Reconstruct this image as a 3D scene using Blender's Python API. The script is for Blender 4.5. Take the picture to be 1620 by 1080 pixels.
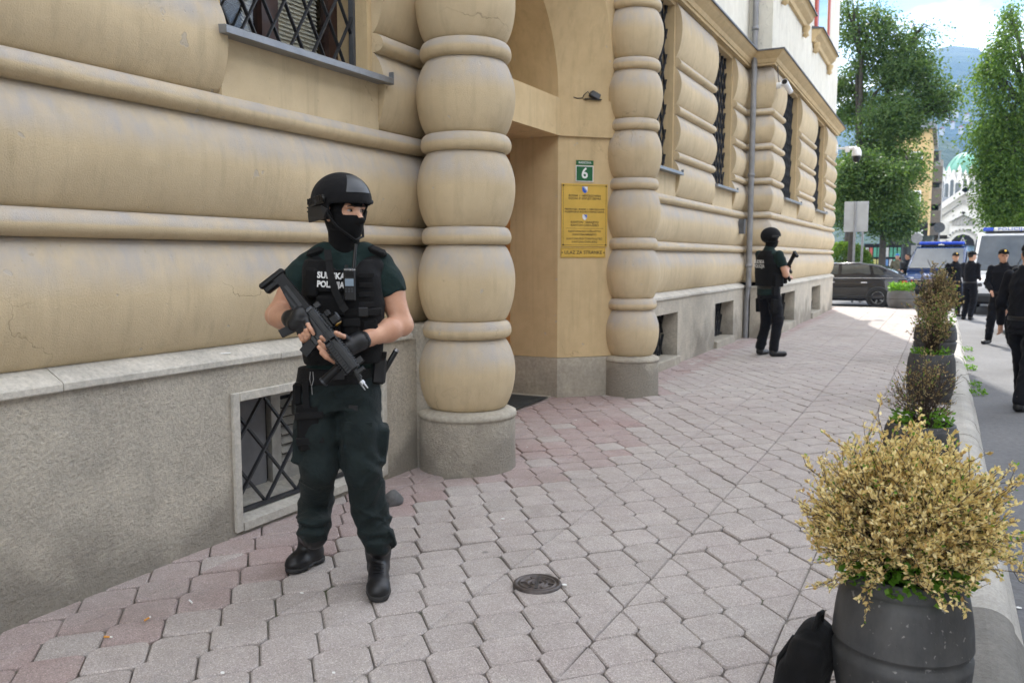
import bpy, math, random
import numpy as np
from mathutils import Vector, Matrix
R = math.radians
for o in list(bpy.data.objects): bpy.data.objects.remove(o)
SC = bpy.context.scene
COL = SC.collection

# ------------------------------------------------------------------ camera
F_PX = 1345.0; PITCH = math.atan(133/1345.0); YAW = R(26.88); CAM_H = 1.5
cam_d = bpy.data.cameras.new('camera'); cam = bpy.data.objects.new('camera', cam_d); COL.objects.link(cam)
cam_d.sensor_width = 36; cam_d.lens = F_PX/1620*36; cam_d.clip_start = 0.05; cam_d.clip_end = 9000
cam.location = (0, 0, CAM_H); cam.rotation_euler = (math.pi/2 - PITCH, 0, YAW)
cam_d.dof.use_dof = True; cam_d.dof.focus_distance = 4.0; cam_d.dof.aperture_fstop = 4.5
SC.camera = cam
SC.render.resolution_x = 1024; SC.render.resolution_y = 682

# ------------------------------------------------------------------ sky, sun, exposure
SUN_DIR = Vector((-0.25, 0.97, 0)).normalized()          # horizontal direction towards the sun
SUN_EL = R(47)
W = bpy.data.worlds.new('World'); SC.world = W; W.use_nodes = True
wn = W.node_tree; wn.nodes.clear()
def _n(t, ty, **k):
    n = t.nodes.new(ty)
    for a, b in k.items(): setattr(n, a, b)
    return n
wo = _n(wn, 'ShaderNodeOutputWorld'); wb = _n(wn, 'ShaderNodeBackground'); wb.inputs['Strength'].default_value = 0.15
sky = _n(wn, 'ShaderNodeTexSky', sky_type='NISHITA', sun_disc=False, sun_elevation=SUN_EL,
         sun_rotation=math.atan2(SUN_DIR.x, SUN_DIR.y), altitude=600, air_density=1.0, dust_density=0.3, ozone_density=2.0)
wtc = _n(wn, 'ShaderNodeTexCoord'); wmap = _n(wn, 'ShaderNodeMapping'); wmap.inputs['Scale'].default_value = (1, 1, 2.4); wmap.inputs['Location'].default_value = (9.8, 4.6, 1.48)
cn = _n(wn, 'ShaderNodeTexNoise'); cn.inputs['Scale'].default_value = 2.3; cn.inputs['Detail'].default_value = 9; cn.inputs['Roughness'].default_value = 0.6
cr = _n(wn, 'ShaderNodeValToRGB'); cr.color_ramp.elements[0].position = 0.36; cr.color_ramp.elements[1].position = 0.58
cm = _n(wn, 'ShaderNodeMix', data_type='RGBA'); cm.inputs['B'].default_value = (15.5, 15.3, 15.0, 1)
wn.links.new(wtc.outputs['Generated'], wmap.inputs['Vector']); wn.links.new(wmap.outputs['Vector'], cn.inputs['Vector'])
wn.links.new(cn.outputs['Fac'], cr.inputs['Fac']); wn.links.new(cr.outputs['Color'], cm.inputs['Factor'])
wn.links.new(sky.outputs['Color'], cm.inputs['A']); wn.links.new(cm.outputs['Result'], wb.inputs['Color']); wn.links.new(wb.outputs['Background'], wo.inputs['Surface'])
sl = bpy.data.lights.new('sun', 'SUN'); sun = bpy.data.objects.new('sun', sl); COL.objects.link(sun)
sl.energy = 4.2; sl.angle = R(0.53); sl.color = (1.0, 0.95, 0.87)
_sd = Vector((SUN_DIR.x*math.cos(SUN_EL), SUN_DIR.y*math.cos(SUN_EL), math.sin(SUN_EL)))
sun.rotation_euler = _sd.to_track_quat('Z', 'Y').to_euler(); sun.location = (0, 0, 40)
SC.view_settings.view_transform = 'Standard'; SC.view_settings.look = 'None'; SC.view_settings.gamma = 1
SC.view_settings.use_curve_mapping = False; SC.view_settings.exposure = 0.92
SC.render.engine = 'CYCLES'

# ------------------------------------------------------------------ pixel helpers (1620 x 1080 photograph)
_fw = np.array([-math.sin(YAW)*math.cos(PITCH), math.cos(YAW)*math.cos(PITCH), -math.sin(PITCH)])
_rt = np.array([math.cos(YAW), math.sin(YAW), 0.0]); _up = np.cross(_rt, _fw); _C = np.array([0, 0, CAM_H])
def ray(x, y): return _fw + _rt*(x-810)/F_PX - _up*(y-540)/F_PX
def onz(x, y, z=0.0): d = ray(x, y); return Vector(_C + d*((z-CAM_H)/d[2]))
def onX(x, y, X): d = ray(x, y); return Vector(_C + d*(X/d[0]))
def onY(x, y, Y): d = ray(x, y); return Vector(_C + d*(Y/d[1]))
def proj(p):
    v = np.array(p) - _C; z = v @ _fw
    return (810+F_PX*(v @ _rt)/z, 540-F_PX*(v @ _up)/z, z)

# ------------------------------------------------------------------ object helpers
def tag(o, label=None, cat=None, group=None, kind=None):
    if label: o['label'] = label
    if cat: o['category'] = cat
    if group: o['group'] = group
    if kind: o['kind'] = kind
    return o
def empty(name, loc=(0, 0, 0), rz=0.0, parent=None):
    o = bpy.data.objects.new(name, None); COL.objects.link(o); o.location = loc; o.rotation_euler = (0, 0, rz)
    o.empty_display_size = 0.1
    if parent: o.parent = parent
    return o
def mesh_obj(name, me, mat=None, parent=None):
    o = bpy.data.objects.new(name, me); COL.objects.link(o)
    if mat is not None and len(me.materials) == 0: me.materials.append(mat)
    if parent is not None: o.parent = parent
    return o
def pyd(name, v, f, mat=None, parent=None, smooth=False):
    me = bpy.data.meshes.new(name); me.from_pydata([tuple(map(float, q)) for q in v], [], f); me.update()
    if smooth: me.polygons.foreach_set('use_smooth', [True]*len(me.polygons))
    return mesh_obj(name, me, mat, parent)

class MB:
    """collects simple shapes into one mesh"""
    def __init__(s): s.v = []; s.f = []; s.sm = []
    def add(s, v, f, smooth=False):
        b = len(s.v); s.v += [Vector(q) for q in v]; s.f += [tuple(i+b for i in q) for q in f]; s.sm += [smooth]*len(f); return s
    def box(s, c, d, rot=None, bev=0.0):
        x, y, z = d[0]/2, d[1]/2, d[2]/2
        if bev > 0:
            b = min(bev, x*.98, y*.98, z*.98)
            vs = []
            for sx in (-1, 1):
                for sy in (-1, 1):
                    for sz in (-1, 1):
                        vs += [Vector((sx*x, sy*(y-b), sz*(z-b))), Vector((sx*(x-b), sy*y, sz*(z-b))), Vector((sx*(x-b), sy*(y-b), sz*z))]
            def ix(sx, sy, sz, k): return (((sx > 0)*2+(sy > 0))*2+(sz > 0))*3+k
            fs = []
            S = (-1, 1)
            for sx in S: fs.append([ix(sx, a, c_, 0) for a, c_ in ((-1, -1), (1, -1), (1, 1), (-1, 1))][::sx])
            for sy in S: fs.append([ix(a, sy, c_, 1) for a, c_ in ((-1, -1), (-1, 1), (1, 1), (1, -1))][::sy])
            for sz in S: fs.append([ix(a, c_, sz, 2) for a, c_ in ((-1, -1), (1, -1), (1, 1), (-1, 1))][::sz])
            for sy in S:
                for sz in S: fs.append([ix(-1, sy, sz, 1), ix(1, sy, sz, 1), ix(1, sy, sz, 2), ix(-1, sy, sz, 2)][::(1 if sy*sz < 0 else -1)])
            for sx in S:
                for sz in S: fs.append([ix(sx, -1, sz, 0), ix(sx, 1, sz, 0), ix(sx, 1, sz, 2), ix(sx, -1, sz, 2)][::(1 if sx*sz > 0 else -1)])
            for sx in S:
                for sy in S: fs.append([ix(sx, sy, -1, 0), ix(sx, sy, 1, 0), ix(sx, sy, 1, 1), ix(sx, sy, -1, 1)][::(1 if sx*sy < 0 else -1)])
            for sx in S:
                for sy in S:
                    for sz in S: fs.append([ix(sx, sy, sz, 0), ix(sx, sy, sz, 1), ix(sx, sy, sz, 2)][::(1 if sx*sy*sz > 0 else -1)])
        else:
            vs = [Vector((a*x, b*y, c_*z)) for a in (-1, 1) for b in (-1, 1) for c_ in (-1, 1)]
            fs = [(0, 1, 3, 2), (4, 6, 7, 5), (0, 4, 5, 1), (2, 3, 7, 6), (0, 2, 6, 4), (1, 5, 7, 3)]
        if rot is not None: vs = [rot @ q for q in vs]
        c = Vector(c); return s.add([q+c for q in vs], fs)
    def b2(s, x0, x1, y0, y1, z0, z1, bev=0.0):
        return s.box(((x0+x1)/2, (y0+y1)/2, (z0+z1)/2), (abs(x1-x0), abs(y1-y0), abs(z1-z0)), bev=bev)
    def cyl(s, p0, p1, r0, r1=None, n=12, cap=True, smooth=True):
        p0 = Vector(p0); p1 = Vector(p1); r1 = r0 if r1 is None else r1
        a = (p1-p0).normalized(); q = a.orthogonal().normalized(); w = a.cross(q)
        vs = []
        for p, r in ((p0, r0), (p1, r1)):
            for i in range(n):
                t = 2*math.pi*i/n; vs.append(p+(q*math.cos(t)+w*math.sin(t))*r)
        s.add(vs, [(i, (i+1) % n, n+(i+1) % n, n+i) for i in range(n)], smooth)
        if cap: s.add(vs, [tuple(range(n))[::-1], tuple(range(n, 2*n))])
        return s
    def tube(s, pts, r, n=8, closed=False, smooth=True):
        pts = [Vector(p) for p in pts]; m = len(pts); rs = r if isinstance(r, (list, tuple)) else [r]*m
        vs = []; q = None
        for i, p in enumerate(pts):
            d = (pts[min(i+1, m-1)]-pts[max(i-1, 0)]).normalized()
            if q is None: q = d.orthogonal().normalized()
            else:
                q = (q-d*q.dot(d)); q = q.normalized() if q.length > 1e-6 else d.orthogonal().normalized()
            w = d.cross(q)
            for k in range(n):
                t = 2*math.pi*k/n; vs.append(p+(q*math.cos(t)+w*math.sin(t))*rs[i])
        fs = [(i*n+k, i*n+(k+1) % n, (i+1)*n+(k+1) % n, (i+1)*n+k) for i in range(m-1) for k in range(n)]
        s.add(vs, fs, smooth)
        return s.add(vs, [tuple(range(n))[::-1], tuple(range((m-1)*n, m*n))])
    def lathe(s, prof, c=(0, 0, 0), n=32, a0=0.0, a1=2*math.pi, smooth=True, axis=None):
        """prof: list of (r, z); axis: optional rotation matrix"""
        full = abs(a1-a0-2*math.pi) < 1e-6; k = n if full else n+1; c = Vector(c); vs = []
        for r, z in prof:
            for i in range(k):
                t = a0+(a1-a0)*i/n; q = Vector((r*math.cos(t), r*math.sin(t), z))
                vs.append(c+(axis @ q if axis is not None else q))
        fs = []
        for j in range(len(prof)-1):
            for i in range(n):
                i2 = (i+1) % k; fs.append((j*k+i, j*k+i2, (j+1)*k+i2, (j+1)*k+i))
        return s.add(vs, fs, smooth)
    def prism(s, poly, z0, z1, tr=None):
        """poly in xy (ccw), extruded z0..z1, optional transform"""
        n = len(poly); vs = [Vector((x, y, z)) for z in (z0, z1) for x, y in poly]
        if tr is not None: vs = [tr @ q for q in vs]
        return s.add(vs, [tuple(range(n))[::-1], tuple(range(n, 2*n))]+[(i, (i+1) % n, n+(i+1) % n, n+i) for i in range(n)])
    def ell(s, c, r, n=14, m=8, rot=None):
        vs = []; c = Vector(c)
        for j in range(m+1):
            ph = math.pi*j/m
            for i in range(n):
                t = 2*math.pi*i/n; q = Vector((r[0]*math.sin(ph)*math.cos(t), r[1]*math.sin(ph)*math.sin(t), -r[2]*math.cos(ph)))
                vs.append(c+(rot @ q if rot is not None else q))
        return s.add(vs, [(j*n+i, j*n+(i+1) % n, (j+1)*n+(i+1) % n, (j+1)*n+i) for j in range(m) for i in range(n)], True)
    def loft(s, rings, cap=True, smooth=True):
        n = len(rings[0]); vs = [p for r in rings for p in r]
        s.add(vs, [(j*n+i, j*n+(i+1) % n, (j+1)*n+(i+1) % n, (j+1)*n+i) for j in range(len(rings)-1) for i in range(n)], smooth)
        if cap: s.add(vs, [tuple(range(n))[::-1], tuple(range((len(rings)-1)*n, len(rings)*n))])
        return s
    def mesh(s, name, mat=None):
        me = bpy.data.meshes.new(name); me.from_pydata([tuple(q) for q in s.v], [], s.f); me.update()
        me.polygons.foreach_set('use_smooth', s.sm)
        if mat is not None: me.materials.append(mat)
        return me
    def build(s, name, mat=None, parent=None): return mesh_obj(name, s.mesh(name, mat), None, parent)

def text_mesh(txt, size, align='CENTER', depth=0.0, bold=0.0, xscale=1.0, spacing=1.0, shear=0.0):
    cu = bpy.data.curves.new('lettering', 'FONT'); cu.body = txt; cu.size = size; cu.align_x = align; cu.align_y = 'CENTER'
    cu.extrude = depth; cu.offset = bold; cu.space_character = spacing; cu.shear = shear; cu.resolution_u = 3
    o = bpy.data.objects.new('lettering', cu); COL.objects.link(o)
    dg = bpy.context.evaluated_depsgraph_get(); me = bpy.data.meshes.new_from_object(o.evaluated_get(dg))
    bpy.data.objects.remove(o); bpy.data.curves.remove(cu)
    for v in me.vertices: v.co.x *= xscale
    me.name = 'lettering'; return me
def put_text(txt, size, mat, parent, mw, **k):
    me = text_mesh(txt, size, **k); me.materials.clear(); me.materials.append(mat)
    o = mesh_obj('lettering', me, None, parent); o.matrix_local = mw; return o

# ------------------------------------------------------------------ materials
def newmat(name):
    m = bpy.data.materials.new(name); m.use_nodes = True; t = m.node_tree
    return m, t, t.nodes['Principled BSDF']
def lk(t, a, b): t.links.new(a, b)
def noise(t, scale, detail=4, rough=0.55, vec=None, w=None):
    n = _n(t, 'ShaderNodeTexNoise'); n.inputs['Scale'].default_value = scale; n.inputs['Detail'].default_value = detail; n.inputs['Roughness'].default_value = rough
    if vec is not None: lk(t, vec, n.inputs['Vector'])
    return n.outputs['Fac']
def ramp(t, fac, stops):
    r = _n(t, 'ShaderNodeValToRGB'); e = r.color_ramp.elements
    while len(e) < len(stops): e.new(0.5)
    for i, (p, c) in enumerate(stops):
        e[i].position = p; e[i].color = c if isinstance(c, tuple) and len(c) == 4 else ((*c, 1) if isinstance(c, tuple) else (c, c, c, 1))
    lk(t, fac, r.inputs['Fac']); return r.outputs['Color']
def mixc(t, fac, a, b, mode='MIX'):
    n = _n(t, 'ShaderNodeMix', data_type='RGBA', blend_type=mode)
    for s_, v in (('Factor', fac), ('A', a), ('B', b)):
        if isinstance(v, (int, float)): n.inputs[s_].default_value = v
        elif isinstance(v, tuple): n.inputs[s_].default_value = (*v, 1) if len(v) == 3 else v
        else: lk(t, v, n.inputs[s_])
    return n.outputs['Result']
def mth(t, op, a, b=None):
    n = _n(t, 'ShaderNodeMath', operation=op)
    for i, v in enumerate((a, b)):
        if v is None: continue
        if isinstance(v, (int, float)): n.inputs[i].default_value = v
        else: lk(t, v, n.inputs[i])
    return n.outputs[0]
def tco(t, scale=None, out='Object'):
    c = _n(t, 'ShaderNodeTexCoord'); v = c.outputs[out]
    if scale is not None:
        m = _n(t, 'ShaderNodeMapping'); m.inputs['Scale'].default_value = scale; lk(t, v, m.inputs['Vector']); v = m.outputs['Vector']
    return v
def wpos(t, scale=None):
    v = _n(t, 'ShaderNodeNewGeometry').outputs['Position']
    if scale is not None:
        m = _n(t, 'ShaderNodeMapping'); m.inputs['Scale'].default_value = scale; lk(t, v, m.inputs['Vector']); v = m.outputs['Vector']
    return v
def bump(t, b, h, strength, dist):
    n = _n(t, 'ShaderNodeBump'); n.inputs['Strength'].default_value = strength; n.inputs['Distance'].default_value = dist
    lk(t, h, n.inputs['Height']); lk(t, n.outputs['Normal'], b.inputs['Normal'])
def simple(name, col, rough=0.6, metal=0.0, var=0.15, nscale=12.0, bmp=0.0, bscale=80.0, bdist=0.002, spec=0.5, sub=0.0, coat=0.0, trans=0.0):
    """plain stuff with a little unevenness"""
    m, t, b = newmat(name); v = tco(t)
    nf = noise(t, nscale, 5, vec=v)
    c0 = tuple(c*(1-var) for c in col); c1 = tuple(min(1, c*(1+var)) for c in col)
    lk(t, ramp(t, nf, [(0.3, c0), (0.7, c1)]), b.inputs['Base Color'])
    lk(t, ramp(t, nf, [(0.3, max(0.02, rough*0.88)), (0.7, min(1, rough*1.12))]), b.inputs['Roughness'])
    b.inputs['Metallic'].default_value = metal; b.inputs['Specular IOR Level'].default_value = spec
    if coat: b.inputs['Coat Weight'].default_value = coat; b.inputs['Coat Roughness'].default_value = 0.05
    if sub: b.inputs['Subsurface Weight'].default_value = sub; b.inputs['Subsurface Radius'].default_value = (0.012, 0.005, 0.003)
    if trans: b.inputs['Transmission Weight'].default_value = trans
    if bmp: bump(t, b, noise(t, bscale, 4, vec=v), bmp, bdist)
    return m
# ------------------------------------------------------------------ the place's materials
def mk_plaster(name, base, dirt=(0.41, 0.38, 0.355), dirt_amt=0.95):
    m, t, b = newmat(name); p = wpos(t)
    big = noise(t, 0.9, 4, vec=p); mid = noise(t, 5, 6, 0.65, vec=p); fine = noise(t, 160, 3, vec=p)
    c = ramp(t, big, [(0.3, tuple(x*0.90 for x in base)), (0.7, tuple(min(1, x*1.08) for x in base))])
    c = mixc(t, 0.30, c, ramp(t, mid, [(0.3, (0.62, 0.58, 0.54)), (0.65, (1, 1, 1))]), 'MULTIPLY')
    # run-off streaks
    st = noise(t, 1.0, 5, 0.6, vec=wpos(t, (14, 14, 0.9)))
    c = mixc(t, mth(t, 'MULTIPLY', ramp(t, st, [(0.50, 0.0), (0.72, 1.0)]), 0.33), c, tuple(x*0.55 for x in base))
    # grey dust and soot lying on what faces up
    g = _n(t, 'ShaderNodeNewGeometry'); s = _n(t, 'ShaderNodeSeparateXYZ'); lk(t, g.outputs['Normal'], s.inputs['Vector'])
    lie = ramp(t, s.outputs['Z'], [(-0.06, 0.0), (0.26, 1.0)])
    br = ramp(t, noise(t, 1.0, 5, 0.65, vec=wpos(t, (3.2, 3.2, 3.2))), [(0.28, 0.30), (0.52, 1.0)])
    br2 = ramp(t, noise(t, 1.0, 4, 0.6, vec=wpos(t, (11, 11, 1.6))), [(0.32, 0.45), (0.66, 1.0)])
    f = mth(t, 'MULTIPLY', mth(t, 'MULTIPLY', mth(t, 'MULTIPLY', lie, br), br2), dirt_amt)
    c = mixc(t, f, c, dirt)
    # scuffs
    sc = ramp(t, noise(t, 34, 3, 0.5, vec=p), [(0.70, 0.0), (0.76, 1.0)])
    c = mixc(t, mth(t, 'MULTIPLY', sc, 0.35), c, tuple(x*0.5 for x in base))
    # hairline cracks and knocks
    vc = _n(t, 'ShaderNodeTexVoronoi', feature='DISTANCE_TO_EDGE'); vc.inputs['Scale'].default_value = 0.55
    wv = _n(t, 'ShaderNodeVectorMath', operation='ADD'); nz = _n(t, 'ShaderNodeTexNoise'); nz.inputs['Scale'].default_value = 3.0; nz.inputs['Detail'].default_value = 6; lk(t, p, nz.inputs['Vector']); lk(t, p, wv.inputs[0]); lk(t, nz.outputs['Color'], wv.inputs[1]); lk(t, wv.outputs[0], vc.inputs['Vector'])
    ck = mth(t, 'MULTIPLY', ramp(t, vc.outputs['Distance'], [(0.0, 1.0), (0.0035, 0.0)]), ramp(t, noise(t, 0.8, 3, vec=p), [(0.50, 0.0), (0.62, 1.0)]))
    c = mixc(t, mth(t, 'MULTIPLY', ck, 0.55), c, tuple(x*0.35 for x in base))
    chp = ramp(t, noise(t, 11, 3, 0.4, vec=p), [(0.735, 0.0), (0.75, 1.0)])
    c = mixc(t, mth(t, 'MULTIPLY', chp, 0.5), c, (0.42, 0.39, 0.36))
    lk(t, c, b.inputs['Base Color']); b.inputs['Roughness'].default_value = 0.88; b.inputs['Specular IOR Level'].default_value = 0.2
    h = mth(t, 'SUBTRACT', mth(t, 'ADD', mth(t, 'MULTIPLY', fine, 0.8), mid), mth(t, 'ADD', mth(t, 'MULTIPLY', chp, 0.5), ck)); bump(t, b, h, 0.55, 0.007)
    return m
M_PL = mk_plaster('yellow_render', (0.60, 0.485, 0.315))
M_PLS = mk_plaster('yellow_render_smooth', (0.62, 0.475, 0.275), dirt_amt=0.35)
M_CREAM = mk_plaster('cream_render', (0.74, 0.71, 0.62), dirt_amt=0.1)

def mk_rough(name, base, bumpd=0.014, scale=55, stain=0.55):
    m, t, b = newmat(name); p = wpos(t)
    n1 = noise(t, scale, 6, 0.7, vec=p); n2 = noise(t, 3.0, 5, 0.65, vec=p); n3 = noise(t, 1.1, 4, 0.6, vec=p)
    c = ramp(t, n1, [(0.32, tuple(x*0.72 for x in base)), (0.62, base), (0.8, tuple(min(1, x*1.15) for x in base))])
    c = mixc(t, 0.5, c, ramp(t, n2, [(0.35, (0.66, 0.65, 0.63)), (0.62, (1.06, 1.04, 1.0))]), 'MULTIPLY')
    # splash dirt: ragged patches
    s = _n(t, 'ShaderNodeSeparateXYZ'); lk(t, p, s.inputs['Vector'])
    zz = mth(t, 'ADD', s.outputs['Z'], mth(t, 'MULTIPLY', mth(t, 'SUBTRACT', n3, 0.5), 2.4))
    f = ramp(t, zz, [(0.05, 1.0), (0.42, 0.0)])
    c = mixc(t, mth(t, 'MULTIPLY', f, stain), c, tuple(x*0.34 for x in base))
    st = noise(t, 1.0, 5, 0.6, vec=wpos(t, (9, 9, 0.7)))
    c = mixc(t, mth(t, 'MULTIPLY', ramp(t, st, [(0.50, 0.0), (0.75, 1.0)]), 0.3), c, tuple(x*0.5 for x in base))
    lk(t, c, b.inputs['Base Color']); b.inputs['Roughness'].default_value = 0.92; b.inputs['Specular IOR Level'].default_value = 0.2
    bump(t, b, mth(t, 'ADD', n1, mth(t, 'MULTIPLY', noise(t, scale*3, 4, vec=p), 0.4)), 0.8, bumpd)
    return m
M_PLINTH = mk_rough('rough_grey_render', (0.60, 0.55, 0.465), 0.028, 46, 0.68)
M_STONE = mk_rough('smooth_stone', (0.50, 0.46, 0.385), 0.004, 30, 0.35)
M_STONE_L = mk_rough('pale_stone', (0.58, 0.55, 0.49), 0.004, 40, 0.25)

def mk_paver(name, colA, colB, worn):
    m, t, b = newmat(name); p = wpos(t)
    g = _n(t, 'ShaderNodeNewGeometry'); rnd = g.outputs['Random Per Island']
    oi = _n(t, 'ShaderNodeObjectInfo'); r2 = mth(t, 'FRACT', mth(t, 'ADD', rnd, oi.outputs['Random']))
    tone = ramp(t, r2, [(0.0, tuple(x*0.93 for x in colA)), (0.5, colA), (1.0, tuple(min(1, x*1.06) for x in colA))])
    big = noise(t, 1.3, 5, 0.6, vec=p); c = mixc(t, ramp(t, big, [(worn-0.22, 0.0), (worn+0.22, 1.0)]), tone, colB)
    pat = noise(t, 7, 6, 0.65, vec=p)
    c = mixc(t, 0.38, c, ramp(t, pat, [(0.33, (0.68, 0.66, 0.62)), (0.62, (1.05, 1.05, 1.04))]), 'MULTIPLY')
    vo = _n(t, 'ShaderNodeTexVoronoi'); vo.inputs['Scale'].default_value = 260; lk(t, p, vo.inputs['Vector'])
    sp = _n(t, 'ShaderNodeSeparateColor'); lk(t, vo.outputs['Color'], sp.inputs['Color'])
    grains = ramp(t, sp.outputs['Red'], [(0.0, 0.55), (0.25, 0.9), (0.8, 1.05), (0.97, 1.6)])
    c = mixc(t, 0.75, c, grains, 'MULTIPLY')
    v3 = _n(t, 'ShaderNodeTexVoronoi'); v3.inputs['Scale'].default_value = 2.1; v3.inputs['Randomness'].default_value = 1.0; lk(t, p, v3.inputs['Vector'])     # trodden gum
    c = mixc(t, mth(t, 'MULTIPLY', ramp(t, v3.outputs['Distance'], [(0.035, 1.0), (0.05, 0.0)]), 0.6), c, (0.10, 0.095, 0.09))
    dk = ramp(t, noise(t, 0.7, 7, 0.7, vec=p), [(0.54, 0.0), (0.72, 0.45)]); c = mixc(t, dk, c, (0.20, 0.175, 0.155))
    lk(t, c, b.inputs['Base Color']); b.inputs['Roughness'].default_value = 0.82; b.inputs['Specular IOR Level'].default_value = 0.35
    bump(t, b, mth(t, 'ADD', vo.outputs['Distance'], mth(t, 'MULTIPLY', pat, 0.8)), 0.45, 0.004)
    return m
M_PAV = mk_paver('grey_paver', (0.40, 0.362, 0.337), (0.365, 0.315, 0.298), 0.58)
M_PAVR = mk_paver('red_paver', (0.325, 0.235, 0.22), (0.37, 0.315, 0.297), 0.46)
def mk_ground(name, c0, c1, scale, bmp=0.5, bd=0.01, moss=False):
    m, t, b = newmat(name); p = wpos(t); n = noise(t, scale, 8, 0.65, vec=p); n2 = noise(t, scale*25, 4, 0.6, vec=p)
    c = ramp(t, n, [(0.3, c0), (0.7, c1)]); c = mixc(t, 0.5, c, ramp(t, n2, [(0.3, 0.6), (0.7, 1.25)]), 'MULTIPLY')
    if moss: c = mixc(t, ramp(t, noise(t, 2.2, 4, vec=p), [(0.56, 0.0), (0.68, 0.8)]), c, (0.05, 0.065, 0.02))
    lk(t, c, b.inputs['Base Color']); b.inputs['Roughness'].default_value = 0.9; bump(t, b, n2, bmp, bd); return m
M_SAND = mk_ground('joint_sand', (0.11, 0.097, 0.083), (0.21, 0.19, 0.165), 3, moss=True)
M_ASPH = mk_ground('asphalt', (0.10, 0.10, 0.105), (0.155, 0.155, 0.158), 0.9, 0.7, 0.012)
M_EARTH = mk_ground('earth', (0.05, 0.04, 0.025), (0.10, 0.08, 0.05), 6)
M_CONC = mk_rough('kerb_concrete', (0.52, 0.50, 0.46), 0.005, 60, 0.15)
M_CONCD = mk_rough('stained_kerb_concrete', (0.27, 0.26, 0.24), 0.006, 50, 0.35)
def mk_pot(name, base):
    m, t, b = newmat(name); p = wpos(t); n1 = noise(t, 6, 5, 0.6, vec=p)
    c = ramp(t, n1, [(0.3, tuple(x*0.75 for x in base)), (0.7, tuple(x*1.3 for x in base))])
    du = ramp(t, noise(t, 2.2, 6, 0.7, vec=wpos(t, (2, 2, 0.8))), [(0.46, 0.0), (0.75, 0.35)]); c = mixc(t, du, c, (0.17, 0.165, 0.155))
    sp = ramp(t, noise(t, 55, 2, 0.4, vec=p), [(0.70, 0.0), (0.74, 0.8)]); c = mixc(t, sp, c, (0.22, 0.21, 0.20))
    pit = ramp(t, noise(t, 90, 2, 0.4, vec=p), [(0.70, 0.0), (0.75, 1.0)])
    lk(t, c, b.inputs['Base Color']); lk(t, ramp(t, n1, [(0.3, 0.5), (0.7, 0.75)]), b.inputs['Roughness']); bump(t, b, mth(t, 'SUBTRACT', n1, mth(t, 'MULTIPLY', pit, 0.7)), 0.5, 0.006); return m
M_POT = mk_pot('dark_pot', (0.033, 0.034, 0.036))
M_POTG = simple('grey_pot', (0.11, 0.105, 0.098), 0.8, var=0.2, nscale=5, bmp=0.4, bscale=90, bdist=0.004)
M_IRON = simple('black_iron', (0.022, 0.023, 0.026), 0.5, var=0.3, nscale=20, bmp=0.2)
M_ZINC = simple('zinc_sheet', (0.25, 0.26, 0.275), 0.45, metal=0.6, var=0.2, nscale=9)
M_ZINCD = simple('dark_zinc', (0.10, 0.105, 0.115), 0.5, metal=0.4, var=0.25, nscale=7)
M_PIPE = simple('pipe_grey', (0.24, 0.24, 0.245), 0.5, metal=0.3, var=0.2, nscale=6)
M_WOODD = simple('dark_brown_wood', (0.045, 0.020, 0.015), 0.45, var=0.3, nscale=15)
M_WOODO = simple('orange_wood', (0.36, 0.15, 0.035), 0.4, var=0.25, nscale=8)
M_BLIND = simple('blind', (0.78, 0.72, 0.60), 0.6, var=0.1)
M_LOUV = simple('louvre_paint', (0.34, 0.33, 0.30), 0.75, var=0.25, nscale=10)
M_GREYP = simple('grey_panel', (0.16, 0.16, 0.165), 0.8, var=0.25, nscale=6)
M_DARK = simple('dark_interior', (0.012, 0.012, 0.013), 0.9)
M_DARKB = simple('brown_interior', (0.10, 0.075, 0.045), 0.9)
M_WHITE = simple('white_plastic', (0.75, 0.75, 0.75), 0.35, var=0.04)
M_BLACK = simple('black_plastic', (0.007, 0.007, 0.008), 0.36, var=0.3)
M_RED = simple('red_paint', (0.42, 0.08, 0.06), 0.6, var=0.15)
M_BRASS = simple('brass_plate', (0.66, 0.43, 0.085), 0.38, metal=0.25, var=0.1, nscale=5)
M_INK = simple('black_ink', (0.04, 0.03, 0.015), 0.6)
M_GREENP = simple('green_enamel', (0.012, 0.115, 0.04), 0.3, var=0.08)
M_WHITEE = simple('white_enamel', (0.78, 0.79, 0.78), 0.3, var=0.05)
M_BLUEE = simple('blue_enamel', (0.03, 0.12, 0.55), 0.35, var=0.05)
M_RUBBER = simple('rubber_mat', (0.014, 0.018, 0.018), 0.8, var=0.4, nscale=30)
M_MANH = simple('cast_iron', (0.085, 0.072, 0.068), 0.5, metal=0.5, var=0.35, nscale=40, bmp=0.4)
def mk_glass(name, tint, rough=0.03):
    m, t, b = newmat(name); b.inputs['Base Color'].default_value = (*tint, 1); b.inputs['Roughness'].default_value = rough
    b.inputs['Specular IOR Level'].default_value = 0.8; b.inputs['Coat Weight'].default_value = 0.6; b.inputs['Coat Roughness'].default_value = 0.02
    lk(t, ramp(t, noise(t, 3, 3, vec=tco(t)), [(0.3, tuple(x*0.8 for x in tint)), (0.7, tuple(x*1.2 for x in tint))]), b.inputs['Base Color'])
    return m
M_GLASSD = mk_glass('dark_pane', (0.02, 0.022, 0.025))
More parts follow.
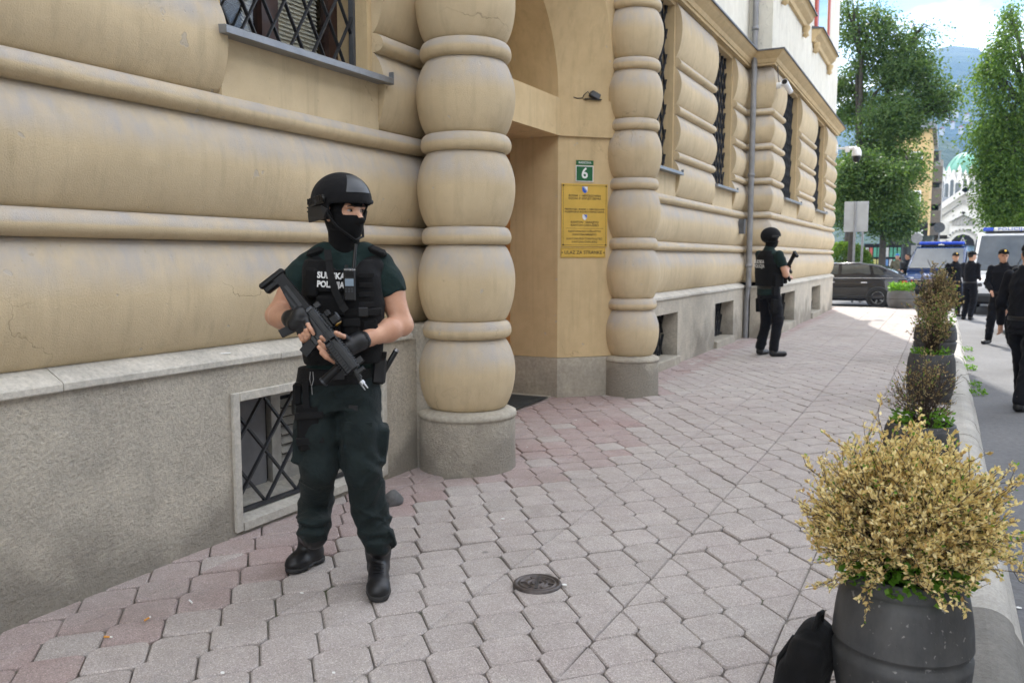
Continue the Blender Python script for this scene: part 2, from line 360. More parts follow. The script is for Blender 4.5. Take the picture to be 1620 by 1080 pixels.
def mk_clear(name):
    m, t, b = newmat(name); t.nodes.remove(b); o = t.nodes['Material Output']
    tr = _n(t, 'ShaderNodeBsdfTransparent'); gl = _n(t, 'ShaderNodeBsdfGlossy'); gl.inputs['Roughness'].default_value = 0.02
    tr.inputs['Color'].default_value = (0.86, 0.88, 0.88, 1)
    fr = _n(t, 'ShaderNodeLayerWeight'); mx = _n(t, 'ShaderNodeMixShader')
    lk(t, mth(t, 'ADD', mth(t, 'MULTIPLY', mth(t, 'POWER', fr.outputs['Facing'], 4.0), 0.7), 0.04), mx.inputs['Fac']); lk(t, tr.outputs[0], mx.inputs[1]); lk(t, gl.outputs[0], mx.inputs[2]); lk(t, mx.outputs[0], o.inputs['Surface'])
    return m
M_GLASS = mk_clear('clear_pane')
# ------------------------------------------------------------------ ground, road, kerb, pavement
rng = random.Random(7)
XW = -3.33                   # face of the plinth
XK0, XK1 = 0.11, 0.36        # kerb
ZR = -0.13                   # road level
def sheet(name, x0, x1, y0, y1, z, mat, parent=None, kind='structure'):
    o = pyd(name, [(x0, y0, z), (x1, y0, z), (x1, y1, z), (x0, y1, z)], [(0, 1, 2, 3)], mat, parent)
    if kind: o['kind'] = kind
    return o
M_LAND = mk_ground('far_ground', (0.05, 0.07, 0.03), (0.09, 0.10, 0.05), 0.05)
sheet('ground', -900, 1200, -400, 2600, -0.22, M_LAND)
sheet('road', XK1-0.06, 60, -60, 130, ZR, M_ASPH)
PAV_END = 27.6
sheet('side_street', -60, XK1-0.06, PAV_END+0.1, 75, ZR-0.001, M_ASPH)
pav = sheet('pavement', -4.6, XK0+0.02, -3.5, PAV_END, -0.016, M_SAND)
DX, DY = 0.129, 0.37; X0 = -1.168; Y0 = 3.54
COLS = [(-3.03, 5.265, 0.345), (-3.06, 8.93, 0.31)]
MHX, MHY = onz(850, 925)[:2]
def ok_spot(x, y):
    if x > XK0+0.09 or y > PAV_END-0.1 or y < -2.0: return False
    lim = XW-0.09
    if y > 16.2: lim = -2.88-0.09
    if 5.6 < y < 8.5: lim = -4.4
    if x < lim: return False
    for cx, cy, r in COLS:
        if math.hypot(x-cx, y-cy) < r-0.05: return False
    if math.hypot(x-MHX, y-MHY) < 0.06: return False
    return True
def inset_poly(p, g):
    n = len(p); out = []
    for i in range(n):
        a, b, c = Vector(p[i-1]), Vector(p[i]), Vector(p[(i+1) % n]); d0 = (b-a).normalized(); d1 = (c-b).normalized(); n0 = Vector((-d0.y, d0.x)); n1 = Vector((-d1.y, d1.x))
        m_ = (n0+n1).normalized(); out.append(b+m_*(g/max(0.3, m_.dot(n0))))
    return out
def hexpoly(half=0, g=0.0031):
    """hexagon with blunt sides left and right and rounded tips; ccw, joint gap left free"""
    c = 0.024; h = DY/2-c
    p = inset_poly([(DX, -c), (DX, c), (0, h), (-DX, c), (-DX, -c), (0, -h)], g)
    out = []
    for i in range(6):
        a, b, d = p[i-1], p[i], p[(i+1) % 6]; r = 0.026 if i in (2, 5) else 0.012
        q0 = b+(a-b).normalized()*r; q1 = b+(d-b).normalized()*r
        out += [q0, (q0+q1+b*1.6)/3.6, q1]
    out = [(v.x, v.y) for v in out]
    if half:
        e = 0.0022*half; s_ = []
        for i in range(len(out)):
            a, b = out[i-1], out[i]; ia, ib = (a[0]-e)*half > 0, (b[0]-e)*half > 0
            if ia != ib: t = (e-a[0])/(b[0]-a[0]); s_.append((e, a[1]+(b[1]-a[1])*t))
            if ib: s_.append(b)
        out = s_
    return out
def paver_geo(half=0):
    p = hexpoly(half); n = len(p); cx = sum(q[0] for q in p)/n; cy = sum(q[1] for q in p)/n
    top = [(x+(cx-x)*0.06, y+(cy-y)*0.06) for x, y in p]
    v = [(x, y, -0.05) for x, y in p]+[(x, y, -0.0065) for x, y in p]+[(x, y, 0.0) for x, y in top]
    f = [tuple(range(2*n, 3*n))]
    for k in (0, 1): f += [(k*n+i, k*n+(i+1) % n, (k+1)*n+(i+1) % n, (k+1)*n+i) for i in range(n)]
    return v, f
PG = {h: paver_geo(h) for h in (0, 1, -1)}
def red_here(x, y):
    if 4.9 < y < 9.4:                       # in front of the doorway
        return x < -2.45+0.35*math.sin(y*1.3)
    if y <= 4.9: return x < -2.72
    return x < (-2.95 if y < 16.2 else -2.6)
pl = []
for k in range(-28, 12):
    x = X0+k*DX
    j0 = 0 if k % 2 else 1
    for n in range(-18, 70):
        y = Y0+DY/2*(1-j0)+n*DY
        if not ok_spot(x, y): continue
        # ripple of a pavement that has settled
        z = 0.004*math.sin(x*3.1+y*1.7)+0.004*math.sin(y*2.3-x*1.9)
        jz = rng.gauss(0, 0.0016); rx = rng.gauss(0, 0.006); ry = rng.gauss(0, 0.008)
        if rng.random() < 0.07: jz += rng.uniform(0.003, 0.008); ry += rng.gauss(0, 0.012)
        halves = (1, -1) if k % 5 == 0 else (0,)
        for h in halves:
            px, py, d = proj((x, y, 0)); 
            if d < 0.3: vis = 0
            else: vis = 1.0/d**2 if (-60 < px < 1680 and 300 < py < 1140) else 0
            red = red_here(x, y) and rng.random() < (0.93 if y > 4.9 else 0.97)
            pl.append([vis*(0.5 if h else 1), x, y, z+jz, rx, ry, h, red])
pl.sort(key=lambda q: -q[0])
PM = {}
for h in (0, 1, -1):
    for red in (0, 1):
        me = bpy.data.meshes.new('paver'); me.from_pydata(*[PG[h][0], [], PG[h][1]]); me.materials.append(M_PAVR if red else M_PAV); PM[(h, red)] = me
for q in pl[:300]:
    o = bpy.data.objects.new('paver', PM[(q[6], int(q[7]))]); COL.objects.link(o); o.parent = pav
    o.location = (q[1], q[2], q[3]); o.rotation_euler = (q[4], q[5], rng.gauss(0, 0.008))
for red in (0, 1):
    v = []; f = []
    for q in pl[300:]:
        if int(q[7]) != red: continue
        gv, gf = PG[q[6]]; b = len(v); far = q[2] > 12
        s_ = 0.35 if far else 0.8
        v += [(a+q[1], c+q[2], e+q[3]*s_+a*-q[5]*s_+c*q[4]*s_) for a, c, e in gv]; f += [tuple(i+b for i in ff) for ff in gf]
    o = pyd('paver_field', v, f, M_PAVR if red else M_PAV, pav); o['kind'] = 'stuff'
# kerb stones: rounded top, laid end to end, first ones wet and stained
kerb = empty('kerb', (0, 0, 0)); kerb['kind'] = 'structure'
def kerb_stone(y0, y1, mat, dz, dx):
    prof = [(XK0, -0.30), (XK0, 0.010)]
    for i in range(8):
        a = math.pi/2*i/7; prof.append((XK1-0.15+0.115*math.sin(a)*1.0, 0.020-0.085+0.085*math.cos(a)))
    prof += [(XK1, ZR+0.01), (XK1, -0.30)]
    n = len(prof); g = 0.004
    v = [(x+dx, y, z+dz) for y in (y0+g, y1-g) for x, z in prof]
    f = [(i, i+1, n+i+1, n+i) for i in range(n-1)]+[tuple(range(n))[::-1], tuple(range(n, 2*n))]
    return pyd('kerb_stone', v, [q[::-1] for q in f], mat, kerb)
y = -2.4
while y < PAV_END:
    L = 0.80
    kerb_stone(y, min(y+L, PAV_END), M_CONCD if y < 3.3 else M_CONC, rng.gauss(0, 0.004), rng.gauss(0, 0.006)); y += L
# the pavement's end at the side street
ek = MB(); ek.b2(-4.5, XK0-0.01, PAV_END, PAV_END+0.14, -0.3, 0.006, 0.02); ek.build('kerb_stone', M_CONC, kerb)
# ------------------------------------------------------------------ the corner building
bld = empty('corner_building', (-3.4, 10, 0))
tag(bld, 'yellow rendered corner building with banded bulging masonry, columns and barred windows', 'building')
def inb(o):                       # parent a world-space piece to the building or one of its parts
    return o
BM = Matrix.Translation((3.4, -10, 0))
def part(mb, name, mat, parent=None):
    o = mb.build(name, mat, parent or bld)
    if parent is None: o.location = (3.4, -10, 0)
    return o
def grp(name):                    # a part that holds sub-parts; children keep world coordinates
    o = empty(name, (3.4, -10, 0), 0, bld); return o
RINGS = [0.995+0.6285*k for k in range(1, 7)]        # 1.62 2.25 2.88 3.51 4.14
RINGS = [1.648, 2.281, 2.900, 3.525, 4.150]; RH = 0.062
ZTOP = 4.95
def bulge(a, b, n=18):
    out = []; pk = 0.54
    for i in range(n+1):
        t = (1-math.cos(math.pi*i/n))/2
        o = math.sin(math.pi/2*t/pk)**0.62 if t < pk else math.sin(math.pi/2*(1-t)/(1-pk))**0.70
        out.append((a+(b-a)*t, max(0.0, o)))
    return out
def ring(c, n=12):
    return [(c+RH*(-math.cos(math.pi*i/n)), math.sin(math.pi*(i/n)**0.86)**0.9) for i in range(n+1)]
def band_profile(z0, zend, amp_b, amp_r, r0, first=True):
    """list of (offset, z) from z0 to zend"""
    pts = []; z = z0
    for c in RINGS:
        if c+RH > zend: break
        pts += [(r0+amp_b*o, zz) for zz, o in bulge(z, c-RH)]
        pts += [(r0+amp_r*o, zz) for zz, o in ring(c)]
        z = c+RH
    pts += [(r0+amp_b*o, zz) for zz, o in bulge(z, zend)]
    return pts
def clip(pr, za, zb):
    out = []
    for (x0, a), (x1, b) in zip(pr[:-1], pr[1:]):
        if b < za or a > zb: continue
        if a < za and b > za: t = (za-a)/(b-a); out.append((x0+(x1-x0)*t, za))
        elif a >= za: out.append((x0, a))
        if b > zb: t = (zb-a)/(b-a) if b > a else 0; out.append((x0+(x1-x0)*t, zb)); break
    else: out.append(pr[-1]) if za <= pr[-1][1] <= zb else None
    return out
def wall_run(y0, y1, xf, za, zb, mat=None, name='banded_wall', parent=None, thick=0.30):
    pr = clip(band_profile(1.03, ZTOP, 0.095, 0.085, xf-0.085), za, zb); n = len(pr); m = MB()
    ys = [y0, y1]
    v = [(x, y, z) for y in ys for x, z in pr]
    m.add(v, [(i, n+i, n+i+1, i+1) for i in range(n-1)], True)
    back = xf-thick
    for y, s in ((y0, 1), (y1, -1)):           # cut ends
        vv = [(x, y, z) for x, z in pr]+[(back, y, pr[-1][1]), (back, y, pr[0][1])]
        m.add(vv, [tuple(range(len(vv)))[::s]])
    m.add([(pr[0][0], y0, za), (pr[0][0], y1, za), (back, y1, za), (back, y0, za)], [(0, 1, 2, 3)])
    m.add([(pr[-1][0], y0, pr[-1][1]), (pr[-1][0], y1, pr[-1][1]), (back, y1, pr[-1][1]), (back, y0, pr[-1][1])], [(3, 2, 1, 0)])
    return part(m, name, mat or M_PL, parent)
ZS = 2.655; ZWT = 4.96
XR = -2.88; YR0, YR1 = 16.2, 26.3
BUL = 0.0
# banded walls: below the sills, then the piers between the windows
WIN_L = [(3.34, 4.71)]; WIN_M = [(10.3, 11.68), (13.78, 15.2)]; WIN_R = [(17.5, 19.5), (22.0, 24.0)]
def run_with_windows(y0, y1, xf, wins):
    za = RINGS[1]+RH
    wall_run(y0, y1, xf, 1.03, za)
    e = [y0]+[q for w in wins for q in w]+[y1]
    for a, b in zip(e[0::2], e[1::2]): wall_run(a, b, xf, za, ZS)
    for a, b in wins: m = MB(); m.b2(xf-0.3, xf-0.045, a-0.001, b+0.001, za-0.03, ZS-0.002); part(m, 'apron', M_PL)
    e = [y0]+[q for w in wins for q in w]+[y1]
    for a, b in zip(e[0::2], e[1::2]): wall_run(a, b, xf, ZS, ZTOP)
run_with_windows(-3.0, 5.60, -3.33, WIN_L)
run_with_windows(8.75, YR0, -3.33, WIN_M)
run_with_windows(YR0+0.12, YR1-0.12, XR, WIN_R)
# the projecting bay's near and far returns, banded as well
def return_run(yf, s, x0, x1):
    pr = band_profile(1.03, ZTOP, 0.095, 0.085, 0.0); n = len(pr); m = MB()
    # plan corner: offset outwards both ways so the bands wrap round
    v = [(x0, yf+s*(o-0.085), z) for o, z in pr]+[(x1-0.085+o, yf+s*(o-0.085), z) for o, z in pr]+[(x1-0.085+o, yf-s*0.125, z) for o, z in pr]
    f = []
    for k in (0, 1):
        f += [(k*n+i, (k+1)*n+i, (k+1)*n+i+1, k*n+i+1) for i in range(n-1)]
    if s > 0: f = [q[::-1] for q in f]
    m.add(v, f, True); m.b2(x0, x1-0.1, yf-s*0.1, yf-s*0.13, 1.03, ZTOP)
    return part(m, 'banded_wall', M_PL)
return_run(YR0, -1, -3.6, XR); return_run(YR1, 1, -12, XR)
# ---- plinth with cellar windows
LOW_L = [(3.335, 4.625, 0.075, 0.735)]; LOW_M = [(10.42, 11.75, 0.10, 0.735), (13.95, 15.32, 0.10, 0.74)]; LOW_R = [(17.55, 19.3, 0.12, 0.78), (21.95, 23.6, 0.12, 0.78)]
def plinth(y0, y1, xf, lows):
    m = MB(); d = 0.34
    e = y0
    for a, b, za, zb in lows:
        m.b2(xf-d, xf, e, a, -0.1, 0.93); m.b2(xf-d, xf, a, b, zb, 0.93); m.b2(xf-d, xf, a, b, -0.1, za); e = b
    m.b2(xf-d, xf, e, y1, -0.1, 0.93); part(m, 'plinth', M_PLINTH)
plinth(-3.0, 5.2, XW, LOW_L); plinth(8.7, YR0+0.01, XW, LOW_M)
m = MB(); e = YR0
plinth(YR0, YR1, XR, LOW_R)
m = MB(); m.b2(-12, XR-0.342, YR1-0.4, YR1-0.003, -0.1, 0.93); part(m, 'plinth', M_PLINTH)
# ledge stones
def ledge(y0, y1, xf):
    n = max(1, round((y1-y0)/1.35)); L = (y1-y0)/n
    pr = [(xf-0.09, 0.934), (xf+0.022, 0.934), (xf+0.026, 0.94), (xf+0.026, 0.966), (xf+0.018, 0.975), (xf-0.09, 1.032)]
    for i in range(n):
        a, b = y0+i*L+0.002, y0+(i+1)*L-0.002; dz = rng.gauss(0, 0.0015); k = len(pr); mm = MB()
        v = [(x, yy, z+dz) for yy in (a, b) for x, z in pr]
        mm.add(v, [(j, k+j, k+(j+1) % k, (j+1) % k) for j in range(k)]+[tuple(range(k)), tuple(range(k, 2*k))[::-1]]); part(mm, 'ledge_stone', M_STONE_L)
ledge(-3.0, 4.98, XW); ledge(9.12, YR0-0.003, XW); ledge(YR0-0.03, YR1+0.03, XR)
m = MB(); m.b2(XW, XR+0.02, YR0-0.03, YR0, 0.934, 0.97); part(m, 'ledge_stone', M_STONE_L)
# ---- columns
def column(cx, cy, r):
    g = grp('column')
    m = MB(); m.lathe([(r+0.004, -0.05), (r, 0.37)], (cx, cy, 0), 48); part(m, 'base', M_PLINTH, g)
    m = MB(); m.lathe([(r-0.01, 0.368), (r+0.008, 0.370), (r+0.010, 0.385), (r+0.008, 0.405), (r-0.05, 0.432), (0.1, 0.436)], (cx, cy, 0), 48); part(m, 'base_slab', M_STONE, g)
    rn = r-0.078; pts = [(rn+0.079*o, z) for z, o in bulge(0.434, 0.930)]+[(rn+0.052*o, z) for z, o in ring(0.995)]
    z = 1.057
    for c in RINGS+[4.77]:
        pts += [(rn+0.079*o, zz) for zz, o in bulge(z, c-RH)]+[(rn+0.052*o, zz) for zz, o in ring(c)]; z = c+RH
    pts += [(rn, 4.97)]
    m = MB(); m.lathe(pts, (cx, cy, 0), 56); part(m, 'shaft', M_PL, g)
for c in COLS: column(*c)
m = MB(); m.b2(-3.5, -3.2, 5.06, 5.5, -0.05, 1.03); part(m, 'plinth', M_PLINTH)
m = MB(); m.b2(-3.5, -3.22, 8.8, 9.14, -0.05, 1.03); part(m, 'plinth', M_PLINTH)
# ---- doorway
YD = 7.05; R1, R2 = 1.24, 1.69; XA, XB = -3.21, -3.66; ZB0, ZB1 = 2.76, 3.14
dw = grp('doorway')
for s in (1, -1):
    m = MB()
    v = [(XA, YD+s*R2, 0.43), (XB, YD+s*R1, 0.43), (XB, YD+s*R1, ZB0+0.01), (XA, YD+s*R2, ZB0+0.01)]
    m.add(v, [(0, 1, 2, 3)[::s]])
    m.add([(XB, YD+s*R1, 0.43), (-4.40, YD+s*R1, 0.43), (-4.40, YD+s*R1, ZB0+0.01), (XB, YD+s*R1, ZB0+0.01)], [(0, 1, 2, 3)[::s]])
    m.add([(XA, YD+s*R2, 0), (XA, YD+s*1.85, 0), (XA, YD+s*1.85, ZB1), (XA, YD+s*R2, ZB1)], [(0, 1, 2, 3)[::-s]])
    part(m, 'jamb', M_PLS, dw)
    m = MB(); q = 0.018    # stone base of the jamb
    pl_ = [(XA+0.01, YD+s*(R2+0.02)), (XA+q*0.5, YD+s*(R2-q*0.7)), (XB+q*0.5, YD+s*(R1-q)), (-4.40, YD+s*(R1-q)), (-4.40, YD+s*(R1+0.2)), (-3.6, YD+s*(R1+0.3)), (-3.3, YD+s*(R2+0.1))]
    m.prism(pl_[::-s], -0.05, 0.425); part(m, 'jamb_base', M_STONE, dw)
    m = MB(); q = 0.03      # band on the splay
    pl_ = [(XA+0.005, YD+s*(R2+0.03)), (XA+q*0.7, YD+s*(R2-q*0.7)), (XB+q, YD+s*(R1-q*0.3)), (XB-0.1, YD+s*(R1-q*0.3)), (XB-0.1, YD+s*(R1+0.25)), (XA-0.1, YD+s*(R2+0.12))]
    m.prism(pl_[::-s], ZB0, ZB1); part(m, 'impost_band', M_PLS, dw)
m = MB(); m.b2(-4.40, XB+0.03, YD-R1-0.01, YD+R1+0.0095, ZB0-0.001, ZB1-0.001); part(m, 'lintel', M_PLS, dw)
m = MB(); NA = 40
arc = lambda r, x, i: (x, YD+r*math.cos(math.pi*i/NA), ZB1+r*math.sin(math.pi*i/NA))
v = [arc(R1, XB, i) for i in range(NA+1)]+[arc(R2, XA, i) for i in range(NA+1)]+[arc(R1, -4.2, i) for i in range(NA+1)]
n = NA+1
m.add(v, [(i, i+1, n+i+1, n+i) for i in range(NA)], True); m.add(v, [(2*n+i, 2*n+i+1, i+1, i) for i in range(NA)], True)
# flat wall round the arch
out = []
for i in range(NA+1):
    a = math.pi*i/NA; c, s_ = math.cos(a), math.sin(a); k = min(1.95/max(abs(c), 1e-6), (4.97-ZB1)/max(s_, 1e-6)); out.append((XA, YD+k*c, ZB1+k*s_))
v2 = [arc(R2, XA, i) for i in range(NA+1)]+out
m.add(v2, [(i, i+1, n+i+1, n+i) for i in range(NA)])
part(m, 'arch', M_PLS, dw)
m = MB(); m.b2(-4.24, -4.2, YD-R1-0.02, YD+R1+0.02, ZB1-0.01, ZB1+R1+0.02); part(m, 'tympanum', M_PLS, dw)
# door leaves with panels
for s in (1, -1):
    m = MB(); m.b2(-4.30, -4.25, YD+s*0.005, YD+s*R1, 0.0, ZB0); dl = part(m, 'door_leaf', M_WOODO, dw)
    for za, zb in ((0.15, 0.85), (0.95, 1.7), (1.8, 2.6)):
        m = MB(); m.b2(-4.265, -4.235, YD+s*0.14, YD+s*(R1-0.14), za, zb, 0.012); part(m, 'panel', M_WOODO, dl).parent = dl
m = MB(); m.b2(-4.26, -4.222, YD+R1-0.10, YD+R1+0.01, 0.02, ZB0-0.002); part(m, 'door_frame', M_WOODO, dw)
m = MB(); m.b2(-4.26, -4.222, YD-R1-0.01, YD-R1+0.10, 0.02, ZB0-0.002); part(m, 'door_frame', M_WOODO, dw)
m = MB(); m.b2(-4.4, -3.72, YD-R1-0.1, YD+R1+0.015, -0.05, 0.018); part(m, 'threshold', M_STONE, dw)
# ---- core, upper storeys
m = MB(); m.b2(-16, -4.42, -3.0, YR1-0.45, -0.1, 5.0); m.b2(-4.6, -3.34, -3.25, -3.0, -0.1, 5.0); part(m, 'core_wall', M_DARK)
m = MB(); m.b2(-16, -3.36, -3.2, YR0, 5.203, 17); part(m, 'upper_wall', M_CREAM)
m = MB(); m.b2(-16, -2.95, YR0-0.002, YR1-0.05, 5.205, 17.05); part(m, 'upper_wall', M_CREAM)
m = MB(); m.b2(-16.5, -2.5, -3.3, YR1+0.4, 17.1, 17.5); m.b2(-15, -4.5, -3, YR1-1, 17.5, 19.0); part(m, 'roof', M_ZINCD)
# cornice: moulded profile run along both faces with its zinc edge
CP = [(0.0, 4.95), (0.03, 4.95), (0.035, 4.985), (0.055, 4.99), (0.075, 5.035), (0.08, 5.05), (0.11, 5.075), (0.165, 5.125), (0.185, 5.155), (0.20, 5.165)]
CT = [(0.20, 5.166), (0.222, 5.167), (0.224, 5.190), (0.0, 5.206), (-0.2, 5.208)]
def run_plan(pr, plan, name, mat):
    n = len(pr); v = []; m = MB()
    for (x, y, ox, oy) in plan: v += [(x+o*ox, y+o*oy, z) for o, z in pr]
    m.add(v, [(k*n+i, (k+1)*n+i, (k+1)*n+i+1, k*n+i+1) for k in range(len(plan)-1) for i in range(n-1)], False)
    return part(m, name, mat)
plan = [(-3.36, -3.2, 1, 0), (-3.36, YR0-0.04, 1, -1), (XR-0.03, YR0-0.04, 1, -1), (XR-0.03, YR1+0.04, 1, 1), (-12, YR1+0.04, 0, 1)]
run_plan(CP, plan, 'cornice', M_PLS); run_plan(CT, plan, 'cornice_flashing', M_ZINCD)
m = MB(); m.b2(-4.5, -3.37, -3.2, 5.2, 4.9505, 5.2); m.b2(-4.5, -3.37, 8.9, YR0, 4.9505, 5.2); m.b2(-4.5, -3.23, 5.2, 8.9, 4.971, 5.2); m.b2(-4.5, XR-0.05, YR0, YR1, 4.951, 5.2); part(m, 'core_wall', M_PLS)
# ---- windows
def lattice(y0, y1, z0, z1, x, dy, slope, w=0.022, d=0.006):
    """bars in the plane x = const; returns end points of each bar"""
    bars = []
    for s in (1, -1):
        c = y0-(z1-z0)/slope-dy
        while c < y1+(z1-z0)/slope+dy:
            # line y = c + s*(z-z0)/slope
            pts = []
            za, zb = z0, z1
            f = lambda z: c+s*(z-z0)/slope
            lo, hi = za, zb
            # clip in y
            cand = []
            for z in (za, zb):
                if y0 <= f(z) <= y1: cand.append((f(z), z))
            for yy in (y0, y1):
                z = z0+s*(yy-c)*slope
                if za < z < zb: cand.append((yy, z))
            if len(cand) >= 2 and (abs(cand[0][0]-cand[1][0])+abs(cand[0][1]-cand[1][1])) > 0.04: bars.append((cand[0], cand[1], s))
            c += dy
    return bars
def bar_mesh(p, q, x, w, d):
    m = MB(); a = Vector((x, p[0], p[1])); b = Vector((x, q[0], q[1])); u = (b-a).normalized(); n = Vector((1, 0, 0)); t = u.cross(n)
    rot = Matrix((u, n, t)).transposed(); m.box((a+b)/2, ((b-a).length, w, d), rot); return m
def window(y0, y1, xf, near):
    g = grp('window'); st = 0.05; xs = xf-0.09; xg = xs-0.26
    m = MB()       # flat surround and reveals
    for a, b in ((y0+0.001, y0+st), (y1-st, y1-0.001)): m.b2(xg-0.1, xs, a, b, ZS, ZWT)
    m.b2(xg-0.1, xs-0.001, y0+st, y1-st, 4.90, ZWT+0.01); part(m, 'surround', M_PLS, g)
    m = MB(); tr = Matrix(((0, 0, 1, 0), (1, 0, 0, 0), (0, 1, 0, 0), (0, 0, 0, 1)))
    pr = [(xs-0.27, ZS+0.052), (xs-0.27, ZS-0.01), (xf+0.055, ZS-0.03), (xf+0.060, ZS-0.028), (xf+0.060, ZS+0.006), (xf+0.052, ZS+0.012)]
    k = len(pr); v = [(x, y, z) for y in (y0-0.06, y1+0.03) for x, z in pr]
    m.add(v, [(j, k+j, k+(j+1) % k, (j+1) % k) for j in range(k)]+[tuple(range(k)), tuple(range(k, 2*k))[::-1]])
    m.b2(xf+0.02, xf+0.055, y1+0.031, y1+0.04, ZS-0.03, ZS+0.05)
    part(m, 'sill', M_ZINC, g)
    a, b = y0+st, y1-st
    m = MB()       # timber frame, centre post
    for q0, q1 in ((a, a+0.09), (b-0.09, b), ((a+b)/2-0.07, (a+b)/2+0.07)): m.b2(xg-0.05, xg+0.02, q0, q1, ZS+0.04, 4.90)
    m.b2(xg-0.049, xg+0.021, a, b, ZS+0.02, ZS+0.12); m.b2(xg-0.049, xg+0.021, a, b, 4.05, 4.17); part(m, 'frame', M_WOODD, g)
    for q0, q1 in ((a+0.085, (a+b)/2-0.065), ((a+b)/2+0.065, b-0.085)):
        m = MB(); m.b2(xg-0.02, xg-0.014, q0, q1, ZS+0.11, 4.9); part(m, 'pane', M_GLASS if near else M_GLASSD, g)
    m = MB(); m.b2(xg-0.40, xg-0.38, a-0.1, b+0.1, ZS-0.2, 4.95); m.b2(xg-0.38, xg-0.05, a-0.1, a-0.05, ZS-0.2, 4.95); m.b2(xg-0.38, xg-0.05, b+0.05, b+0.1, ZS-0.2, 4.95); m.b2(xg-0.38, xg-0.05, a-0.1, b+0.1, ZS-0.25, ZS-0.2); m.b2(xg-0.38, xg-0.05, a-0.1, b+0.1, 4.9, 4.95); part(m, 'room_lining', M_DARK if not near else M_DARKB, g)
    if near:
        zz = ZS+0.06
        while zz < 3.6:                       # venetian blind: one object per slat
            m = MB(); yc0, yc1 = a+0.50, b-0.10; m.box((xg-0.075, (yc0+yc1)/2, zz), (0.034, yc1-yc0, 0.0015), Matrix.Rotation(R(62), 3, 'Y')); part(m, 'blind_slat', M_BLIND, g); zz += 0.026
    xb = xs-0.11
    br = lattice(a, b, ZS+0.03, 4.90, xb, 0.20 if near else 0.21, 1.6)
    if near:
        for p, q, s in br: part(bar_mesh(p, q, xb+s*0.005, 0.022, 0.008), 'grille_bar', M_IRON, g)
        m = MB(); m.b2(xb-0.018, xb+0.018, b-0.026, b-0.001, ZS+0.04, 4.9); part(m, 'grille_post', M_ZINCD, g)
        m = MB(); m.b2(xb-0.018, xb+0.018, a+0.001, a+0.026, ZS+0.04, 4.9); part(m, 'grille_post', M_ZINCD, g)
    else:
        mm = MB()
        for p, q, s in br: k_ = bar_mesh(p, q, xb+s*0.006, 0.03, 0.012); mm.add(k_.v, k_.f)
        part(mm, 'grille', M_IRON, g)
for w in WIN_L: window(*w, -3.33, True)
for w in WIN_M: window(*w, -3.33, False)
for w in WIN_R: window(*w, XR, False)
# cellar windows
def cellar(a, b, za, zb, xf, near):
    g = grp('cellar_window'); xi = xf-0.30
    m = MB(); m.b2(xi-0.06, xi-0.04, a-0.05, b+0.05, za-0.05, zb+0.05); part(m, 'back_panel', M_DARK, g)
    if near:
        m = MB(); t = 0.05; m.b2(xf-0.05, xf+0.018, a-t, a, za-0.045, zb+0.05, 0.004); part(m, 'frame_side', M_STONE_L, g)
        m = MB(); m.b2(xf-0.05, xf+0.018, b, b+t, za-0.045, zb+0.05, 0.004); part(m, 'frame_side', M_STONE_L, g)
        m = MB(); m.b2(xf-0.05, xf+0.0165, a+0.001, b-0.001, zb, zb+0.049, 0.004); part(m, 'frame_head', M_STONE_L, g)
        m = MB(); m.add([(xf-0.34, a, za+0.07), (xf-0.34, b, za+0.07), (xf+0.02, b, za+0.0), (xf+0.02, a, za+0.0), (xf+0.02, a, za-0.045), (xf+0.02, b, za-0.045)], [(0, 1, 2, 3)[::-1], (3, 2, 5, 4)[::-1]]); part(m, 'sill', M_STONE_L, g)
        ym = a+0.52
        m = MB(); m.b2(xi-0.02, xi, a, ym, za+0.02, zb); part(m, 'metal_panel', M_GREYP, g)
        m = MB(); m.b2(xi-0.01, xi+0.03, ym+0.02, ym+0.10, za+0.05, zb); m.b2(xi-0.01, xi+0.03, b-0.08, b, za+0.05, zb); m.b2(xi-0.01, xi+0.029, ym+0.10, b-0.08, za+0.05, za+0.16); m.b2(xi-0.01, xi+0.029, ym+0.10, b-0.08, zb-0.08, zb); part(m, 'shutter_frame', M_LOUV, g)
        z = za+0.18
        while z < zb-0.09:
            m = MB(); m.box((xi+0.012, (ym+b)/2+0.01, z), (0.055, b-ym-0.19, 0.010), Matrix.Rotation(R(40), 3, 'Y')); part(m, 'shutter_slat', M_LOUV, g); z += 0.058
        xb = xf-0.075
        for p, q, s in lattice(a, b, za+0.045, zb-0.005, xb, 0.265, 1.15): part(bar_mesh(p, q, xb+s*0.005, 0.02, 0.012), 'grille_bar', M_IRON, g)
        m = MB(); m.b2(xb-0.015, xb+0.012, a, b, za+0.024, za+0.046); part(m, 'grille_bar', M_IRON, g)
    else:
        m = MB(); m.b2(xf-0.28, xf+0.05, a-0.02, b+0.0, za-0.13, za+0.02, 0.01); part(m, 'sill', M_STONE, g)
        xb = xf-0.22; mm = MB()
        for p, q, s in lattice(a, b, za, zb, xb, 0.19, 1.7): k_ = bar_mesh(p, q, xb+s*0.007, 0.035, 0.014); mm.add(k_.v, k_.f)
        part(mm, 'grille', M_IRON, g)
        m = MB(); m.b2(xi-0.02, xi-0.005, a, (a+b)/2-0.03, za+0.02, zb-0.03); m.b2(xi-0.02, xi-0.005, (a+b)/2+0.03, b, za+0.02, zb-0.03); part(m, 'pane', M_GLASSD, g)
for q in LOW_L: cellar(*q, XW, True)
for q in LOW_M: cellar(*q, XW, False)
for q in LOW_R: cellar(*q, XR, False)
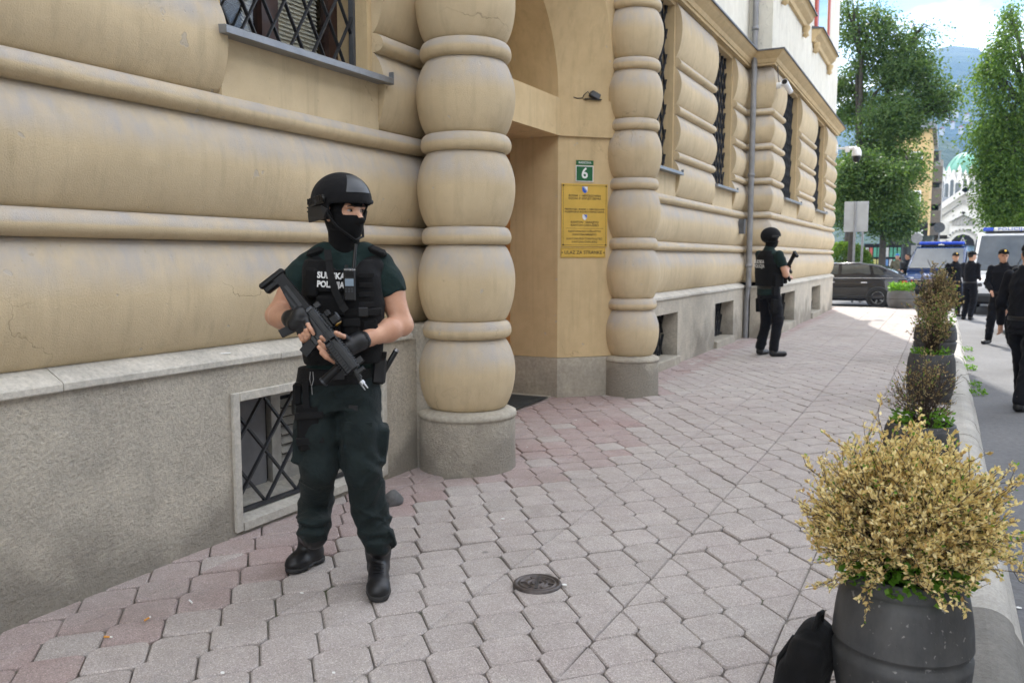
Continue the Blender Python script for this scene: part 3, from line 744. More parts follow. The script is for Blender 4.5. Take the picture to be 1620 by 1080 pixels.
# upper windows of the bay, with hooded sills on corbels
def upper_window(y0, y1):
    g = grp('upper_window'); x = -2.95
    pr = [(0, 6.42), (0.06, 6.42), (0.08, 6.50), (0.17, 6.58), (0.20, 6.66), (0.24, 6.68), (0.24, 6.70)]
    m = MB(); n = len(pr); v = [(x+o, y, z) for y in (y0, y1) for o, z in pr]+[(x, y, z) for y in (y0, y1) for o, z in pr]
    m.add(v, [(i, n+i, n+i+1, i+1) for i in range(n-1)]); m.add(v, [tuple(range(n))+(2*n+n-1,), (tuple(range(n, 2*n))+(3*n+n-1,))[::-1]]); part(m, 'hood', M_PLS, g)
    m = MB(); m.add([(x, y0-0.02, 6.76), (x+0.27, y0-0.02, 6.70), (x+0.27, y1+0.02, 6.70), (x, y1+0.02, 6.76), (x+0.27, y0-0.02, 6.675), (x+0.27, y1+0.02, 6.675), (x, y0-0.02, 6.70), (x, y1+0.02, 6.70)], [(0, 1, 2, 3), (1, 4, 5, 2), (0, 6, 4, 1), (3, 2, 5, 7)]); part(m, 'hood_flashing', M_ZINCD, g)
    for yc in (y0+0.25, y1-0.25):
        m = MB(); m.lathe([(0.0, -0.02), (0.07, 0.03), (0.05, 0.10), (0.09, 0.17), (0.09, 0.23)], (x+0.07, yc, 6.2), 12); part(m, 'corbel', M_PLS, g)
    for a, b in ((y0+0.35, y0+0.60), (y1-0.60, y1-0.35)):
        m = MB(); m.b2(x, x+0.06, a, b, 6.78, 9.3, 0.01); part(m, 'red_jamb', M_RED, g)
    m = MB(); m.b2(x-0.01, x+0.03, y0+0.6, y1-0.6, 6.78, 9.3); part(m, 'surround', M_PLS, g)
    m = MB(); m.b2(x+0.02, x+0.036, y0+0.8, y1-0.8, 6.95, 9.2); part(m, 'pane', M_GLASSD, g)
upper_window(16.75, 19.9); upper_window(21.0, 24.1)
# side street face: one hood seen end on
m = MB(); m.b2(-4.2, -3.1, YR1-0.05, YR1+0.22, 5.75, 5.95); m.b2(-4.2, -3.1, YR1-0.05, YR1+0.28, 5.95, 6.0); part(m, 'side_hood', M_PLS)
# rain pipe in the corner
m = MB(); m.tube([(-3.235, 16.09, 17), (-3.235, 16.09, 0.95)], 0.052, 14); 
for z in (1.35, 3.0, 5.6): m.lathe([(0.052, -0.03), (0.066, -0.03), (0.066, 0.03), (0.052, 0.03)], (-3.235, 16.09, z), 14)
m.tube([(-3.235, 16.09, 1.0), (-3.27, 16.12, 0.7), (-3.27, 16.12, 0.0)], 0.045, 10); part(m, 'rain_pipe', M_PIPE)
m = MB(); m.b2(-3.33, -3.226, 15.55, 15.66, 1.92, 2.18); part(m, 'wall_vent', M_ZINCD)
# ------------------------------------------------------------------ organic surfaces: smooth unions on a grid, skinned with surface nets
class SDF:
    def __init__(s, k=0.02): s.ops = []; s.k = k
    def _add(s, fn, lo, hi, k, mode): s.ops.append((fn, np.array(lo, float), np.array(hi, float), s.k if k is None else k, mode)); return s
    def cone(s, p0, p1, r0, r1=None, k=None, flat=None, mode='u'):
        """round cone; flat = (direction, factor<1): thinner along that direction"""
        p0 = np.array(p0, float); p1 = np.array(p1, float); r1 = r0 if r1 is None else r1; d = p1-p0; L2 = max(d @ d, 1e-9)
        fd = None
        if flat is not None: fd = np.array(flat[0], float); fd /= np.linalg.norm(fd); ff = flat[1]
        def fn(X, Y, Z):
            ax, ay, az = X-p0[0], Y-p0[1], Z-p0[2]
            t = np.clip((ax*d[0]+ay*d[1]+az*d[2])/L2, 0, 1)
            ax = ax-t*d[0]; ay = ay-t*d[1]; az = az-t*d[2]
            if fd is not None:
                q = (ax*fd[0]+ay*fd[1]+az*fd[2])*(1/ff-1); ax = ax+q*fd[0]; ay = ay+q*fd[1]; az = az+q*fd[2]
                return (np.sqrt(ax*ax+ay*ay+az*az)-(r0+(r1-r0)*t))*(0.5+0.5*ff)
            return np.sqrt(ax*ax+ay*ay+az*az)-(r0+(r1-r0)*t)
        r = max(r0, r1); return s._add(fn, np.minimum(p0, p1)-r, np.maximum(p0, p1)+r, k, mode)
    def chain(s, pts, rs, k=None, flat=None, mode='u'):
        for i in range(len(pts)-1): s.cone(pts[i], pts[i+1], rs[i], rs[i+1], k, flat, mode)
        return s
    def ell(s, c, r, rot=None, k=None, mode='u'):
        c = np.array(c, float); r = np.array(r, float); M_ = np.eye(3) if rot is None else np.array(rot)
        def fn(X, Y, Z):
            a, b, e = X-c[0], Y-c[1], Z-c[2]
            x = M_[0, 0]*a+M_[1, 0]*b+M_[2, 0]*e; y = M_[0, 1]*a+M_[1, 1]*b+M_[2, 1]*e; z = M_[0, 2]*a+M_[1, 2]*b+M_[2, 2]*e
            k0 = np.sqrt((x/r[0])**2+(y/r[1])**2+(z/r[2])**2); k1 = np.sqrt((x/r[0]**2)**2+(y/r[1]**2)**2+(z/r[2]**2)**2)
            return k0*(k0-1)/np.maximum(k1, 1e-6)
        q = max(r) if rot is not None else r
        return s._add(fn, c-q, c+q, k, mode)
    def box(s, c, h, rot=None, rd=0.01, k=None, mode='u'):
        c = np.array(c, float); h = np.array(h, float)-rd; M_ = np.eye(3) if rot is None else np.array(rot)
        def fn(X, Y, Z):
            a, b, e = X-c[0], Y-c[1], Z-c[2]
            x = np.abs(M_[0, 0]*a+M_[1, 0]*b+M_[2, 0]*e)-h[0]; y = np.abs(M_[0, 1]*a+M_[1, 1]*b+M_[2, 1]*e)-h[1]; z = np.abs(M_[0, 2]*a+M_[1, 2]*b+M_[2, 2]*e)-h[2]
            return np.sqrt(np.maximum(x, 0)**2+np.maximum(y, 0)**2+np.maximum(z, 0)**2)+np.minimum(np.maximum(x, np.maximum(y, z)), 0)-rd
        q = np.linalg.norm(h+rd) if rot is not None else h+rd
        return s._add(fn, c-q, c+q, k, mode)
    def stack(s, secs, k=None, mode='u', power=2.0):
        """secs: (z, cx, cy, rx, ry) from low to high: lofted ellipses / superellipses"""
        a = np.array(secs, float); z = a[:, 0]
        def fn(X, Y, Z):
            cx = np.interp(Z, z, a[:, 1]); cy = np.interp(Z, z, a[:, 2]); rx = np.interp(Z, z, a[:, 3]); ry = np.interp(Z, z, a[:, 4])
            q = (np.abs((X-cx)/rx)**power+np.abs((Y-cy)/ry)**power)**(1/power)
            d = (q-1)*np.minimum(rx, ry); dz = np.maximum(z[0]-Z, Z-z[-1])
            return np.maximum(d, dz)
        rx = a[:, 3].max(); ry = a[:, 4].max()
        return s._add(fn, (a[:, 1].min()-rx, a[:, 2].min()-ry, z[0]), (a[:, 1].max()+rx, a[:, 2].max()+ry, z[-1]), k, mode)
    def mesh(s, name, h, disp=None, pad=0.03):
        lo = np.min([o[1] for o in s.ops if o[4] == 'u'], axis=0)-pad; hi = np.max([o[2] for o in s.ops if o[4] == 'u'], axis=0)+pad
        n = np.ceil((hi-lo)/h).astype(int)+1
        ax = [(lo[i]+h*np.arange(n[i])).astype(np.float32) for i in range(3)]
        V = np.full(n, 0.5, np.float32)
        for fn, a, b, k, mode in s.ops:
            m = k+2*h+0.004
            i0 = np.clip(np.floor((a-m-lo)/h).astype(int), 0, n); i1 = np.clip(np.ceil((b+m-lo)/h).astype(int)+1, 0, n)
            if np.any(i1 <= i0): continue
            sl_ = tuple(slice(i0[j], i1[j]) for j in range(3))
            d = fn(ax[0][sl_[0]][:, None, None], ax[1][sl_[1]][None, :, None], ax[2][sl_[2]][None, None, :]).astype(np.float32)
            c = V[sl_]
            if mode == 'u': hh = np.maximum(k-np.abs(c-d), 0)/max(k, 1e-6); V[sl_] = np.minimum(c, d)-hh*hh*k*0.25
            else: hh = np.maximum(k-np.abs(c+d), 0)/max(k, 1e-6); V[sl_] = np.maximum(c, -d)+hh*hh*k*0.25
        if disp is not None:
            near = np.abs(V) < 4*h+0.02; I = np.nonzero(near)
            V[I] += disp(ax[0][I[0]], ax[1][I[1]], ax[2][I[2]]).astype(np.float32)
        ins = V < 0
        cnt = np.zeros(n-1, np.int8)
        for dx in (0, 1):
            for dy in (0, 1):
                for dz in (0, 1): cnt += ins[dx:n[0]-1+dx, dy:n[1]-1+dy, dz:n[2]-1+dz]
        act = np.nonzero((cnt > 0) & (cnt < 8)); N = len(act[0]); idx = np.full(n-1, -1, np.int32); idx[act] = np.arange(N)
        cor = [(a, b, c) for a in (0, 1) for b in (0, 1) for c in (0, 1)]
        vals = [V[act[0]+a, act[1]+b, act[2]+c] for a, b, c in cor]
        P = np.zeros((N, 3), np.float32); W_ = np.zeros(N, np.float32)
        for i in range(8):
            for j in range(i+1, 8):
                df = [cor[j][q]-cor[i][q] for q in range(3)]
                if sum(map(abs, df)) != 1: continue
                mk = (vals[i] < 0) != (vals[j] < 0)
                t = np.where(mk, vals[i]/np.where(mk, vals[i]-vals[j], 1), 0)
                for q in range(3): P[:, q] += np.where(mk, cor[i][q]+df[q]*t, 0)
                W_ += mk
        P /= W_[:, None]; P = (P+np.stack(act, 1))*h+lo
        F = []
        for axx in range(3):
            a1, a2 = (axx+1) % 3, (axx+2) % 3
            sA = [slice(None)]*3; sB = [slice(None)]*3; sA[axx] = slice(0, n[axx]-1); sB[axx] = slice(1, n[axx])
            for q in (a1, a2): sA[q] = slice(1, n[q]-1); sB[q] = slice(1, n[q]-1)
            A = ins[tuple(sA)]; B = ins[tuple(sB)]; ch = np.nonzero(A != B)
            g = [ch[0].copy(), ch[1].copy(), ch[2].copy()]; fl = A[ch]
            g[a1] = g[a1]+1; g[a2] = g[a2]+1
            def cell(o1, o2):
                q = [g[0], g[1], g[2]]; q[a1] = q[a1]-o1; q[a2] = q[a2]-o2; return idx[q[0], q[1], q[2]]
            quad = np.stack([cell(1, 1), cell(0, 1), cell(0, 0), cell(1, 0)], 1); quad[~fl] = quad[~fl][:, ::-1]; F.append(quad)
        F = np.concatenate(F); F = F[(F >= 0).all(1)]
        me = bpy.data.meshes.new(name); me.vertices.add(N); me.vertices.foreach_set('co', P.astype(np.float32).ravel())
        me.loops.add(len(F)*4); me.loops.foreach_set('vertex_index', F.astype(np.int32).ravel())
        me.polygons.add(len(F)); me.polygons.foreach_set('loop_start', np.arange(0, len(F)*4, 4, dtype=np.int32)); me.polygons.foreach_set('loop_total', np.full(len(F), 4, np.int32))
        me.polygons.foreach_set('use_smooth', np.ones(len(F), bool)); me.update(); me.validate()
        return me
    def build(s, name, h, mat, parent, disp=None):
        me = s.mesh(name, h, disp); me.materials.append(mat); return mesh_obj(name, me, None, parent)
def folds(amp, sx, sz, seed=0, dirn=(0.3, 0.2, 1.0)):
    def fn(x, y, z):
        a = 1.7*seed
        q = np.sin(x*sx+a+1.3*np.sin(z*sz*0.4+a))+np.sin(y*sx*0.9+2*a+1.1*np.sin(z*sz*0.55))
        w = np.sin(z*sz+dirn[0]*40*x+dirn[1]*40*y+1.6*q+a)
        w2 = np.sin(z*sz*2.1-dirn[0]*60*x+dirn[1]*30*y+1.2*q+2.2*a)
        env = 0.55+0.45*np.sin(x*13+y*17+z*7+a)
        return -amp*env*(0.7*w+0.3*w2)
    return fn
def creases(amp, freq, seed=0, d=(0.5, 0.3, 1.0)):
    d = np.array(d)/np.linalg.norm(d)
    def fn(x, y, z):
        a = 2.3*seed; wx = 0.035*np.sin(z*11+a)+0.02*np.sin(z*27+x*15+2*a); wy = 0.03*np.sin(z*9+2*a)+0.02*np.sin(x*23+y*19+a)
        ph = ((x+wx)*d[0]+(y+wy)*d[1]+z*d[2])*freq+a; r = 1-np.abs(np.sin(ph+0.8*np.sin(x*21+a)+0.7*np.sin(y*25-a)))
        env = np.clip(0.35+0.65*np.sin(x*9+a)*np.sin(z*8+y*11+a), 0, 1)
        return -amp*env*r**2
    return fn
def rotm(axis, deg): return Matrix.Rotation(R(deg), 3, axis)
def lerp(a, b, t): return tuple(a[i]+(b[i]-a[i])*t for i in range(3))
def basis_from(u, ref):
    u = Vector(u).normalized(); r = Vector(ref); r = (r-u*r.dot(u)).normalized(); return u, r, u.cross(r)

# people's materials
def mk_cloth(name, col, rough=0.9, weave=700, var=0.25, sheen=0.03, bd=0.0015):
    m, t, b = newmat(name); v = tco(t)
    n1 = noise(t, 9, 5, 0.6, vec=v); lk(t, ramp(t, n1, [(0.3, tuple(c*(1-var) for c in col)), (0.7, tuple(c*(1+var) for c in col))]), b.inputs['Base Color'])
    b.inputs['Roughness'].default_value = rough; b.inputs['Sheen Weight'].default_value = sheen; b.inputs['Specular IOR Level'].default_value = 0.25
    h = mth(t, 'ADD', mth(t, 'MULTIPLY', noise(t, 38, 4, 0.55, vec=v), 2.2), mth(t, 'MULTIPLY', noise(t, weave, 2, vec=v), 0.5)); bump(t, b, h, 0.5, bd*2.2)
    return m
M_SKIN, _t, _b = newmat('skin')
_v = tco(_t); lk(_t, mixc(_t, ramp(_t, noise(_t, 14, 4, vec=_v), [(0.35, 0.0), (0.7, 1.0)]), (0.47, 0.245, 0.155), (0.58, 0.33, 0.22)), _b.inputs['Base Color'])
_b.inputs['Roughness'].default_value = 0.48; _b.inputs['Subsurface Weight'].default_value = 0.12; _b.inputs['Subsurface Radius'].default_value = (0.012, 0.005, 0.003); _b.inputs['Subsurface Scale'].default_value = 0.6
bump(_t, _b, mth(_t, 'ADD', noise(_t, 260, 3, vec=_v), mth(_t, 'MULTIPLY', noise(_t, 30, 4, vec=_v), 1.6)), 0.35, 0.0022)
M_TEE = mk_cloth('dark_green_tee', (0.009, 0.022, 0.0205), bd=0.003)
M_TROU = mk_cloth('dark_green_trousers', (0.0075, 0.0140, 0.0142), 0.75, bd=0.004)
M_VEST = mk_cloth('black_vest', (0.0035, 0.0035, 0.004), 0.85, var=0.3)
M_WEB = mk_cloth('black_webbing', (0.006, 0.006, 0.0065), 0.8, weave=900)
M_MASK = mk_cloth('black_knit', (0.0035, 0.0035, 0.004), 0.95, weave=500)
M_NAVY = mk_cloth('navy_uniform', (0.0055, 0.006, 0.009), 0.9, var=0.2)
M_BOOT = simple('boot_leather', (0.006, 0.006, 0.007), 0.48, var=0.3, nscale=25, bmp=0.3, bscale=120, bdist=0.002)
M_SOLE = simple('boot_sole', (0.018, 0.018, 0.018), 0.75, var=0.3)
M_GUN = simple('gun_metal', (0.004, 0.0045, 0.0055), 0.34, var=0.35, nscale=30, spec=0.35)
M_GUNP = simple('gun_polymer', (0.0035, 0.0035, 0.004), 0.48, var=0.3, nscale=30, spec=0.3)
M_STEEL = simple('bare_steel', (0.38, 0.38, 0.39), 0.3, metal=0.9, var=0.15)
M_GLOVE = simple('glove_black', (0.006, 0.006, 0.007), 0.5, var=0.3, nscale=40, bmp=0.3, bscale=160)
M_HELM = mk_cloth('helmet_cover', (0.0045, 0.0045, 0.0055), 0.85, weave=420, var=0.3)
M_HELMS = simple('helmet_shell', (0.011, 0.0115, 0.013), 0.55, var=0.25, nscale=10)
M_PATCH = simple('helmet_patch', (0.032, 0.036, 0.042), 0.4, var=0.1)
M_PRINT = simple('white_print', (0.66, 0.66, 0.65), 0.7, var=0.2, nscale=60)
M_LCD = simple('grey_screen', (0.20, 0.26, 0.32), 0.25, var=0.05)
M_AMBER = simple('amber_lens', (0.35, 0.20, 0.03), 0.12, var=0.3)
M_EYEW = simple('eye_white', (0.40, 0.36, 0.33), 0.25, var=0.05)
M_EYED = simple('eye_dark', (0.015, 0.009, 0.006), 0.12)
M_HAIR = simple('hair_dark', (0.016, 0.011, 0.008), 0.7, var=0.3, nscale=80)
# ------------------------------------------------------------------ officer in front, masked, rifle held across the body
class Frame:
    """local frame of a standing figure: x to the viewer's right, y away from the camera, z up"""
    def __init__(s, gx, gy, z0=0.0):
        s.G = Vector((gx, gy, z0)); f = Vector((gx, gy, 0)).normalized(); s.f = f; s.r = Vector((f.y, -f.x, 0)); s.th = math.atan2(s.r.y, s.r.x)
    def S(s, px, py, dy=0.0):
        d = Vector(ray(px, py)); t = (dy+s.G.x*s.f.x+s.G.y*s.f.y)/(d.x*s.f.x+d.y*s.f.y); p = Vector((0, 0, CAM_H))+d*t-s.G
        return Vector((p.x*s.r.x+p.y*s.r.y, dy, p.z))
    def gnd(s, px, py, z=0.0):
        p = onz(px, py, s.G.z+z)-s.G; return Vector((p.dot(s.r), p.dot(s.f), z))
FR = Frame(-2.42, 3.01); S = FR.S
off1 = empty('person', FR.G, FR.th)
tag(off1, 'masked officer in green T-shirt and black vest holding a rifle by the near cellar window', 'person')
J = dict(pel=S(532, 600), hipR=S(499, 622, 0.0), hipL=S(566, 622, 0.0), kneR=S(505, 740, -0.045), kneL=S(573, 738, -0.06),
         shR=S(490, 421, 0.03), shL=S(601, 419, 0.03), elR=S(437, 499, 0.04), elL=S(637, 514, -0.015), wrR=S(463, 505, -0.185), wrL=S(566, 541, -0.185),
         nek=S(545, 402, 0.02), hed=S(543, 338, 0.0))
heelR, toeR = FR.gnd(508, 884), FR.gnd(456, 908); heelL, toeL = FR.gnd(599, 907), FR.gnd(599, 953)
def foot_pts(h, t):
    d = (t-h).normalized(); return h+d*0.055, d
ankR = foot_pts(heelR, toeR)[0]+Vector((0, 0, 0.10)); ankL = foot_pts(heelL, toeL)[0]+Vector((0, 0, 0.10))
HY = 40                                     # head turned to the viewer's right
HR = rotm('Z', HY)                          # head frame: face towards -y before turning
def H(x, y, z): return J['hed']+HR @ Vector((x, y, z))
# ---- body, one continuous skin
b = SDF(0.022)
b.ell(J['hed']+Vector((0, 0, 0.02)), (0.074, 0.093, 0.108), HR); b.ell(H(0, -0.035, -0.045), (0.056, 0.058, 0.070), HR)
b.cone(H(0, -0.088, 0.012), H(0, -0.113, -0.026), 0.008, 0.014, 0.012)           # nose
b.cone(H(-0.045, -0.078, 0.028), H(0.045, -0.078, 0.028), 0.011, 0.011, 0.02)    # brow
for sx in (-1, 1):
    b.cone(H(sx*0.040, -0.062, -0.022), H(sx*0.046, -0.035, -0.02), 0.014, 0.014, 0.02)
    b.ell(H(sx*0.033, -0.086, 0.012), (0.016, 0.010, 0.008), HR, 0.006, 's')          # eye sockets
    b.cone(H(sx*0.077, 0.0, 0.02), H(sx*0.077, 0.008, -0.03), 0.009, 0.008, 0.01)
b.cone(J['nek']+Vector((0, 0.01, -0.06)), J['hed']+Vector((0, 0.015, -0.05)), 0.062, 0.055, 0.03)
cx = S(541, 480).x
b.stack([(0.86, S(532, 600).x, 0, 0.155, 0.105), (1.02, S(538, 600).x, 0, 0.140, 0.095), (1.22, cx, 0, 0.150, 0.100), (1.38, cx, 0.01, 0.165, 0.105), (1.49, cx, 0.015, 0.11, 0.07)], 0.04)
b.chain([J['shR'], lerp(J['shR'], J['elR'], 0.5), J['elR']], [0.056, 0.057, 0.045], 0.03)
b.chain([J['shL'], lerp(J['shL'], J['elL'], 0.45), J['elL']], [0.056, 0.060, 0.046], 0.03)
def forearm(e, w):
    m_ = lerp(e, w, 0.33); b.chain([e, m_, w], [0.043, 0.049, 0.033], 0.025)
forearm(J['elR'], J['wrR']); forearm(J['elL'], J['wrL'])
b.chain([J['hipR'], J['kneR'], ankR], [0.075, 0.052, 0.042], 0.03); b.chain([J['hipL'], J['kneL'], ankL], [0.075, 0.052, 0.042], 0.03)
for a_, (h_, t_) in ((ankR, (heelR, toeR)), (ankL, (heelL, toeL))):
    d = (t_-h_).normalized(); b.cone(a_, h_+d*0.03+Vector((0, 0, 0.045)), 0.038, 0.034); b.cone(h_+d*0.05+Vector((0, 0, 0.05)), t_-d*0.04+Vector((0, 0, 0.035)), 0.036, 0.028)
# hands
pR = S(477, 507, -0.225); b.cone(J['wrR'], pR, 0.032, 0.034, 0.02, ((0, 1, 0), 0.7)) 
fgR = [[(483, 504, -.245), (487, 513, -.268), (492, 521, -.275), (496, 528, -.272)], [(480, 513, -.24), (484, 523, -.265), (488, 530, -.262), (489, 534, -.25)],
       [(477, 518, -.235), (480, 528, -.258), (484, 535, -.255), (485, 539, -.24)], [(473, 521, -.228), (475, 530, -.248), (478, 537, -.245), (480, 540, -.232)]]
for ch in fgR: b.chain([S(*q) for q in ch], [0.0105, 0.0095, 0.0088, 0.0078], 0.004)
b.chain([S(474, 498, -.215), S(483, 494, -.225), S(491, 500, -.222)], [0.013, 0.0105, 0.009], 0.006)
pL = S(548, 551, -0.215); b.cone(J['wrL'], pL, 0.031, 0.036, 0.02, ((0.5, 1, 0.5), 0.75))
fgL = [[(540, 550, -.225), (526, 548, -.235), (514, 539, -.262), (508, 533, -.282)], [(539, 557, -.23), (524, 556, -.242), (511, 547, -.272), (505, 540, -.288)],
       [(540, 564, -.235), (525, 565, -.248), (511, 556, -.276), (504, 549, -.288)], [(543, 570, -.238), (529, 572, -.25), (516, 565, -.275), (508, 558, -.284)]]
for ch in fgL: b.chain([S(*q) for q in ch], [0.0108, 0.0100, 0.0092, 0.0080], 0.004)
b.chain([S(553, 541, -.215), S(545, 533, -.245), S(536, 529, -.285), S(531, 526, -.30)], [0.014, 0.0115, 0.0105, 0.009], 0.006)
b.build('body', 0.0045, M_SKIN, off1)
for sx in (-1, 1):       # eyes
    m = MB(); c = H(sx*0.033, -0.0805, 0.012); m.ell(c+HR @ Vector((0, 0.006, -0.002)), (0.0115, 0.0115, 0.0062)); ey = m.build('eye', M_EYEW, off1)
    m = MB(); m.ell(c+HR @ Vector((0.004, -0.0035, -0.002)), (0.0062, 0.004, 0.0062)); m.build('iris', M_EYED, ey)
    m = MB(); m.tube([H(sx*0.016, -0.0965, 0.026), H(sx*0.033, -0.099, 0.031), H(sx*0.052, -0.086, 0.026)], [0.003, 0.0042, 0.002], 6); m.build('eyebrow', M_HAIR, off1)
# ---- balaclava
b = SDF(0.02)
b.ell(J['hed']+Vector((0, 0, 0.02)), (0.081, 0.100, 0.115), HR); b.ell(H(0, -0.035, -0.045), (0.064, 0.067, 0.078), HR)
b.cone(H(0, -0.095, -0.02), H(0, -0.118, -0.034), 0.012, 0.017, 0.02)
b.cone(J['nek']+Vector((0, 0.0, -0.02)), J['hed']+Vector((0, 0.01, -0.05)), 0.070, 0.066, 0.03)
b.box(H(-0.010, -0.105, 0.007), (0.053, 0.050, 0.0165), HR, 0.013, 0.004, 's')
b.build('balaclava', 0.005, M_MASK, off1, folds(0.0022, 24, 110, 3))
# ---- helmet
hm = empty('helmet', (0, 0, 0), 0, off1)
b = SDF(0.012); hc = H(0, 0.012, 0.055)
b.ell(hc, (0.124, 0.146, 0.125), HR); b.ell(hc-Vector((0, 0, 0.006)), (0.110, 0.132, 0.115), HR, 0.004, 's')
b.box(H(0, -0.135, -0.035), (0.2, 0.10, 0.072), HR, 0.02, 0.012, 's'); b.box(H(0, 0.0, -0.12), (0.25, 0.25, 0.09), HR, 0.01, 0.006, 's')
b.build('helmet_shell', 0.005, M_HELM, hm)
for sx in (-1, 1):
    m = MB(); rot = HR @ rotm('Z', 0)
    ear = [(-0.012, -0.02), (0.095, -0.035), (0.105, -0.005), (0.10, 0.03), (0.0, 0.035), (-0.03, 0.02)]
    ring0 = []; 
    for q, off in ((0.0, 0.0), (1.0, 0.012)):
        ring0.append([H(sx*(0.114+off-0.9*abs(yy-0.03)**2*3), yy+0.0, zz-0.005) for yy, zz in ear])
    m.loft(ring0 if sx > 0 else [r_[::-1] for r_ in ring0], smooth=False); m.build('ear_shell', M_HELMS, hm)
    m = MB(); rl = [H(sx*0.130, -0.028, 0.058), H(sx*0.132, 0.02, 0.052), H(sx*0.124, 0.080, 0.042)]
    for a_, c_ in zip(rl[:-1], rl[1:]):
        u, r_, n_ = basis_from(c_-a_, HR @ Vector((sx, 0, 0))); m.box((a_+c_)/2, ((c_-a_).length+0.004, 0.012, 0.036), Matrix((u, r_, n_)).transposed(), 0.004)
    for q in range(7):
        p_ = lerp(rl[0], rl[2], (q+0.5)/7); m.box(Vector(p_)+HR @ Vector((sx*0.009, 0, 0.004)), (0.006, 0.008, 0.026), HR)
    rail = m.build('helmet_rail', M_BLACK, hm)
    m = MB(); p_ = H(sx*0.136, -0.030, 0.056); m.cyl(p_, p_+HR @ Vector((sx*0.008, 0, 0)), 0.011, 0.010, 12); m.build('screw', M_GUN, rail)
m = MB()                                   # patch on the front
for q in range(1):
    v = []; NU, NV = 8, 6
    for i in range(NU+1):
        for j in range(NV+1):
            a_ = R(-90+(-6+60*i/NU)-30); e_ = R(14+44*j/NV); w_ = 1-0.25*(j/NV)
            a_ = R(-90)+(a_-R(-90))*w_; p_ = Vector((0.1262*math.cos(a_)*math.cos(e_), 0.1482*math.sin(a_)*math.cos(e_), 0.1272*math.sin(e_)))
            v.append(hc+HR @ p_)
    m.add(v, [(i*(NV+1)+j, (i+1)*(NV+1)+j, (i+1)*(NV+1)+j+1, i*(NV+1)+j+1) for i in range(NU) for j in range(NV)], True)
m.build('front_patch', M_PATCH, hm)
m = MB()
for dz in (0.0, 0.018): m.box(H(-0.07, 0.142, 0.01+dz), (0.012, 0.03, 0.008), HR, 0.002)
m.build('rear_clip', M_BLACK, hm)
m = MB(); m.tube([H(-0.112, -0.02, 0.0), H(-0.085, -0.055, -0.06), H(-0.02, -0.10, -0.118), H(0.06, -0.06, -0.10), H(0.10, -0.01, -0.01)], 0.006, 6); m.build('chin_strap', M_WEB, hm)
# ---- T-shirt
b = SDF(0.03)
b.stack([(0.98, cx, 0, 0.160, 0.115), (1.2, cx, 0, 0.165, 0.118), (1.38, cx, 0.01, 0.180, 0.122), (1.47, cx, 0.015, 0.15, 0.095), (1.515, cx, 0.02, 0.085, 0.072)], 0.03)
b.cone(S(510, 404, 0.02), S(580, 403, 0.02), 0.055, 0.055, 0.04)
for sh, el, t_ in ((J['shR'], J['elR'], 0.50), (J['shL'], J['elL'], 0.52)):
    b.chain([sh, lerp(sh, el, t_*0.55), lerp(sh, el, t_)], [0.064, 0.071, 0.073], 0.035)
for el, sh in ((J['elR'], J['shR']), (J['elL'], J['shL'])):      # flat hem, open sleeve
    d = (Vector(el)-Vector(sh)).normalized(); c = Vector(lerp(sh, el, 0.505)); u, r_, n_ = basis_from(d, (0, 1, 0))
    b.box(c+d*0.10, (0.10, 0.13, 0.13), Matrix((u, r_, n_)).transposed(), 0.004, 0.005, 's')
b.build('t_shirt', 0.006, M_TEE, off1, lambda x, y, z: folds(0.0028, 16, 42, 1, (0.9, 0.3, 1))(x, y, z)+creases(0.007, 36, 2, (1.0, 0.4, 0.6))(x, y, z))
# ---- vest
b = SDF(0.02)
b.stack([(1.035, S(543, 570).x, -0.005, 0.172, 0.135), (1.15, cx, -0.005, 0.182, 0.146), (1.30, cx, 0.0, 0.190, 0.152), (1.42, cx, 0.005, 0.178, 0.148), (1.485, cx, 0.012, 0.155, 0.120)], 0.02, power=2.8)
b.cone(S(498, 425, -0.02), S(512, 399, 0.02), 0.045, 0.040, 0.03); b.cone(S(594, 425, -0.02), S(580, 399, 0.02), 0.045, 0.040, 0.03)
b.cone(S(508, 400, 0.03), S(506, 430, 0.10), 0.03, 0.03, 0.03); b.cone(S(584, 400, 0.03), S(588, 430, 0.10), 0.03, 0.03, 0.03)
for q in (-1, 1): b.ell((cx+q*0.222, 0.0, 1.385), (0.052, 0.13, 0.10), None, 0.02, 's')
b.cone(S(545, 398, -0.02), S(545, 412, -0.14), 0.070, 0.062, 0.02, None, 's')
vest = b.build('vest', 0.006, M_VEST, off1, folds(0.002, 18, 50, 5))
def pbox(name, x0, y0, x1, y1, dy, th, mat, par=None, bev=0.003, tilt=0.0):
    a = S(x0, y0, dy); c = S(x1, y1, dy); m = MB(); m.box((a+c)/2, (abs(c.x-a.x), th, abs(a.z-c.z)), rotm('Y', tilt), bev); return m.build(name, mat, par or off1)
pbox('shoulder_pad', 580, 391, 612, 404, 0.02, 0.14, M_WEB, vest, 0.015, 22); pbox('shoulder_pad', 484, 393, 514, 405, 0.02, 0.14, M_WEB, vest, 0.015, -20)
for k_, yy in enumerate((432, 447, 462, 478)):        # webbing rows left and right of the panels
    pbox('webbing', 568, yy, 592, yy+7, -0.150, 0.006, M_WEB, vest, 0.001)
pbox('front_pouch', 484, 424, 503, 470, -0.138, 0.05, M_VEST, vest, 0.010)
pbox('name_panel', 503, 427, 543, 461, -0.156, 0.008, M_VEST, vest, 0.002)
pbox('front_pouch', 500, 468, 546, 500, -0.150, 0.03, M_VEST, vest, 0.008)
pbox('chest_strap', 545, 488, 604, 499, -0.138, 0.03, M_WEB, vest, 0.004); pbox('strap_buckle', 566, 486, 583, 501, -0.156, 0.012, M_BLACK, vest, 0.004)
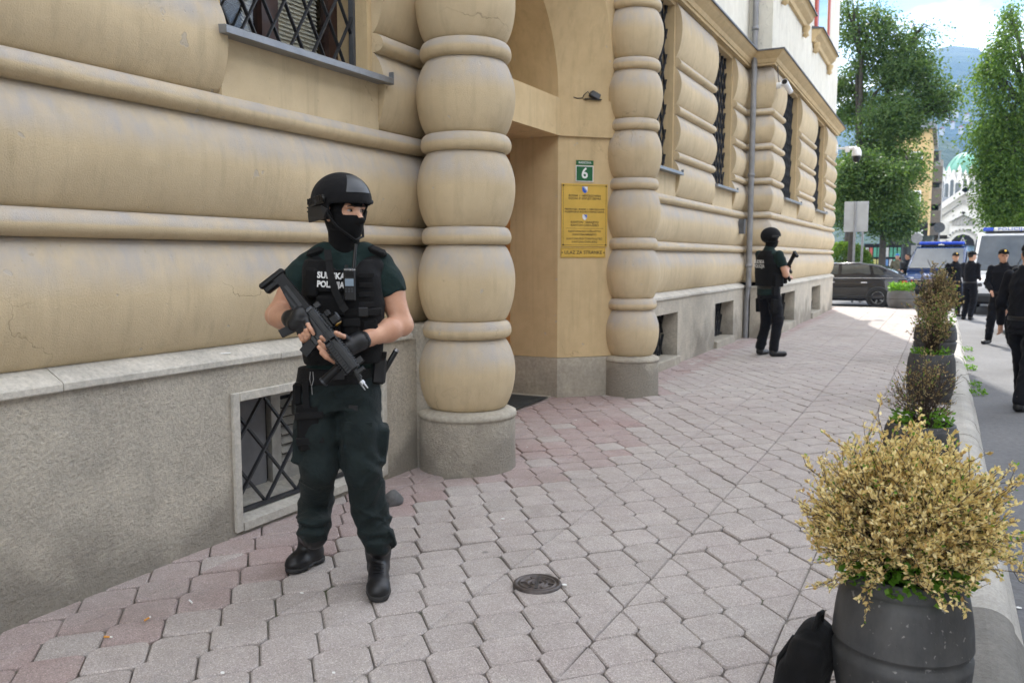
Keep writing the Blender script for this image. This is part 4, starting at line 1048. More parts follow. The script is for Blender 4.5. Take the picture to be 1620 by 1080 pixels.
pbox('mag_pouch', 505, 502, 540, 545, -0.150, 0.05, M_VEST, vest, 0.010); pbox('mag_pouch', 542, 504, 570, 545, -0.145, 0.05, M_VEST, vest, 0.010); pbox('mag_pouch', 572, 504, 598, 548, -0.125, 0.05, M_VEST, vest, 0.010)
pbox('mag_flap', 505, 502, 540, 514, -0.178, 0.006, M_WEB, vest, 0.002); pbox('mag_flap', 542, 504, 570, 516, -0.172, 0.006, M_WEB, vest, 0.002)
for (px, py, tx) in ((524, 436.5, 'SUDSKA'), (523, 450.5, 'POLICIJA')):
    mw = Matrix.Translation(S(px, py, -0.1615)) @ Matrix.Rotation(math.pi/2, 4, 'X') @ Matrix.Rotation(R(-4), 4, 'Z')
    put_text(tx, 0.036, M_PRINT, vest, mw, bold=0.0016, xscale=0.88 if tx == 'SUDSKA' else 0.80)
pts = [S(518, 396, -0.10), S(520, 412, -0.150), S(523, 435, -0.168), S(531, 462, -0.176), S(541, 483, -0.185), S(547, 491, -0.205)]
m = MB()
for a_, c_ in zip(pts[:-1], pts[1:]):
    u, r_, n_ = basis_from(c_-a_, (0, 1, 0)); m.box((a_+c_)/2, ((c_-a_).length+0.006, 0.004, 0.030), Matrix((u, r_, n_)).transposed())
m.build('sling', M_WEB, off1)
# hand-held radio clipped to the vest
rd = empty('radio', (0, 0, 0), 0, off1)
pbox('radio_case', 543, 424, 563, 476, -0.176, 0.034, M_BLACK, rd, 0.006); pbox('screen', 545.5, 441, 559.5, 452.5, -0.194, 0.002, M_LCD, rd, 0.0005); pbox('speaker_grille', 546, 429, 560, 438, -0.194, 0.002, M_GUNP, rd, 0.0005)
for i in range(3):
    for j in range(2): pbox('key', 545.5+i*5, 456+j*4.0, 548.5+i*5, 458.3+j*4.0, -0.194, 0.003, M_PATCH, rd, 0.0005)
m = MB(); m.cyl(S(559.5, 425, -0.176), S(563, 386, -0.165), 0.0085, 0.0065, 10); m.cyl(S(548, 425, -0.176), S(548, 419, -0.176), 0.008, 0.007, 10); m.build('antenna', M_BLACK, rd)
mw = Matrix.Translation(S(553.5, 426.7, -0.1945)) @ Matrix.Rotation(math.pi/2, 4, 'X'); put_text('MOTOROLA', 0.0085, M_PRINT, rd, mw)
# ---- trousers
b = SDF(0.03)
px0 = S(533, 600).x
b.stack([(0.83, px0, 0.0, 0.170, 0.118), (0.90, px0, 0, 0.172, 0.122), (1.0, S(537, 600).x, 0, 0.158, 0.112)], 0.03)
b.chain([J['hipR'], lerp(J['hipR'], J['kneR'], 0.5), J['kneR'], lerp(J['kneR'], ankR, 0.5), S(497, 838, 0.0)], [0.094, 0.092, 0.079, 0.076, 0.066], 0.03)
b.chain([J['hipL'], lerp(J['hipL'], J['kneL'], 0.5), J['kneL'], lerp(J['kneL'], ankL, 0.5), S(598, 856, -0.03)], [0.096, 0.097, 0.083, 0.078, 0.066], 0.03)
for p_, r_ in ((S(496, 836, 0.0), 0.072), (S(498, 822, -0.01), 0.074), (S(598, 853, -0.03), 0.071), (S(594, 838, -0.03), 0.073)): b.ell(p_, (r_, r_*1.02, 0.022), None, 0.02)
b.box(S(602, 700, -0.01), (0.030, 0.075, 0.085), rotm('Y', 8), 0.018, 0.018); b.box(S(568, 694, -0.092), (0.068, 0.030, 0.075), rotm('Y', 3), 0.02, 0.02)
b.box(S(472, 700, 0.0), (0.020, 0.07, 0.08), None, 0.015, 0.012)
b.box(S(574, 742, -0.098), (0.05, 0.03, 0.07), None, 0.028, 0.03); b.box(S(505, 742, -0.085), (0.048, 0.03, 0.068), None, 0.028, 0.03)
tr = b.build('trousers', 0.006, M_TROU, off1, lambda x, y, z: (folds(0.0075, 15, 40, 2, (0.9, 0.5, 1))(x, y, z)+creases(0.013, 34, 3, (0.9, 0.4, 0.8))(x, y, z)+creases(0.011, 40, 5, (-0.9, 0.3, 0.9))(x, y, z))*np.interp(z, [0.15, 0.3, 0.45, 0.55, 0.75, 0.95], [1.7, 1.25, 0.8, 1.0, 0.55, 0.9]))
pbox('pocket_flap', 543, 668, 590, 682, -0.118, 0.014, M_TROU, tr, 0.003, 2); pbox('phone', 551, 641, 566, 649, -0.108, 0.010, M_BLACK, tr, 0.002, 6)
# ---- belt, holster, baton
b = SDF(0.01); b.stack([(0.945, px0, 0, 0.180, 0.130), (1.015, S(536, 600).x, 0, 0.176, 0.128)], 0.01); b.build('belt', 0.007, M_WEB, off1)
pbox('belt_buckle', 525, 585, 545, 600, -0.135, 0.02, M_BLACK, off1, 0.004)
ho = empty('thigh_holster', (0, 0, 0), 0, off1)
pbox('holster_panel', 469, 640, 509, 712, -0.095, 0.035, M_VEST, ho, 0.012, -2); pbox('holster_strap', 466, 652, 512, 661, -0.105, 0.03, M_WEB, ho, 0.003, -2); pbox('holster_strap', 468, 692, 513, 701, -0.105, 0.03, M_WEB, ho, 0.003, -3)
pbox('holster_drop_strap', 478, 600, 490, 645, -0.108, 0.012, M_WEB, ho, 0.003)
pbox('holster_case', 463, 605, 480, 640, -0.06, 0.06, M_VEST, ho, 0.012); pbox('pistol_grip', 461, 630, 471, 655, 0.0, 0.05, M_GUNP, ho, 0.008)
pbox('belt_pouch', 588, 566, 611, 606, -0.05, 0.06, M_BLACK, off1, 0.010, 6)
m = MB(); m.cyl(S(605, 592, -0.05), S(626.5, 555, -0.05), 0.0125, 0.0125, 14); bt = m.build('baton', M_BLACK, off1)
m = MB(); m.cyl(S(626.4, 555.2, -0.05), S(628.2, 552, -0.05), 0.0132, 0.012, 14); m.build('baton_cap', M_STEEL, bt)
m = MB(); m.cyl(S(602, 600, -0.05), S(606, 556, -0.05), 0.014, 0.018, 12); m.build('torch', M_GUNP, off1)
m = MB(); m.tube([S(491, 588, -.14), S(490, 600, -.142), S(493, 612, -.142), S(496, 600, -.142), S(495, 588, -.14)], 0.0018, 6); m.tube([S(493, 612, -.142), S(494, 624, -.14)], 0.002, 6); m.build('key_clip', M_STEEL, off1)
# ---- boots
def boot(h_, t_, top, name='boot', fat=1.0):
    d = (t_-h_).normalized(); w = Vector((-d.y, d.x, 0)); Z = Vector((0, 0, 1)); L = (t_-h_).length
    g = empty(name, (0, 0, 0), 0, off1)
    b = SDF(0.03)
    b.chain([top, h_+d*0.075+Z*0.15, h_+d*0.070+Z*0.085], [0.058, 0.055, 0.050], 0.03)
    b.cone(h_+d*0.045+Z*0.052, h_+d*0.05+Z*0.06, 0.044, 0.044, 0.03)
    b.cone(h_+d*0.075+Z*0.105, t_-d*0.085+Z*0.050, 0.042, 0.040, 0.03, (Z, 0.95)); b.cone(h_+d*0.07+Z*0.045, t_-d*0.055+Z*0.040, 0.043, 0.047, 0.03, (Z, 0.85)); b.cone(t_-d*0.07+Z*0.04, t_-d*0.045+Z*0.038, 0.048, 0.043, 0.02, (Z, 0.85))
    b.box(h_+d*L/2-Z*0.02, (0.5, 0.5, 0.032), None, 0.002, 0.004, 's')
    up = b.build('boot_upper', 0.005, M_BOOT, g, folds(0.0016, 20, 90, 4))
    b = SDF(0.015); pts = [h_+d*0.040, h_+d*0.11, t_-d*0.10, t_-d*0.047]; rs = [0.047, 0.040, 0.052, 0.047]
    for i in range(3): b.cone(pts[i]+Z*0.016, pts[i+1]+Z*0.016, rs[i], rs[i+1], 0.015)
    b.box(h_+d*L/2+Z*0.126, (0.5, 0.5, 0.10), None, 0.003, 0.004, 's'); b.box(h_+d*L/2-Z*0.1, (0.5, 0.5, 0.10), None, 0.003, 0.004, 's')
    b.box(h_+d*0.115+Z*0.0, (0.03, 0.07, 0.012), Matrix((d, w, Z)).transposed(), 0.004, 0.006, 's')
    b.build('sole', 0.005, M_SOLE, g)
    m = MB()                                       # laces
    for i in range(7):
        q = i/6; c = (t_-d*0.105+Z*0.094).lerp(h_+d*0.128+Z*0.165, q); 
        for s_ in (1, -1): m.tube([c+w*0.024*s_+d*-0.006, c+d*0.008+Z*0.006, c-w*0.024*s_+d*0.004+Z*0.004], 0.0022, 5)
    for i in range(3):
        c = h_+d*0.128+Z*(0.18+0.025*i)
        m.tube([c+w*0.03, c+d*0.006, c-w*0.03], 0.0022, 5)
    m.build('laces', M_WEB, g)
boot(heelR, toeR, S(497, 848, 0.0)); boot(heelL, toeL, S(599, 862, -0.03))
# ---- gloves (fingertips bare)
gl = SDF(0.012)
gl.cone(lerp(J['wrR'], J['elR'], 0.10), J['wrR'], 0.040, 0.039, 0.01); gl.cone(J['wrR'], pR, 0.039, 0.041, 0.015, ((0, 1, 0), 0.8)); gl.ell(S(474, 500, -0.235), (0.034, 0.026, 0.038), None, 0.012); gl.ell(S(466, 512, -0.225), (0.030, 0.026, 0.034), None, 0.012)
for ch in fgR: gl.cone(S(*ch[0]), lerp(S(*ch[0]), S(*ch[1]), 0.75), 0.0135, 0.0125, 0.006)
gl.build('glove', 0.005, M_GLOVE, off1, folds(0.0015, 40, 120, 6))
gl = SDF(0.012)
gl.cone(lerp(J['wrL'], J['elL'], 0.10), J['wrL'], 0.040, 0.039, 0.01); gl.cone(J['wrL'], pL, 0.038, 0.043, 0.015, ((0.5, 1, 0.5), 0.8))
for ch in fgL: gl.cone(S(*ch[0]), lerp(S(*ch[0]), S(*ch[1]), 0.9), 0.0140, 0.0130, 0.006)
gl.cone(S(553, 541, -.215), S(545, 533, -.245), 0.017, 0.0145, 0.006)
gl.build('glove', 0.005, M_GLOVE, off1, folds(0.0015, 40, 120, 7))
m = MB(); c0 = Vector(lerp(J['wrL'], J['elL'], 0.06)); d = (Vector(J['elL'])-Vector(J['wrL'])).normalized(); m.cyl(c0-d*0.012, c0+d*0.014, 0.0415, 0.0415, 20, False); m.build('glove_strap', M_WEB, off1)
# ---- rifle: a thing of its own, held
A0 = S(440, 434, -0.17); A1 = S(577.5, 611, -0.315); ux = (A1-A0).normalized(); upv = S(500, 480, -0.2)-S(470, 520, -0.2); u_, uz, uy = basis_from(ux, upv); LR = (A1-A0).length
rf = empty('rifle', FR.G, FR.th); tag(rf, 'black assault rifle with red dot sight held muzzle down by the masked officer in front', 'rifle')
RM = Matrix((ux, -uy, uz)).transposed()         # columns: along, side, up
RT = Matrix.Translation(A0) @ RM.to_4x4()
def rp(mb, name, mat, par=None):
    mb.v = [RT @ q for q in mb.v]; return mb.build(name, mat, par or rf)
k = LR/0.70
def rb(m, x0, x1, z0, z1, hw, bev=0.003): return m.b2(x0*k, x1*k, -hw, hw, z0, z1, bev)
m = MB(); rb(m, -0.014, 0.016, -0.092, 0.030, 0.022, 0.007); rb(m, 0.012, 0.050, -0.085, -0.012, 0.018, 0.008); rp(m, 'butt_plate', M_GUNP)
m = MB(); poly = [(0.01*k, 0.022), (0.235*k, 0.026), (0.235*k, -0.045), (0.17*k, -0.040), (0.05*k, -0.022), (0.01*k, -0.03)]
m.prism(poly[::-1], -0.017, 0.017, Matrix(((1, 0, 0, 0), (0, 0, 1, 0), (0, 1, 0, 0), (0, 0, 0, 1)))); rp(m, 'stock', M_GUNP)
m = MB(); rb(m, 0.22, 0.42, -0.040, 0.030, 0.019, 0.005); rb(m, 0.23, 0.40, -0.058, -0.035, 0.016, 0.004); rp(m, 'receiver', M_GUN)
m = MB(); m.prism([(0.245*k, -0.05), (0.285*k, -0.05), (0.262*k, -0.145), (0.222*k, -0.140)], -0.014, 0.014, Matrix(((1, 0, 0, 0), (0, 0, 1, 0), (0, 1, 0, 0), (0, 0, 0, 1)))); rp(m, 'pistol_grip', M_GUNP)
m = MB(); m.tube([Vector((0.285*k, 0, -0.055)), Vector((0.29*k, 0, -0.082)), Vector((0.325*k, 0, -0.084)), Vector((0.34*k, 0, -0.056))], 0.004, 6); rp(m, 'trigger_guard', M_GUN)
m = MB(); m.prism([(0.345*k, -0.05), (0.395*k, -0.05), (0.412*k, -0.115), (0.362*k, -0.120)], -0.012, 0.012, Matrix(((1, 0, 0, 0), (0, 0, 1, 0), (0, 1, 0, 0), (0, 0, 0, 1)))); rp(m, 'magazine', M_GUNP)
m = MB(); rb(m, 0.42, 0.605, -0.028, 0.028, 0.021, 0.006); rp(m, 'handguard', M_GUN)
m = MB(); 
for sd in (-1, 1): m.tube([Vector((0.245*k, sd*0.0205, 0.004)), Vector((0.60*k, sd*0.0225, 0.004))], 0.0045, 6)
rp(m, 'side_rib', M_GUN)
m = MB(); rb(m, 0.235, 0.605, 0.028, 0.034, 0.010, 0.001)
xx = 0.24
while xx < 0.60: rb(m, xx, xx+0.0075, 0.033, 0.040, 0.0115, 0.001); xx += 0.0135
rp(m, 'top_rail', M_PATCH)
m = MB(); xx = 0.43
while xx < 0.60: rb(m, xx, xx+0.0075, -0.036, -0.027, 0.0115, 0.001); xx += 0.0135
rp(m, 'bottom_rail', M_GUN)
m = MB(); rb(m, 0.225, 0.255, 0.036, 0.062, 0.014, 0.003); rp(m, 'rear_sight', M_GUN)
m = MB(); rb(m, 0.29, 0.375, 0.038, 0.052, 0.017, 0.003); rb(m, 0.325, 0.375, 0.05, 0.092, 0.023, 0.008); rb(m, 0.285, 0.322, 0.05, 0.075, 0.016, 0.005); sg = rp(m, 'red_dot_sight', M_GUNP)
m = MB(); m.cyl(Vector((0.374*k, 0, 0.072)), Vector((0.3785*k, 0, 0.072)), 0.016, 0.016, 16); rp(m, 'lens', M_AMBER, sg)
m = MB(); rb(m, 0.322, 0.36, 0.088, 0.0945, 0.018, 0.003); rp(m, 'sight_cap', M_PATCH, sg)
m = MB(); rb(m, 0.565, 0.60, 0.036, 0.062, 0.011, 0.003); m.cyl(Vector((0.60*k, 0, 0.006)), Vector((0.655*k, 0, 0.006)), 0.0115, 0.010, 12); rb(m, 0.612, 0.635, 0.0, 0.045, 0.010, 0.003); rp(m, 'gas_block', M_GUN)
m = MB(); m.cyl(Vector((0.62*k, 0, 0.0)), Vector((0.672*k, 0, 0.0)), 0.009, 0.009, 12); rp(m, 'barrel', M_GUN)
m = MB(); m.cyl(Vector((0.668*k, 0, 0)), Vector((0.685*k, 0, 0)), 0.012, 0.012, 12)
for a_ in range(3):
    t_ = R(120*a_+30); o_ = Vector((0, math.cos(t_)*0.008, math.sin(t_)*0.008)); m.cyl(Vector((0.683*k, 0, 0))+o_, Vector((0.715*k, 0, 0))+o_*1.1, 0.0045, 0.002, 6)
rp(m, 'flash_hider', M_STEEL)
m = MB(); m.cyl(Vector((0.545*k, 0.0, -0.036)), Vector((0.555*k, 0.01, -0.125)), 0.017, 0.020, 14); fg = rp(m, 'fore_grip', M_GUNP)
m = MB(); m.cyl(Vector((0.555*k, 0.01, -0.122)), Vector((0.5555*k, 0.01, -0.130)), 0.0215, 0.0215, 16); rp(m, 'grip_ring', M_PATCH, fg)

for sd in (-1, 1):
    m = MB(); m.b2(0.30*k, 0.375*k, sd*0.0188, sd*0.0205, 0.000, 0.022, 0.001); rp(m, 'ejection_port', M_GUN)
    m = MB(); m.cyl(Vector((0.262*k, sd*0.018, -0.018)), Vector((0.262*k, sd*0.024, -0.018)), 0.008, 0.007, 10); m.box((0.27*k, sd*0.0235, -0.014), (0.022, 0.004, 0.006)); rp(m, 'selector', M_PATCH)
    m = MB(); xx = 0.435
    while xx < 0.595: m.b2(xx*k, (xx+0.0075)*k, sd*0.0205, sd*0.0275, -0.020, -0.004, 0.001); xx += 0.0145
    rp(m, 'side_rail', M_GUN)
    for xx in (0.25, 0.33, 0.40): m = MB(); m.cyl(Vector((xx*k, sd*0.018, -0.032)), Vector((xx*k, sd*0.0215, -0.032)), 0.004, 0.004, 8); rp(m, 'pin', M_PATCH)
    m = MB(); m.b2(0.07*k, 0.20*k, sd*0.0165, sd*0.0185, -0.012, 0.004, 0.001); m.b2(0.10*k, 0.19*k, sd*0.0165, sd*0.0182, -0.030, -0.020, 0.001); rp(m, 'stock_rib', M_GUN)
m = MB(); m.b2(0.225*k, 0.245*k, -0.022, 0.022, -0.042, 0.03, 0.003); rp(m, 'stock_hinge', M_PATCH)
# ------------------------------------------------------------------ other people (canonical frame: facing -y, own left is +x)
def ik(s, w, l1, l2, hint):
    s, w, hint = Vector(s), Vector(w), Vector(hint); d = w-s; L = min(d.length, (l1+l2)*0.995); u = d.normalized()
    a = (l1*l1-l2*l2+L*L)/(2*L); h = math.sqrt(max(l1*l1-a*a, 0)); n = hint-u*hint.dot(u); n.normalize(); return s+u*a+n*h, s+u*L
def person(label, loc, face, hgt=1.80, wl=(0.30, -0.02, 0.86), wr=(-0.30, -0.02, 0.86), hl=(0.3, 0.6, -0.2), hr=(-0.3, 0.6, -0.2), feet=((0.10, 0.0, 0), (-0.10, 0.0, 0)), toes=(0.25, -0.25),
           head_yaw=0.0, hat='cap', top=None, legs=None, group=None, res=0.011, sleeves='long', fat=1.0, lean=0.0, hand_curl=True):
    top = top or M_NAVY; legs = legs or M_NAVY
    f = Vector((face[0], face[1], 0)).normalized(); rz = math.atan2(f.x, -f.y)
    P = empty('person', loc, rz); k = hgt/1.80; P.scale = (k, k, k); tag(P, label, 'person', group)
    hd = rotm('Z', head_yaw); hc = Vector((0, -0.02+lean*0.6, 1.645)); Hh = lambda x, y, z: hc+hd @ Vector((x, y, z))
    shL, shR = Vector((0.185*fat, 0.01+lean*0.5, 1.435)), Vector((-0.185*fat, 0.01+lean*0.5, 1.435))
    eL, wL = ik(shL, wl, 0.29, 0.265, hl); eR, wR = ik(shR, wr, 0.29, 0.265, hr)
    hips = (Vector((0.095, 0, 0.92)), Vector((-0.095, 0, 0.92)))
    ft = []
    for (fx, fy, fz), ty in zip(feet, toes):
        h_ = Vector((fx, fy+0.05, fz)); d = Vector((math.sin(ty), -math.cos(ty), 0)); ft.append((h_, h_+d*0.27, d))
    kn = [ik(hp, h_+d*0.05+Vector((0, 0, 0.09)), 0.43, 0.415, (0, -1, 0))[0] for hp, (h_, t_, d) in zip(hips, ft)]
    b = SDF(0.02)
    b.ell(hc+Vector((0, 0, 0.02)), (0.074, 0.093, 0.105), hd); b.ell(Hh(0, -0.03, -0.045), (0.054, 0.058, 0.068), hd)
    b.cone(Hh(0, -0.088, 0.012), Hh(0, -0.110, -0.024), 0.009, 0.014, 0.012); b.cone(Hh(-0.03, -0.082, 0.03), Hh(0.03, -0.082, 0.03), 0.011, 0.011, 0.02)
    b.cone(Hh(-0.02, -0.080, -0.058), Hh(0.02, -0.080, -0.058), 0.012, 0.012, 0.01)
    for sx in (-1, 1): b.cone(Hh(sx*0.076, 0.005, 0.025), Hh(sx*0.076, 0.012, -0.025), 0.011, 0.009, 0.012); b.ell(Hh(sx*0.032, -0.088, 0.010), (0.015, 0.010, 0.008), hd, 0.006, 's')
    b.cone((0, 0.02+lean*0.5, 1.44), hc+Vector((0, 0.015, -0.04)), 0.060, 0.054, 0.03)
    b.stack([(0.86, 0, 0, 0.145*fat, 0.10), (1.05, 0, 0, 0.135*fat, 0.095), (1.3, 0, lean*0.4, 0.155*fat, 0.105), (1.44, 0, 0.01+lean*0.5, 0.12*fat, 0.075)], 0.03)
    for sh, el, wr_, sg in ((shL, eL, wL, 1), (shR, eR, wR, -1)):
        b.chain([sh, el, wr_], [0.048, 0.042, 0.031], 0.02)
        d = (wr_-el).normalized(); u, r_, n_ = basis_from(d, (0, -1, 0.2)); pm = wr_+d*0.055; b.cone(wr_, pm, 0.028, 0.036, 0.015, (n_, 0.65))
        for q in range(4):
            o = r_*(0.028-0.019*q); b.chain([pm+o+d*0.02, pm+o*1.05+d*(0.055-0.004*abs(q-1.5)), pm+o*0.95+d*(0.075-0.006*abs(q-1.5))-n_*0.022*sg], [0.0105, 0.0095, 0.0085], 0.004)
        b.chain([wr_+d*0.02+r_*0.022, pm+r_*0.046+d*0.005-n_*0.01*sg, pm+r_*0.05+d*0.032-n_*0.018*sg], [0.013, 0.0115, 0.0095], 0.006)
    for hp, kk, (h_, t_, d) in zip(hips, kn, ft): b.chain([hp, kk, h_+d*0.05+Vector((0, 0, 0.09))], [0.07, 0.05, 0.038], 0.02); b.cone(h_+d*0.05+Vector((0, 0, 0.05)), t_-d*0.04+Vector((0, 0, 0.035)), 0.034, 0.028)
    b.build('body', min(res, 0.009), M_SKIN, P)
    # top
    b = SDF(0.03)
    b.stack([(0.87, 0, 0, 0.172*fat, 0.128), (1.02, 0, 0, 0.165*fat, 0.124), (1.2, 0, lean*0.3, 0.170*fat, 0.128), (1.35, 0, lean*0.45, 0.182*fat, 0.128), (1.46, 0, 0.01+lean*0.5, 0.145*fat, 0.095), (1.505, 0, 0.015+lean*0.5, 0.085, 0.075), (1.545, 0, 0.01+lean*0.5, 0.066, 0.066)], 0.03)
    tt = 1.0 if sleeves == 'long' else 0.0
    for sh, el, wr_ in ((shL, eL, wL), (shR, eR, wR)):
        if sleeves == 'long': b.chain([sh, el, lerp(el, wr_, 0.93)], [0.058, 0.052, 0.042], 0.03)
        else:
            q = Vector(lerp(sh, el, 0.55)); b.chain([sh, q], [0.062, 0.066], 0.03); d = (Vector(el)-sh).normalized(); u, r_, n_ = basis_from(d, (0, 1, 0.1))
            b.box(q+d*0.11, (0.10, 0.13, 0.13), Matrix((u, r_, n_)).transposed(), 0.004, 0.005, 's')
    tp = b.build('jacket' if sleeves == 'long' else 't_shirt', res, top, P, lambda x, y, z: folds(0.005, 14, 34, len(label), (0.9, 0.4, 1))(x, y, z)+creases(0.014, 30, len(label), (0.9, 0.4, 0.7))(x, y, z))
    b = SDF(0.03)
    b.stack([(0.82, 0, 0, 0.165*fat, 0.118), (0.98, 0, 0, 0.155*fat, 0.115)], 0.03)
    for hp, kk, (h_, t_, d) in zip(hips, kn, ft): b.chain([hp, lerp(hp, kk, 0.5), kk, h_+d*0.06+Vector((0, 0, 0.12))], [0.092, 0.088, 0.075, 0.066], 0.03)
    b.build('trousers', res, legs, P, lambda x, y, z: folds(0.006, 14, 36, len(label)+3, (0.8, 0.4, 1))(x, y, z)+creases(0.014, 32, len(label)+1, (0.8, 0.4, 0.9))(x, y, z))
    for h_, t_, d in ft:
        b = SDF(0.025); Z = Vector((0, 0, 1)); b.cone(h_+d*0.055+Z*0.15, h_+d*0.05+Z*0.07, 0.052, 0.050); b.cone(h_+d*0.045+Z*0.045, t_-d*0.05+Z*0.038, 0.046, 0.046, None, (Z, 0.85))
        b.box(h_-Z*0.1, (0.6, 0.6, 0.1), None, 0.002, 0.004, 's'); b.build('boot', res*0.8, M_BOOT, P)
    b = SDF(0.01); b.stack([(0.955, 0, 0, 0.176*fat, 0.134), (1.005, 0, 0, 0.174*fat, 0.133)], 0.01); b.build('belt', 0.012, M_BLACK, P)
    for sx in (-1, 1):
        m = MB(); m.ell(Hh(sx*0.032, -0.081, 0.010), (0.011, 0.011, 0.008), 8, 6); m.build('eye', M_EYED, P)
    if hat in ('cap', 'beret', 'hair', 'blue'):
        b = SDF(0.02); b.ell(hc+hd @ Vector((0, 0.012, 0.035)), (0.080, 0.098, 0.098), hd); b.box(Hh(0, -0.09, -0.03), (0.15, 0.10, 0.075), hd, 0.02, 0.01, 's'); b.box(Hh(0, 0, -0.09), (0.2, 0.2, 0.07), hd, 0.01, 0.01, 's'); b.build('hair', res*0.8, M_HAIR, P)
    if hat in ('cap', 'blue'):
        mt = M_MASK if hat == 'cap' else M_BLUECAP
        b = SDF(0.015); b.ell(Hh(0, 0.005, 0.062), (0.088, 0.106, 0.088), hd); b.box(Hh(0, 0, -0.03), (0.2, 0.2, 0.085), hd, 0.004, 0.006, 's')
        if hat == 'cap': b.cone(Hh(-0.03, -0.09, 0.064), Hh(0.03, -0.09, 0.064), 0.045, 0.045, 0.01, (Vector((0, 0.25, 1)), 0.18)); b.cone(Hh(-0.025, -0.13, 0.054), Hh(0.025, -0.13, 0.054), 0.035, 0.035, 0.01, (Vector((0, 0.3, 1)), 0.18))
        cp = b.build('cap' if hat == 'cap' else 'beret', res*0.6, mt, P)
        if hat == 'cap':
            m = MB(); u, r_, n_ = basis_from(hd @ Vector((0, -1, 0.45)), (0, 0, 1)); p_ = Hh(0, -0.098, 0.105); m.cyl(p_, p_+u*0.008, 0.020, 0.018, 12); m.build('cap_badge', M_GOLD, cp)
    return P, dict(shL=shL, shR=shR, eL=eL, eR=eR, wL=wL, wR=wR, hc=hc, hd=hd, H=Hh, tp=tp)
M_BLUECAP = mk_cloth('blue_beret', (0.06, 0.16, 0.42)); M_GOLD = simple('gold_badge', (0.70, 0.45, 0.08), 0.35, metal=0.5); M_CAMO = mk_cloth('olive_shirt', (0.12, 0.11, 0.075)); M_GREYT = mk_cloth('grey_shirt', (0.16, 0.16, 0.15))
# second guard, back half turned, by the projecting bay
fr2 = Frame(*onz(1213, 563)[:2]); faceG = fr2.r*0.78+fr2.f*0.62
P2, q2 = person('masked guard in black vest and helmet, back half turned, by the rain pipe', fr2.G, faceG, 1.93, wl=(0.02, -0.27, 1.13), wr=(-0.09, -0.24, 1.25), hl=(0.5, 0.5, -0.7), hr=(-0.6, 0.3, -0.8),
                feet=((0.11, 0.02, 0), (-0.10, -0.02, 0)), toes=(0.35, -0.15), head_yaw=-8, hat='none', top=M_TEE, legs=M_NAVY, sleeves='short', res=0.011, fat=1.14)
b = SDF(0.02); Hh = q2['H']; hd = q2['hd']; hc = q2['hc']
b.ell(hc+Vector((0, 0, 0.02)), (0.082, 0.101, 0.113), hd); b.ell(Hh(0, -0.03, -0.045), (0.063, 0.068, 0.077), hd); b.cone((0, 0.02, 1.45), hc+Vector((0, 0.012, -0.05)), 0.069, 0.064); b.box(Hh(0, -0.105, 0.013), (0.056, 0.045, 0.024), hd, 0.015, 0.008, 's')
b.build('balaclava', 0.009, M_MASK, P2)
hm = empty('helmet', (0, 0, 0), 0, P2); b = SDF(0.012); h2 = Hh(0, 0.012, 0.055)
b.ell(h2, (0.122, 0.145, 0.122), hd); b.ell(h2-Vector((0, 0, 0.01)), (0.106, 0.13, 0.112), hd, 0.004, 's'); b.box(Hh(0, -0.13, -0.03), (0.2, 0.10, 0.072), hd, 0.02, 0.012, 's'); b.box(Hh(0, 0, -0.14), (0.25, 0.25, 0.09), hd, 0.01, 0.006, 's')
b.build('helmet_shell', 0.008, M_HELM, hm)
for sx in (-1, 1):
    m = MB(); m.box(Hh(sx*0.122, 0.01, 0.04), (0.014, 0.11, 0.035), hd, 0.004); m.build('helmet_rail', M_BLACK, hm)
b = SDF(0.02)
b.stack([(1.0, 0, 0, 0.19, 0.155), (1.15, 0, 0.0, 0.205, 0.165), (1.3, 0, 0.005, 0.205, 0.168), (1.42, 0, 0.01, 0.165, 0.14), (1.49, 0, 0.015, 0.115, 0.105)], 0.02, power=2.6)
for s_ in (1, -1): b.ell((s_*0.225, 0.0, 1.41), (0.06, 0.13, 0.10), None, 0.02, 's'); b.box((s_*0.11, -0.17, 1.1), (0.045, 0.03, 0.07), None, 0.012, 0.01)
b.box((-0.20, 0.0, 1.08), (0.03, 0.08, 0.09), None, 0.02, 0.01)
v2 = b.build('vest', 0.010, M_VEST, P2, folds(0.002, 18, 50, 5))
for zz, tx in ((1.335, 'SUDSKA'), (1.275, 'POLICIJA')):
    mw = Matrix.Translation((0.0, 0.180, zz)) @ Matrix.Rotation(math.pi, 4, 'Z') @ Matrix.Rotation(math.pi/2, 4, 'X'); put_text(tx, 0.068, M_PRINT, v2, mw, bold=0.0014, xscale=0.85)
for s_ in (1, -1):
    m = MB(); m.box((s_*0.165, 0.02, 0.72), (0.05, 0.12, 0.20), rotm('Y', s_*4), 0.012); m.build('leg_pouch', M_VEST, P2)
m = MB(); m.box((-0.18, 0.03, 0.93), (0.05, 0.11, 0.13), None, 0.012); m.build('belt_pouch', M_VEST, P2)
